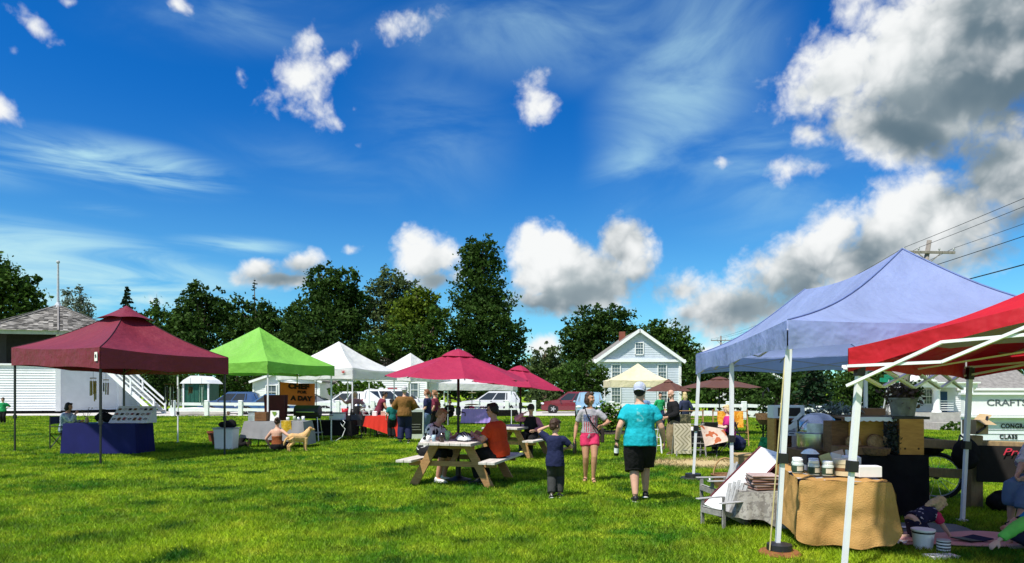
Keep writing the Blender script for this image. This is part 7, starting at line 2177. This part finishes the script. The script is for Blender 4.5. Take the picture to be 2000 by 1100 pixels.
# ------------------------------------------------------------------ the near stall on the right
burlap = mat('ochre_burlap', (.36, .20, .065), .95, .22, 3.0, bump=.5, bscale=90, spec=.05, col2=(.46, .275, .10))
TB = V3(3.56, 7.50, 0)
tb_t, cl = draped_table('folding table under the ochre burlap', 'ochre burlap cloth hanging in heavy folds over the near stall table', TB, -14, .82, 1.5, .70, burlap, ((.60, .68), .55, .5, .6), wav=.034, flare=.05, seedv=31, fq=1, hem=.05)
d_ = cl.modifiers.new('folds', 'DISPLACE'); tx = bpy.data.textures.new('burlap_folds', 'CLOUDS'); tx.noise_scale = .24; d_.texture = tx; d_.strength = .085; d_.texture_coords = 'LOCAL'
sb = cl.modifiers.new('sub', 'SUBSURF'); sb.levels = 1; sb.render_levels = 1
cl.modifiers.move(cl.modifiers.find('sub'), 2)


def tb(x, y, z=.722):
    return TB + Euler((0, 0, R(-14))).to_matrix() @ V3(x, y, z)


jar_glass = mat('pale_jar_glass', (.50, .55, .50), .12, .15, spec=.8)
jar_dark = mat('dark_green_herbs', (.025, .05, .028), .7, .5, 30)
jar_lab = mat('cream_label', (.55, .50, .38), .8, .2, 30)
J = [(-.36, -.28, 'first big jar of dark herbs at the left front edge of the burlap table'), (-.22, -.40, 'jar with a black and white label at the front of the burlap table'), (-.09, -.44, 'square-labelled jar right of the first two on the burlap table'), (-.34, -.10, 'jar of herbs in the second row on the burlap table'), (-.18, -.16, 'herb jar behind the black and white labelled one')]
j0 = None
for i, (x, y, lb) in enumerate(J):
    if j0 is None:
        j0 = thing('jar', lb, 'jar', tb(x, y), 0, 'jars of herbs on the burlap table')
        b = MB(); b.lathe([(.056, 0), (.060, .01), (.060, .10), (.046, .128)], n=18); b.build('glass', jar_glass, j0, smooth=True)
        b = MB(); b.lathe([(.0605, .012), (.0615, .014), (.0615, .085), (.0605, .087)], n=18, caps=False); b.build('contents', jar_dark, j0, smooth=True)
        b = MB(); b.lathe([(.050, .126), (.052, .13), (.052, .152), (.046, .156)], n=18); b.build('lid', M_white, j0)
        b = MB(); b.grid(lambda u, v: (math.sin((u - .5) * 1.1) * .0625, -math.cos((u - .5) * 1.1) * .0625, .028 + .05 * v), 6, 1); b.build('label', jar_lab, j0)
    else: dup(j0, tb(x, y), rng.uniform(-30, 30), lb, 'jars of herbs on the burlap table')
t = small('round_tin', 'cream round hatbox with a brown band beside the jars', 'box', tb(.10, -.36)); b = MB(); b.lathe([(.115, 0), (.115, .13)], n=24); b.build('side_wall', mat('cream_box', (.55, .45, .28), .75, .1), t); b = MB(); b.lathe([(.12, .125), (.12, .17), (.115, .172)], n=24); b.build('lid', mat('cream_lid', (.60, .52, .36), .7, .1), t); b = MB(); b.lathe([(.1165, .05), (.1165, .085)], n=24, caps=False); b.build('band', M_brownwood, t)
t = small('carton', 'long white carton at the right front corner of the burlap table', 'box', tb(.29, -.42), 2); b = MB(); b.box((0, 0, .055), (.24, .16, .11)); b.build('side_wall', M_paper, t, bevel=.003); b = MB(); b.box((0, -.02, .112), (.24, .10, .004), (R(4), 0, 0)); b.build('flap', M_paper, t)
t = small('carton', 'small white carton behind the long one', 'box', tb(.20, -.16), -8); b = MB(); b.box((0, 0, .09), (.17, .12, .18)); b.build('side_wall', M_paper, t); b = MB(); b.box((0, 0, .184), (.165, .1, .006), (R(6), 0, 0)); b.build('flap', M_paper, t)
t = small('lantern', 'small dark blue lantern with a white roof behind the jars', 'lantern', tb(-.17, .10)); b = MB(); b.box((0, 0, .03), (.15, .15, .06)); b.build('base', M_white, t); b = MB(); b.box((0, 0, .12), (.13, .13, .13)); b.build('body', mat('navy_box', (.02, .025, .05), .4), t); b = MB(); b.lathe([(.10, .185), (.06, .225), (.02, .24)], n=12); b.build('roof', M_white, t)
for i, (x, y, cM, tilt, lb) in enumerate(((.0, .04, mat('lemon_card', (.58, .55, .22), .7), -18, 'lemon yellow book leaning behind the jars'), (.10, .12, M_paper, 12, 'white booklet leaning behind the hatbox'), (.17, .22, mat('blush_paper', (.55, .40, .34), .8), -10, 'blush paper sheet propped at the back of the burlap table'), (.30, .28, M_paper, 8, 'white paper sheet propped at the right back of the burlap table'))):
    t = small('book', lb, 'book', tb(x, y), 10 * i); b = MB(); b.box((0, 0, .095), (.12 + .03 * (i > 1), .022, .19 + .05 * (i > 1)), (R(-10), R(tilt), 0)); b.build('cover', cM, t); b = MB(); b.box((.0, .014, .095), (.10, .01, .17), (R(-10), R(tilt), 0)); b.build('pages', M_paper, t)

# steel dome warmer on its wooden box
WP = V3(4.34, 9.5, 0)
t = small('cabinet', 'brown wooden box under the steel dome', 'cabinet', WP); b = MB(); b.box((0, 0, .41), (.62, .55, .80)); b.build('carcass', M_brownwood, t, bevel=.01); b = MB(); b.box((-.02, -.285, .55), (.30, .02, .40)); b.build('door', mat('rust_wood', (.20, .065, .02), .6, .3, 4), t)
t = small('dome_warmer', 'round stainless steel dome warmer standing on the brown box', 'food warmer', WP + V3(.02, 0, .812))
b = MB(); b.lathe([(.27, 0), (.275, .01), (.275, .19), (.29, .195), (.29, .215), (.27, .22)], n=36); b.build('drum', M_steel, t, smooth=True).modifiers.new('edge', 'EDGE_SPLIT')
b = MB(); b.lathe([(.272, .22), (.275, .27), (.262, .34), (.225, .42), (.16, .475), (.08, .502), (.015, .508)], n=36); b.build('dome', mat('dome_steel', (.55, .56, .57), .22, .25, 3, metal=.85), t, smooth=True)
b = MB(); b.grid(lambda u, v: (math.sin((u - .5) * 1.5 - .2) * .279, -math.cos((u - .5) * 1.5 - .2) * .279, .235 + .13 * v - .0 * v), 10, 3); b.build('window', mat('pale_window', (.60, .62, .62), .12, .3, 9), t, smooth=True)
b = MB(); b.tube([(-.28, -.02, .24), (-.30, -.05, .40), (-.24, -.10, .47)], .012, 6); b.build('handle', M_black, t)

# open wooden shelf left of the dome
SP = V3(4.30, 10.6, 0)
t = small('wooden_shelf', 'open orange-stained wooden shelf box left of the steel dome', 'shelf', SP, -4)
for x in (-.16, .22): b = MB(); b.box((x, 0, .60), (.03, .36, 1.20)); b.build('side_panel', M_orangewood, t)
for z in (.05, .42, .66, .78, 1.19): b = MB(); b.box((.03, 0, z), (.36, .35, .025)); b.build('shelf_board', mat('rust_board', (.20, .06, .018), .6, .3, 4), t)
b = MB(); b.box((.03, .17, .6), (.36, .012, 1.15)); b.build('back_panel', M_brownwood, t)
t = small('display_tray', 'white-edged dark display tray on top of the wooden shelf', 'tray', SP + V3(.06, 0, 1.206), -4); b = MB(); b.box((0, 0, .10), (.48, .30, .20)); b.build('side_wall', M_white, t); b = MB(); b.box((.0, -.153, .10), (.34, .012, .13)); b.build('panel', mat('dark_tray', (.03, .025, .022), .7), t); b = MB(); b.tube([(-.06, 0, .2), (-.05, 0, .26), (.05, 0, .26), (.06, 0, .2)], .008, 5); b.build('handle', M_black, t)
t = small('price_sign', 'white paper sign with dark print hanging on the wooden shelf', 'sign', SP + V3(.06, -.215, 1.02), -4); b = MB(); b.box((0, 0, 0), (.17, .006, .17)); p_o = b.build('sheet', mat('bluish_paper', (.58, .58, .64), .8), t); b = MB()
for z, w_ in ((.05, .11), (.02, .09), (-.012, .12), (-.05, .07)): b.box((0, -.005, z), (w_, .003, .013))
stuff(b.build('print', mat('ink', (.04, .04, .08), .8), p_o)); b = MB(); b.box((.05, 0, -.22), (.09, .006, .27)); b.build('strip', mat('blush_strip', (.55, .42, .38), .8), t)
t = small('paper_fan', 'folded white paper fan clipped beside the tent leg', 'paper', A(1548, 826, 9.9)); b = MB(); b.prism([(-.16, 0, -.16), (.10, 0, .10), (.13, 0, -.04)], (0, .012, 0)); b.prism([(-.02, -.01, .02), (.12, -.01, .16), (.16, -.01, .06)], (0, .01, 0)); b.build('sheet', M_paper, t)

# black display stand with baskets at the right
DP = V3(5.02, 8.75, 0)
t = small('display_stand', 'black cloth-covered display stand right of the burlap table', 'display stand', DP, -5); b = MB(); b.box((-.11, .1, .40), (.80, .70, .80)); b.build('body', M_blackcloth, t, bevel=.02)
b = MB()
b.grid(lambda u, v: (-.52 + .82 * u, -.27 - .03 * v - .015 * math.sin(u * 22) * v, .805 - .78 * v), 30, 4); b.build('skirt', M_blackcloth, t, smooth=True)
def crate(label, p, rz, w, d, h, m, knots=False):
    t = small('wooden_crate', label, 'crate', p, rz)
    b = MB(); b.box((0, -d / 2, h / 2), (w, .022, h)); b.build('front_board', m, t, bevel=.003)
    b = MB(); b.box((0, d / 2, h / 2), (w, .022, h)); b.build('back_board', m, t)
    for s in (-1, 1): b = MB(); b.box((s * (w / 2 - .01), 0, h / 2), (.02, d - .024, h)); b.build('side_board', M_brownwood, t)
    b = MB(); b.box((0, 0, .012), (w - .04, d - .03, .02)); b.build('bottom', M_brownwood, t)
    if knots:
        for s in (-1, 1): b = MB(); b.lathe([(.014, 0), (.012, .003)], (s * w * .28, -d / 2 - .011, h * .17), 10, rot=(R(90), 0, 0)); b.build('knot', mat('wood_knot', (.06, .025, .01), .8), t)
    return t
crate('orange pine crate standing on end at the right of the black stand', DP + V3(.14, -.02, .806), -4, .30, .30, .46, M_orangewood, True)
crate('orange crate shelf at the back of the black stand', DP + V3(-.30, .22, .806), -5, .44, .22, .44, M_orangewood)
crate('darker wooden crate at the far left of the black stand', DP + V3(-.62, .26, .806), 0, .26, .22, .42, M_brownwood)
t = small('lace_shelf', 'dark shelf board edged with white scalloped lace across the crates', 'shelf', DP + V3(-.22, .10, 1.262), -5); b = MB(); b.box((0, 0, .012), (.86, .34, .022)); b.build('board', M_brownwood, t); b = MB()
b.grid(lambda u, v: (-.43 + .86 * u, -.175 - .004 * v, .026 - v * (.045 + .014 * abs(math.sin(u * 34)))), 90, 2); b.build('lace', M_white, t, smooth=True)
t = small('bread_basket', 'flat wicker basket at the front of the black stand', 'basket', DP + V3(-.34, -.20, .806)); b = MB(); b.lathe([(.12, 0), (.16, .09), (.17, .09), (.15, .02)], n=18); b.build('bowl', M_wicker, t)
t = small('wooden_tray', 'long dark wooden tray on the black stand', 'tray', DP + V3(-.55, -.06, .806), -5); b = MB(); b.box((0, 0, .05), (.5, .22, .10)); b.build('side_wall', mat('tray_brown', (.20, .11, .05), .6, .3, 4), t); b = MB(); b.box((0, 0, .102), (.46, .18, .006)); b.build('inside', M_brownwood, t)
for i, (x, y, z, r_, rx, lb) in enumerate(((-.22, .02, .94, .115, 78, 'round woven bread basket leaning inside the crate shelf'), (-.50, .05, .94, .10, 70, 'smaller woven basket leaning left of the round one'))):
    t = small('woven_basket', lb, 'basket', DP + V3(x, y, z)); b = MB(); b.lathe([(r_ * .6, .06), (r_, .02), (r_ * 1.05, -.02), (r_ * .97, -.02), (r_ * .6, .045)], n=20, rot=(R(rx), 0, R(12))); b.build('bowl', mat('tan_wicker', (.34, .20, .08), .8, .35, 45, bump=.6, bscale=90), t); b = MB(); b.tube([Euler((R(rx), 0, R(12))).to_matrix() @ V3(math.cos(a) * r_ * 1.04, math.sin(a) * r_ * 1.04, -.022) for a in [q * 2 * math.pi / 24 for q in range(25)]], .010, 5); b.build('rim', M_brownwood, t)
t = small('dried_wreath', 'dark evergreen bundle hung between the two orange crates', 'wreath', DP + V3(-.06, -.10, 1.0)); v, f = leaves_np(np.random.default_rng(5).normal(size=(500, 3)) * [.05, .035, .10], .05, .2, 55); np_mesh('foliage', v, f, mat('dark_sprig', (.03, .038, .03), .8, .4, 30, rnd=.6), t); b = MB(); b.tube([(0, .0, .20), (0, 0, .30)], .004, 4); b.build('cord', M_black, t)
t = small('planter', 'grey concrete planter on top of the pine crate', 'planter', DP + V3(.13, .02, 1.30)); b = MB(); b.lathe([(.135, 0), (.165, .21), (.175, .215), (.175, .24), (.155, .24), (.15, .2)], n=20); b.build('pot', mat('mossy_concrete', (.20, .20, .17), .9, .35, 9, bump=.4), t)
v, f = leaves_np(np.random.default_rng(8).normal(size=(420, 3)) * [.10, .09, .07] + [0, 0, .30], .07, .2, 56); np_mesh('foliage', v, f, mat('reddish_leaf', (.045, .035, .025), .7, .4, 20, rnd=.7, col2=(.09, .05, .04)), t)
v, f = leaves_np(np.random.default_rng(9).normal(size=(220, 3)) * [.05, .05, .06] + [.16, 0, .32], .05, .2, 57); np_mesh('trailing_foliage', v, f, L_mid, t)
b = MB(); b.box((.02, 0, -.022), (.46, .34, .035)); b.build('slate', M_black, t)
t = small('planter_box', 'dark planter box with a pale rim behind the lace shelf', 'planter', V3(5.35, 10.2, 0)); b = MB(); b.box((-.15, 0, .62), (1.1, .4, 1.24)); b.build('body', M_dark_in, t); b = MB(); b.box((-.15, 0, 1.255), (1.16, .46, .03)); b.build('rim', mat('rim_wood', (.17, .12, .07), .8), t); b = MB(); b.box((.12, -.05, 1.32), (.32, .24, .10)); b.build('terracotta_trough', mat('light_terracotta', (.26, .13, .06), .8), t)
v, f = leaves_np(np.random.default_rng(18).normal(size=(300, 3)) * [.22, .08, .05] + [-.35, 0, 1.34], .07, .4, 58); np_mesh('foliage', v, f, mat('silver_leaf', (.16, .20, .18), .6, .3, 20, rnd=.5), t)

# leaning board, chairs, pile, basket
def adirondack(label, loc, rz, sc=1.0):
    t = thing('adirondack_chair', label, 'chair', loc, rz, 'small grey wooden garden chairs'); t.scale = (sc,) * 3
    m = M_oldwood
    # faces +y
    for s in (-1, 1):
        b = MB(); b.box((s * .30, .26, .25), (.035, .075, .50)); b.build('front_leg', m, t, bevel=.004)
        b = MB(); b.beam((s * .25, .27, .34), (s * .25, -.42, .04), .03, .09, (0, 0, 1)); b.build('side_rail', m, t, bevel=.004)
        b = MB(); b.box((s * .33, .02, .515), (.11, .70, .025)); b.build('armrest', M_greywood, t, bevel=.008)
        b = MB(); b.box((s * .28, -.28, .36), (.03, .06, .32)); b.build('rear_post', m, t)
    b = MB(); b.box((0, .305, .30), (.56, .025, .10)); b.build('front_apron', m, t)
    for i in range(6):
        y = .26 - i * .085; z = .365 - i * .028
        b = MB(); b.box((0, y, z), (.52, .075, .02), (R(18), 0, 0)); b.build('seat_slat', M_greywood, t, bevel=.003)
    for i in range(5):
        x = -.20 + i * .10; hgt = .62 + .09 * (1 - abs(i - 2) / 2) ; b = MB()
        b.beam((x * .85, -.20, .24), (x * 1.12, -.20 - .34 * hgt, .24 + .92 * hgt), .088, .018, (0, 1, .4)); b.build('back_slat', M_greywood, t, bevel=.004)
    for z in (.38, .66): b = MB(); b.box((0, -.22 - (z - .24) * .36, z), (.50, .025, .06), (R(20), 0, 0)); b.build('back_rail', m, t)
    return t


adirondack('nearer small grey adirondack chair with the white board resting on it', V3(2.55, 8.05, 0), 116, .60)
adirondack('further small grey adirondack chair behind the leaning board', V3(3.02, 9.75, 0), 96, .66)
t = small('sign_board', 'long white board with a dark red edge leaning from the chairs up to the stall', 'board', (0, 0, 0)); p0, p1 = A(1402, 990, 8.62), A(1505, 886, 9.0); sd = (V3(1, -.6, .18)).normalized(); dd = (p1 - p0).normalized(); sd = (sd - dd * sd.dot(dd)).normalized(); nn = dd.cross(sd); nn = nn if nn.z > 0 else -nn
mt = Matrix((sd, dd, nn)).transposed(); mid = (p0 + p1) / 2; L_ = (p1 - p0).length + .10; t.location = mid
b = MB(); b.box((0, 0, 0), (.37, L_, .02), mt); fb = b.build('face', mat('white_board', (.70, .71, .72), .5, .04), t)
b = MB(); b.box(sd * .20 - nn * .035, (.03, L_ + .02, .10), mt); b.build('edge', M_darkred, t); b = MB(); b.box(-sd * .20 - nn * .02, (.03, L_ + .02, .07), mt); b.build('edge', M_darkred, t)
b = MB(); rr = random.Random(6)
for i in range(16):
    y = L_ * (.44 - i * .055); w_ = rr.uniform(.015, .045)
    b.box(dd * y + nn * .012 + sd * rr.uniform(-.10, .10), (w_, .011, .002), mt)
stuff(b.build('handwriting', mat('pale_blue_ink', (.48, .53, .64), .8), fb))
dam = spot_mat('grey_damask', (.25, .24, .215), (.17, .16, .145), 22, .53)
draped_table('low table under the grey damask cloth', 'grey damask cloth draped over the low table behind the chairs', V3(3.05, 8.12, 0), -12, .56, .46, .42, dam, ((.30, .40), .38, .3, .3), wav=.022, flare=.09, seedv=33, fq=2, hem=.06, legm=M_brownwood)
for i in range(6):
    t = small('folded_cloth', ['lowest folded brown cloth in the pile on the damask', 'second folded cloth from the bottom of the pile', 'third folded cloth in the pile, pale rose', 'fourth folded cloth in the pile, grey-brown', 'fifth folded cloth in the pile, thin and pale', 'top folded cloth of the pile on the damask'][i], 'cloth', V3(3.08 + rng.uniform(-.02, .02), 8.16, .432 + i * .030), rng.uniform(-12, 12)); b = MB()
    w_ = .40 - .015 * i; b.box((0, 0, .013), (w_, .34, .026)); o = b.build('fold', [mat('rose_brown', (.22, .13, .11), .9), mat('taupe', (.19, .15, .13), .9), mat('pale_rose', (.36, .27, .25), .9)][i % 3], t, bevel=.010); b = MB(); b.box((0, -.172, .013), (w_ * .96, .008, .006)); b.build('crease', M_brownwood, t)
t = small('pine_box', 'pale pine box standing behind the leaning board', 'box', V3(3.48, 9.9, 0)); b = MB(); b.box((0, 0, .34), (.34, .34, .68)); b.build('side_wall', mat('pale_pine', (.42, .29, .13), .7, .2, 4), t); b = MB(); b.box((0, 0, .69), (.36, .36, .02)); b.build('lid', _mats['pale_pine'], t)
t = small('basket', 'wicker basket with a tall hoop handle on the grass behind the chairs', 'basket', V3(3.62, 11.3, 0)); b = MB(); b.lathe([(.17, 0), (.22, .20), (.23, .22), (.20, .20), (.15, .02)], n=18); b.build('bowl', M_wicker, t); b = MB(); b.tube([(math.cos(a) * .20, 0, .20 + math.sin(a) * .30) for a in [q * math.pi / 12 for q in range(13)]], .014, 6); b.build('handle', mat('cane', (.36, .22, .09), .7), t); b = MB(); b.tube([(math.cos(a) * .225, math.sin(a) * .225, .215) for a in [q * 2 * math.pi / 20 for q in range(21)]], .016, 6); b.build('rim', M_brownwood, t)

# tent weights
def weight(label, p, m, r, m2):
    t = small('weight_plate', label, 'weight', p); b = MB(); b.lathe([(r, 0), (r * 1.02, .012), (r * .9, .035), (r * .5, .045)], n=28); b.build('disc', m, t); b = MB(); b.lathe([(r * .62, .045), (r * .60, .10), (r * .2, .11)], n=20); b.build('hub', m2, t); return t
weight('rusty round weight plate at the foot of the nearest blue canopy leg', V3(2.66, 6.62, 0), mat('rust', (.20, .075, .025), .85, .35, 14), .20, M_black)
weight('black round weight plate at the far left leg of the blue canopy', V3(3.38, 12.42, 0), M_black, .24, M_black)
t = small('guy_rope', 'yellowish guy rope running down beside the nearest blue canopy leg', 'rope', V3(2.62, 6.58, 0)); b = MB(); b.tube([(-.08, -.02, .05), (.02, .02, 1.1), (.12, .10, 1.95)], .007, 5); b.build('cord', mat('yellow_cord', (.45, .38, .18), .8), t)
t = small('sandal', 'dark sandal lying on the grass by the black weight', 'shoe', V3(3.62, 12.0, 0), 60); b = MB(); b.box((0, 0, .02), (.10, .27, .03)); b.build('sole', M_black, t, bevel=.01); b = MB(); b.tube([(-.05, .04, .03), (0, .06, .08), (.05, .04, .03)], .014, 6); b.build('strap', M_white, t)

# blanket and the children's things
c = MB(); c.grid(lambda u, v: (-.92 + 1.84 * u + .10 * v, -.36 + .75 * v - .10 * (1 - u) * (v - .5) + .03 * math.sin(u * 5), .022 + .010 * math.sin(u * 13 + v * 4) * math.sin(v * 9 + 2) + .012 * math.sin(u * 5 - v * 8)), 40, 22)
o = c.build('blanket', mat('pink_blanket', (.56, .29, .27), .9, .12, 5, bump=.4, bscale=40, col2=(.64, .36, .33)), None, smooth=True); o.location = V3(5.05, 7.18, 0); o.rotation_euler = (0, 0, R(-6)); so = o.modifiers.new('thick', 'SOLIDIFY'); so.thickness = .016; tag(o, 'dusty pink blanket spread on the grass under the canopies', 'blanket')
c = MB(); c.grid(lambda u, v: (-.55 + 1.1 * u, -.3 + .6 * v, .012 + .006 * math.sin(u * 11 + v * 6)), 20, 12); o = c.build('blanket', mat('grey_blanket', (.14, .16, .16), .9, .15, 5), None, smooth=True); o.location = V3(4.80, 7.90, 0); o.rotation_euler = (0, 0, R(-10)); so = o.modifiers.new('thick', 'SOLIDIFY'); so.thickness = .012; tag(o, 'grey-green blanket lying flat in front of the black stand', 'blanket')
t = small('bucket', 'white plastic bucket with a dark rim line beside the crawling toddler', 'bucket', at(1803, 1072)); b = MB(); b.lathe([(.085, 0), (.105, .20), (.098, .20), (.08, .01)], n=22); b.build('tub', M_white, t, smooth=False); b = MB(); b.lathe([(.106, .19), (.112, .192), (.112, .205), (.10, .207)], n=22); b.build('rim', M_white, t); b = MB(); b.lathe([(.1035, .165), (.1055, .182)], n=22, caps=False); b.build('band', M_black, t)
t = small('tin_can', 'black and white striped tin beside the white bucket', 'tin', at(1843, 1080)); b = MB(); b.lathe([(.062, 0), (.062, .13)], n=20); b.build('body', M_white, t); b = MB()
for z in (.015, .045, .075, .105): b.lathe([(.0628, z), (.0628, z + .014)], n=20, caps=False)
stuff(b.build('stripe', M_black, t)); b = MB(); b.lathe([(.064, .128), (.064, .134)], n=20); b.build('lid', M_grey, t)
t = small('food_tray', 'flat white tray lying at the front edge of the blanket', 'tray', at(1838, 1090), 8); b = MB(); b.box((0, 0, .015), (.28, .13, .03), top=1.08); b.build('base', M_paper, t); b = MB(); b.box((0, .01, .032), (.22, .09, .004)); b.build('inside', mat('pale_inside', (.55, .6, .6), .6), t)
t = small('paper_sheet', 'crumpled white paper on the dark mat beside the burlap table', 'paper', at(1752, 1062), 30); b = MB(); b.grid(lambda u, v: (-.11 + .22 * u, -.08 + .16 * v, .03 + .02 * math.sin(u * 9) * math.cos(v * 7)), 8, 6); b.build('sheet', M_paper, t)
t = small('paper_sheet', 'white sheet lying across the grey-green blanket', 'paper', V3(4.62, 7.86, .02), -20); b = MB(); b.grid(lambda u, v: (-.22 + .44 * u, -.06 + .12 * v, .01 + .01 * math.sin(u * 9)), 8, 3); b.build('sheet', M_paper, t)
t = small('picture_book', 'dark open picture book under the hands of the crawling toddler', 'book', V3(4.92, 7.12, .035), 20); b = MB(); b.box((-.09, 0, .008), (.17, .22, .012), (0, R(4), 0)); b.build('cover', M_black, t); b = MB(); b.box((.09, 0, .008), (.17, .22, .012), (0, R(-4), 0)); b.build('page', C_navy, t)
bottle('red and white drink bottle standing by the black stand', at(1811, 985) + V3(0, 0, .14), .22, .034, mat('red_label_plastic', (.42, .03, .03), .35), M_white, lowband=M_paper)

# split-rail fence, bicycle, bag, box and red-lettered banner
fr = thing('rail_fence', 'rustic split-rail fence behind the bicycle', 'fence', V3(6.45, 9.3, 0), 0)
rail_m = mat('rail_wood', (.36, .25, .12), .85, .3, 4, stretch=(7, 2, 2), bump=.4, col2=(.22, .16, .09))
def rail(p, q, h=.13, w=.07):
    b = MB(); b.beam(V3(*p) - fr.location, V3(*q) - fr.location, w, h); b.build('rail', rail_m, fr, bevel=.012)
b = MB(); b.box((0, 0, .50), (.17, .15, 1.02)); b.build('post', rail_m, fr, bevel=.012)
b = MB(); b.box((-1.2, .35, .52), (.17, .15, 1.05)); b.build('post', rail_m, fr, bevel=.012)
b = MB(); b.box((1.9, -.6, .50), (.17, .15, 1.02)); b.build('post', rail_m, fr, bevel=.012)
rail((6.45, 9.3, .86), (5.25, 9.65, .92)); rail((6.45, 9.32, .46), (5.25, 9.67, .50))
rail((6.47, 9.28, .88), (8.4, 8.6, .84)); rail((6.47, 9.28, .47), (8.4, 8.6, .44))
t = small('cardboard_box', 'torn cardboard box on top of the fence post', 'box', V3(6.47, 9.3, 1.03), 20); b = MB(); b.box((0, 0, .10), (.24, .20, .20)); b.build('side_wall', mat('cardboard', (.40, .29, .16), .9, .12), t); b = MB(); b.add([(-.12, -.10, .20), (.12, -.10, .20), (.15, -.2, .13), (-.10, -.2, .14)], [(0, 1, 2, 3)]); b.add([(.12, -.1, .2), (.12, .1, .2), (.2, .08, .28), (.2, -.1, .27)], [(0, 1, 2, 3)]); b.build('flap', _mats['cardboard'], t)
b = MB(); b.tube([(-.13, -.12, .02), (0, -.14, .10), (.13, -.08, .24)], .018, 6); b.build('strap', M_black, t)
t = small('backpack', 'black backpack hanging on the fence post below the box', 'bag', V3(6.22, 9.12, .62)); b = MB(); b.ell((0, 0, .14), (.19, .10, .22)); b.ell((0, -.07, .06), (.13, .06, .10)); skin(b.build('body', M_blackcloth, t), .02, 2, .04); b = MB(); b.tube([(-.06, .06, .32), (0, .12, .40), (.06, .06, .32)], .014, 6); b.build('handle', M_black, t)
t = small('banner_sign', 'dark banner with red script lettering hung on the rail fence', 'banner', V3(7.10, 9.0, .66), -19); b = MB(); b.grid(lambda u, v: (-.72 + 1.5 * u, -.075 + .012 * math.sin(u * 11), .22 - .50 * v), 20, 4); b.build('cloth', mat('near_black_cloth', (.014, .012, .011), .9), t, smooth=True)
text_mesh('lettering', 'Presto', .14, mat('red_ink', (.55, .03, .06), .6), t, (-.20, -.10, .14), (R(90), 0, 0), .002, .0, shear=.35, sx=1.25)
t = small('storage_sack', 'black sack slumped at the foot of the fence post', 'bag', V3(6.72, 9.0, 0)); b = MB(); b.ell((0, 0, .13), (.30, .18, .16)); b.ell((.15, -.05, .1), (.18, .14, .12)); skin(b.build('body', M_blackcloth, t), .02, 2, .07); b = MB(); b.ell((.2, -.12, .22), (.07, .05, .05)); b.build('tie', M_white, t, smooth=True)


def bicycle():
    p = G(1828, 974)
    t = thing('bicycle', 'black bicycle with loaded handlebars leaning by the rail fence', 'bicycle', p, 63)
    r = .34; m = M_black
    fw_ = None
    for y in (0, 1.04):
        b = MB(); b.tube([(0, y + math.cos(a) * r, r + math.sin(a) * r) for a in [q * 2 * math.pi / 32 for q in range(33)]], .028, 8, right=(1, 0, 0)) ; w = b.build('wheel', M_rubber, t, smooth=True)
        b = MB(); b.tube([(0, y + math.cos(a) * (r - .035), r + math.sin(a) * (r - .035)) for a in [q * 2 * math.pi / 32 for q in range(33)]], .010, 5, right=(1, 0, 0)); b.build('rim', M_grey, w)
        b = MB()
        for q in range(14):
            a = q * 2 * math.pi / 14; b.tube([((-1) ** q * .02, y, r), (0, y + math.cos(a) * (r - .03), r + math.sin(a) * (r - .03))], .0025, 4)
        stuff(b.build('spokes', M_steel, w)); b = MB(); b.tube([(-.05, y, r), (.05, y, r)], .045 if y == 0 else .03, 10); b.build('hub', m, w)
    b = MB(); bb = (0, .44, .30); sp_ = (0, .32, .80); hd = (0, .84, .82)
    for a, c_ in (((0, 0, r), bb), ((0, 0, r), sp_), (bb, sp_), (sp_, hd), (bb, (0, .87, .72)), ((0, .86, .92), (0, .90, .62)), ((0, .90, .62), (0, 1.04, r))): b.tube([a, c_], .018, 8)
    b.build('frame', m, t, smooth=True)
    b = MB(); b.tube([(0, .31, .80), (0, .29, .92)], .014, 6); po = b.build('seat_post', M_steel, t); b = MB(); b.tube([(0, .18, .95), (0, .30, .955), (0, .44, .94)], [.07, .055, .02], 10, None, [.5, .5, .6], right=(1, 0, 0)); b.build('saddle', m, t, smooth=True)
    b = MB(); b.tube([(-.30, .78, 1.03), (-.12, .88, 1.02), (0, .86, 1.0), (.12, .88, 1.02), (.30, .78, 1.03)], .013, 6); b.build('handlebar', m, t, smooth=True)
    for s in (-1, 1): b = MB(); b.tube([(s * .30, .78, 1.03), (s * .22, .82, 1.028)], .019, 8); b.build('grip', M_brownwood, t)
    b = MB(); b.lathe([(.09, -.01), (.09, .01)], bb, 18, rot=(0, R(90), 0)); b.tube([bb, (.09, .44, .30), (.09, .50, .16)], .011, 6); b.tube([bb, (-.09, .44, .30), (-.09, .38, .44)], .011, 6); b.build('crankset', M_grey, t)
    bag = thing('pannier_bag', 'bulging black bag strapped to the handlebars of the bicycle', 'bag', p, 63)
    b = MB(); b.ell((0, .92, .92), (.20, .14, .15)); b.ell((.05, .60, .86), (.12, .24, .14)); b.ell((0, .1, .80), (.16, .22, .13)); skin(b.build('body', M_blackcloth, bag), .02, 2, .06); b = MB(); b.ell((0, .80, 1.05), (.09, .08, .05)); b.build('light', M_white, bag, smooth=True); b = MB(); b.tube([(-.12, .72, 1.03), (0, .80, 1.11), (.12, .72, 1.04)], .018, 6); b.build('strap', mat('salmon_strap', (.5, .16, .1), .7), bag)


bicycle()
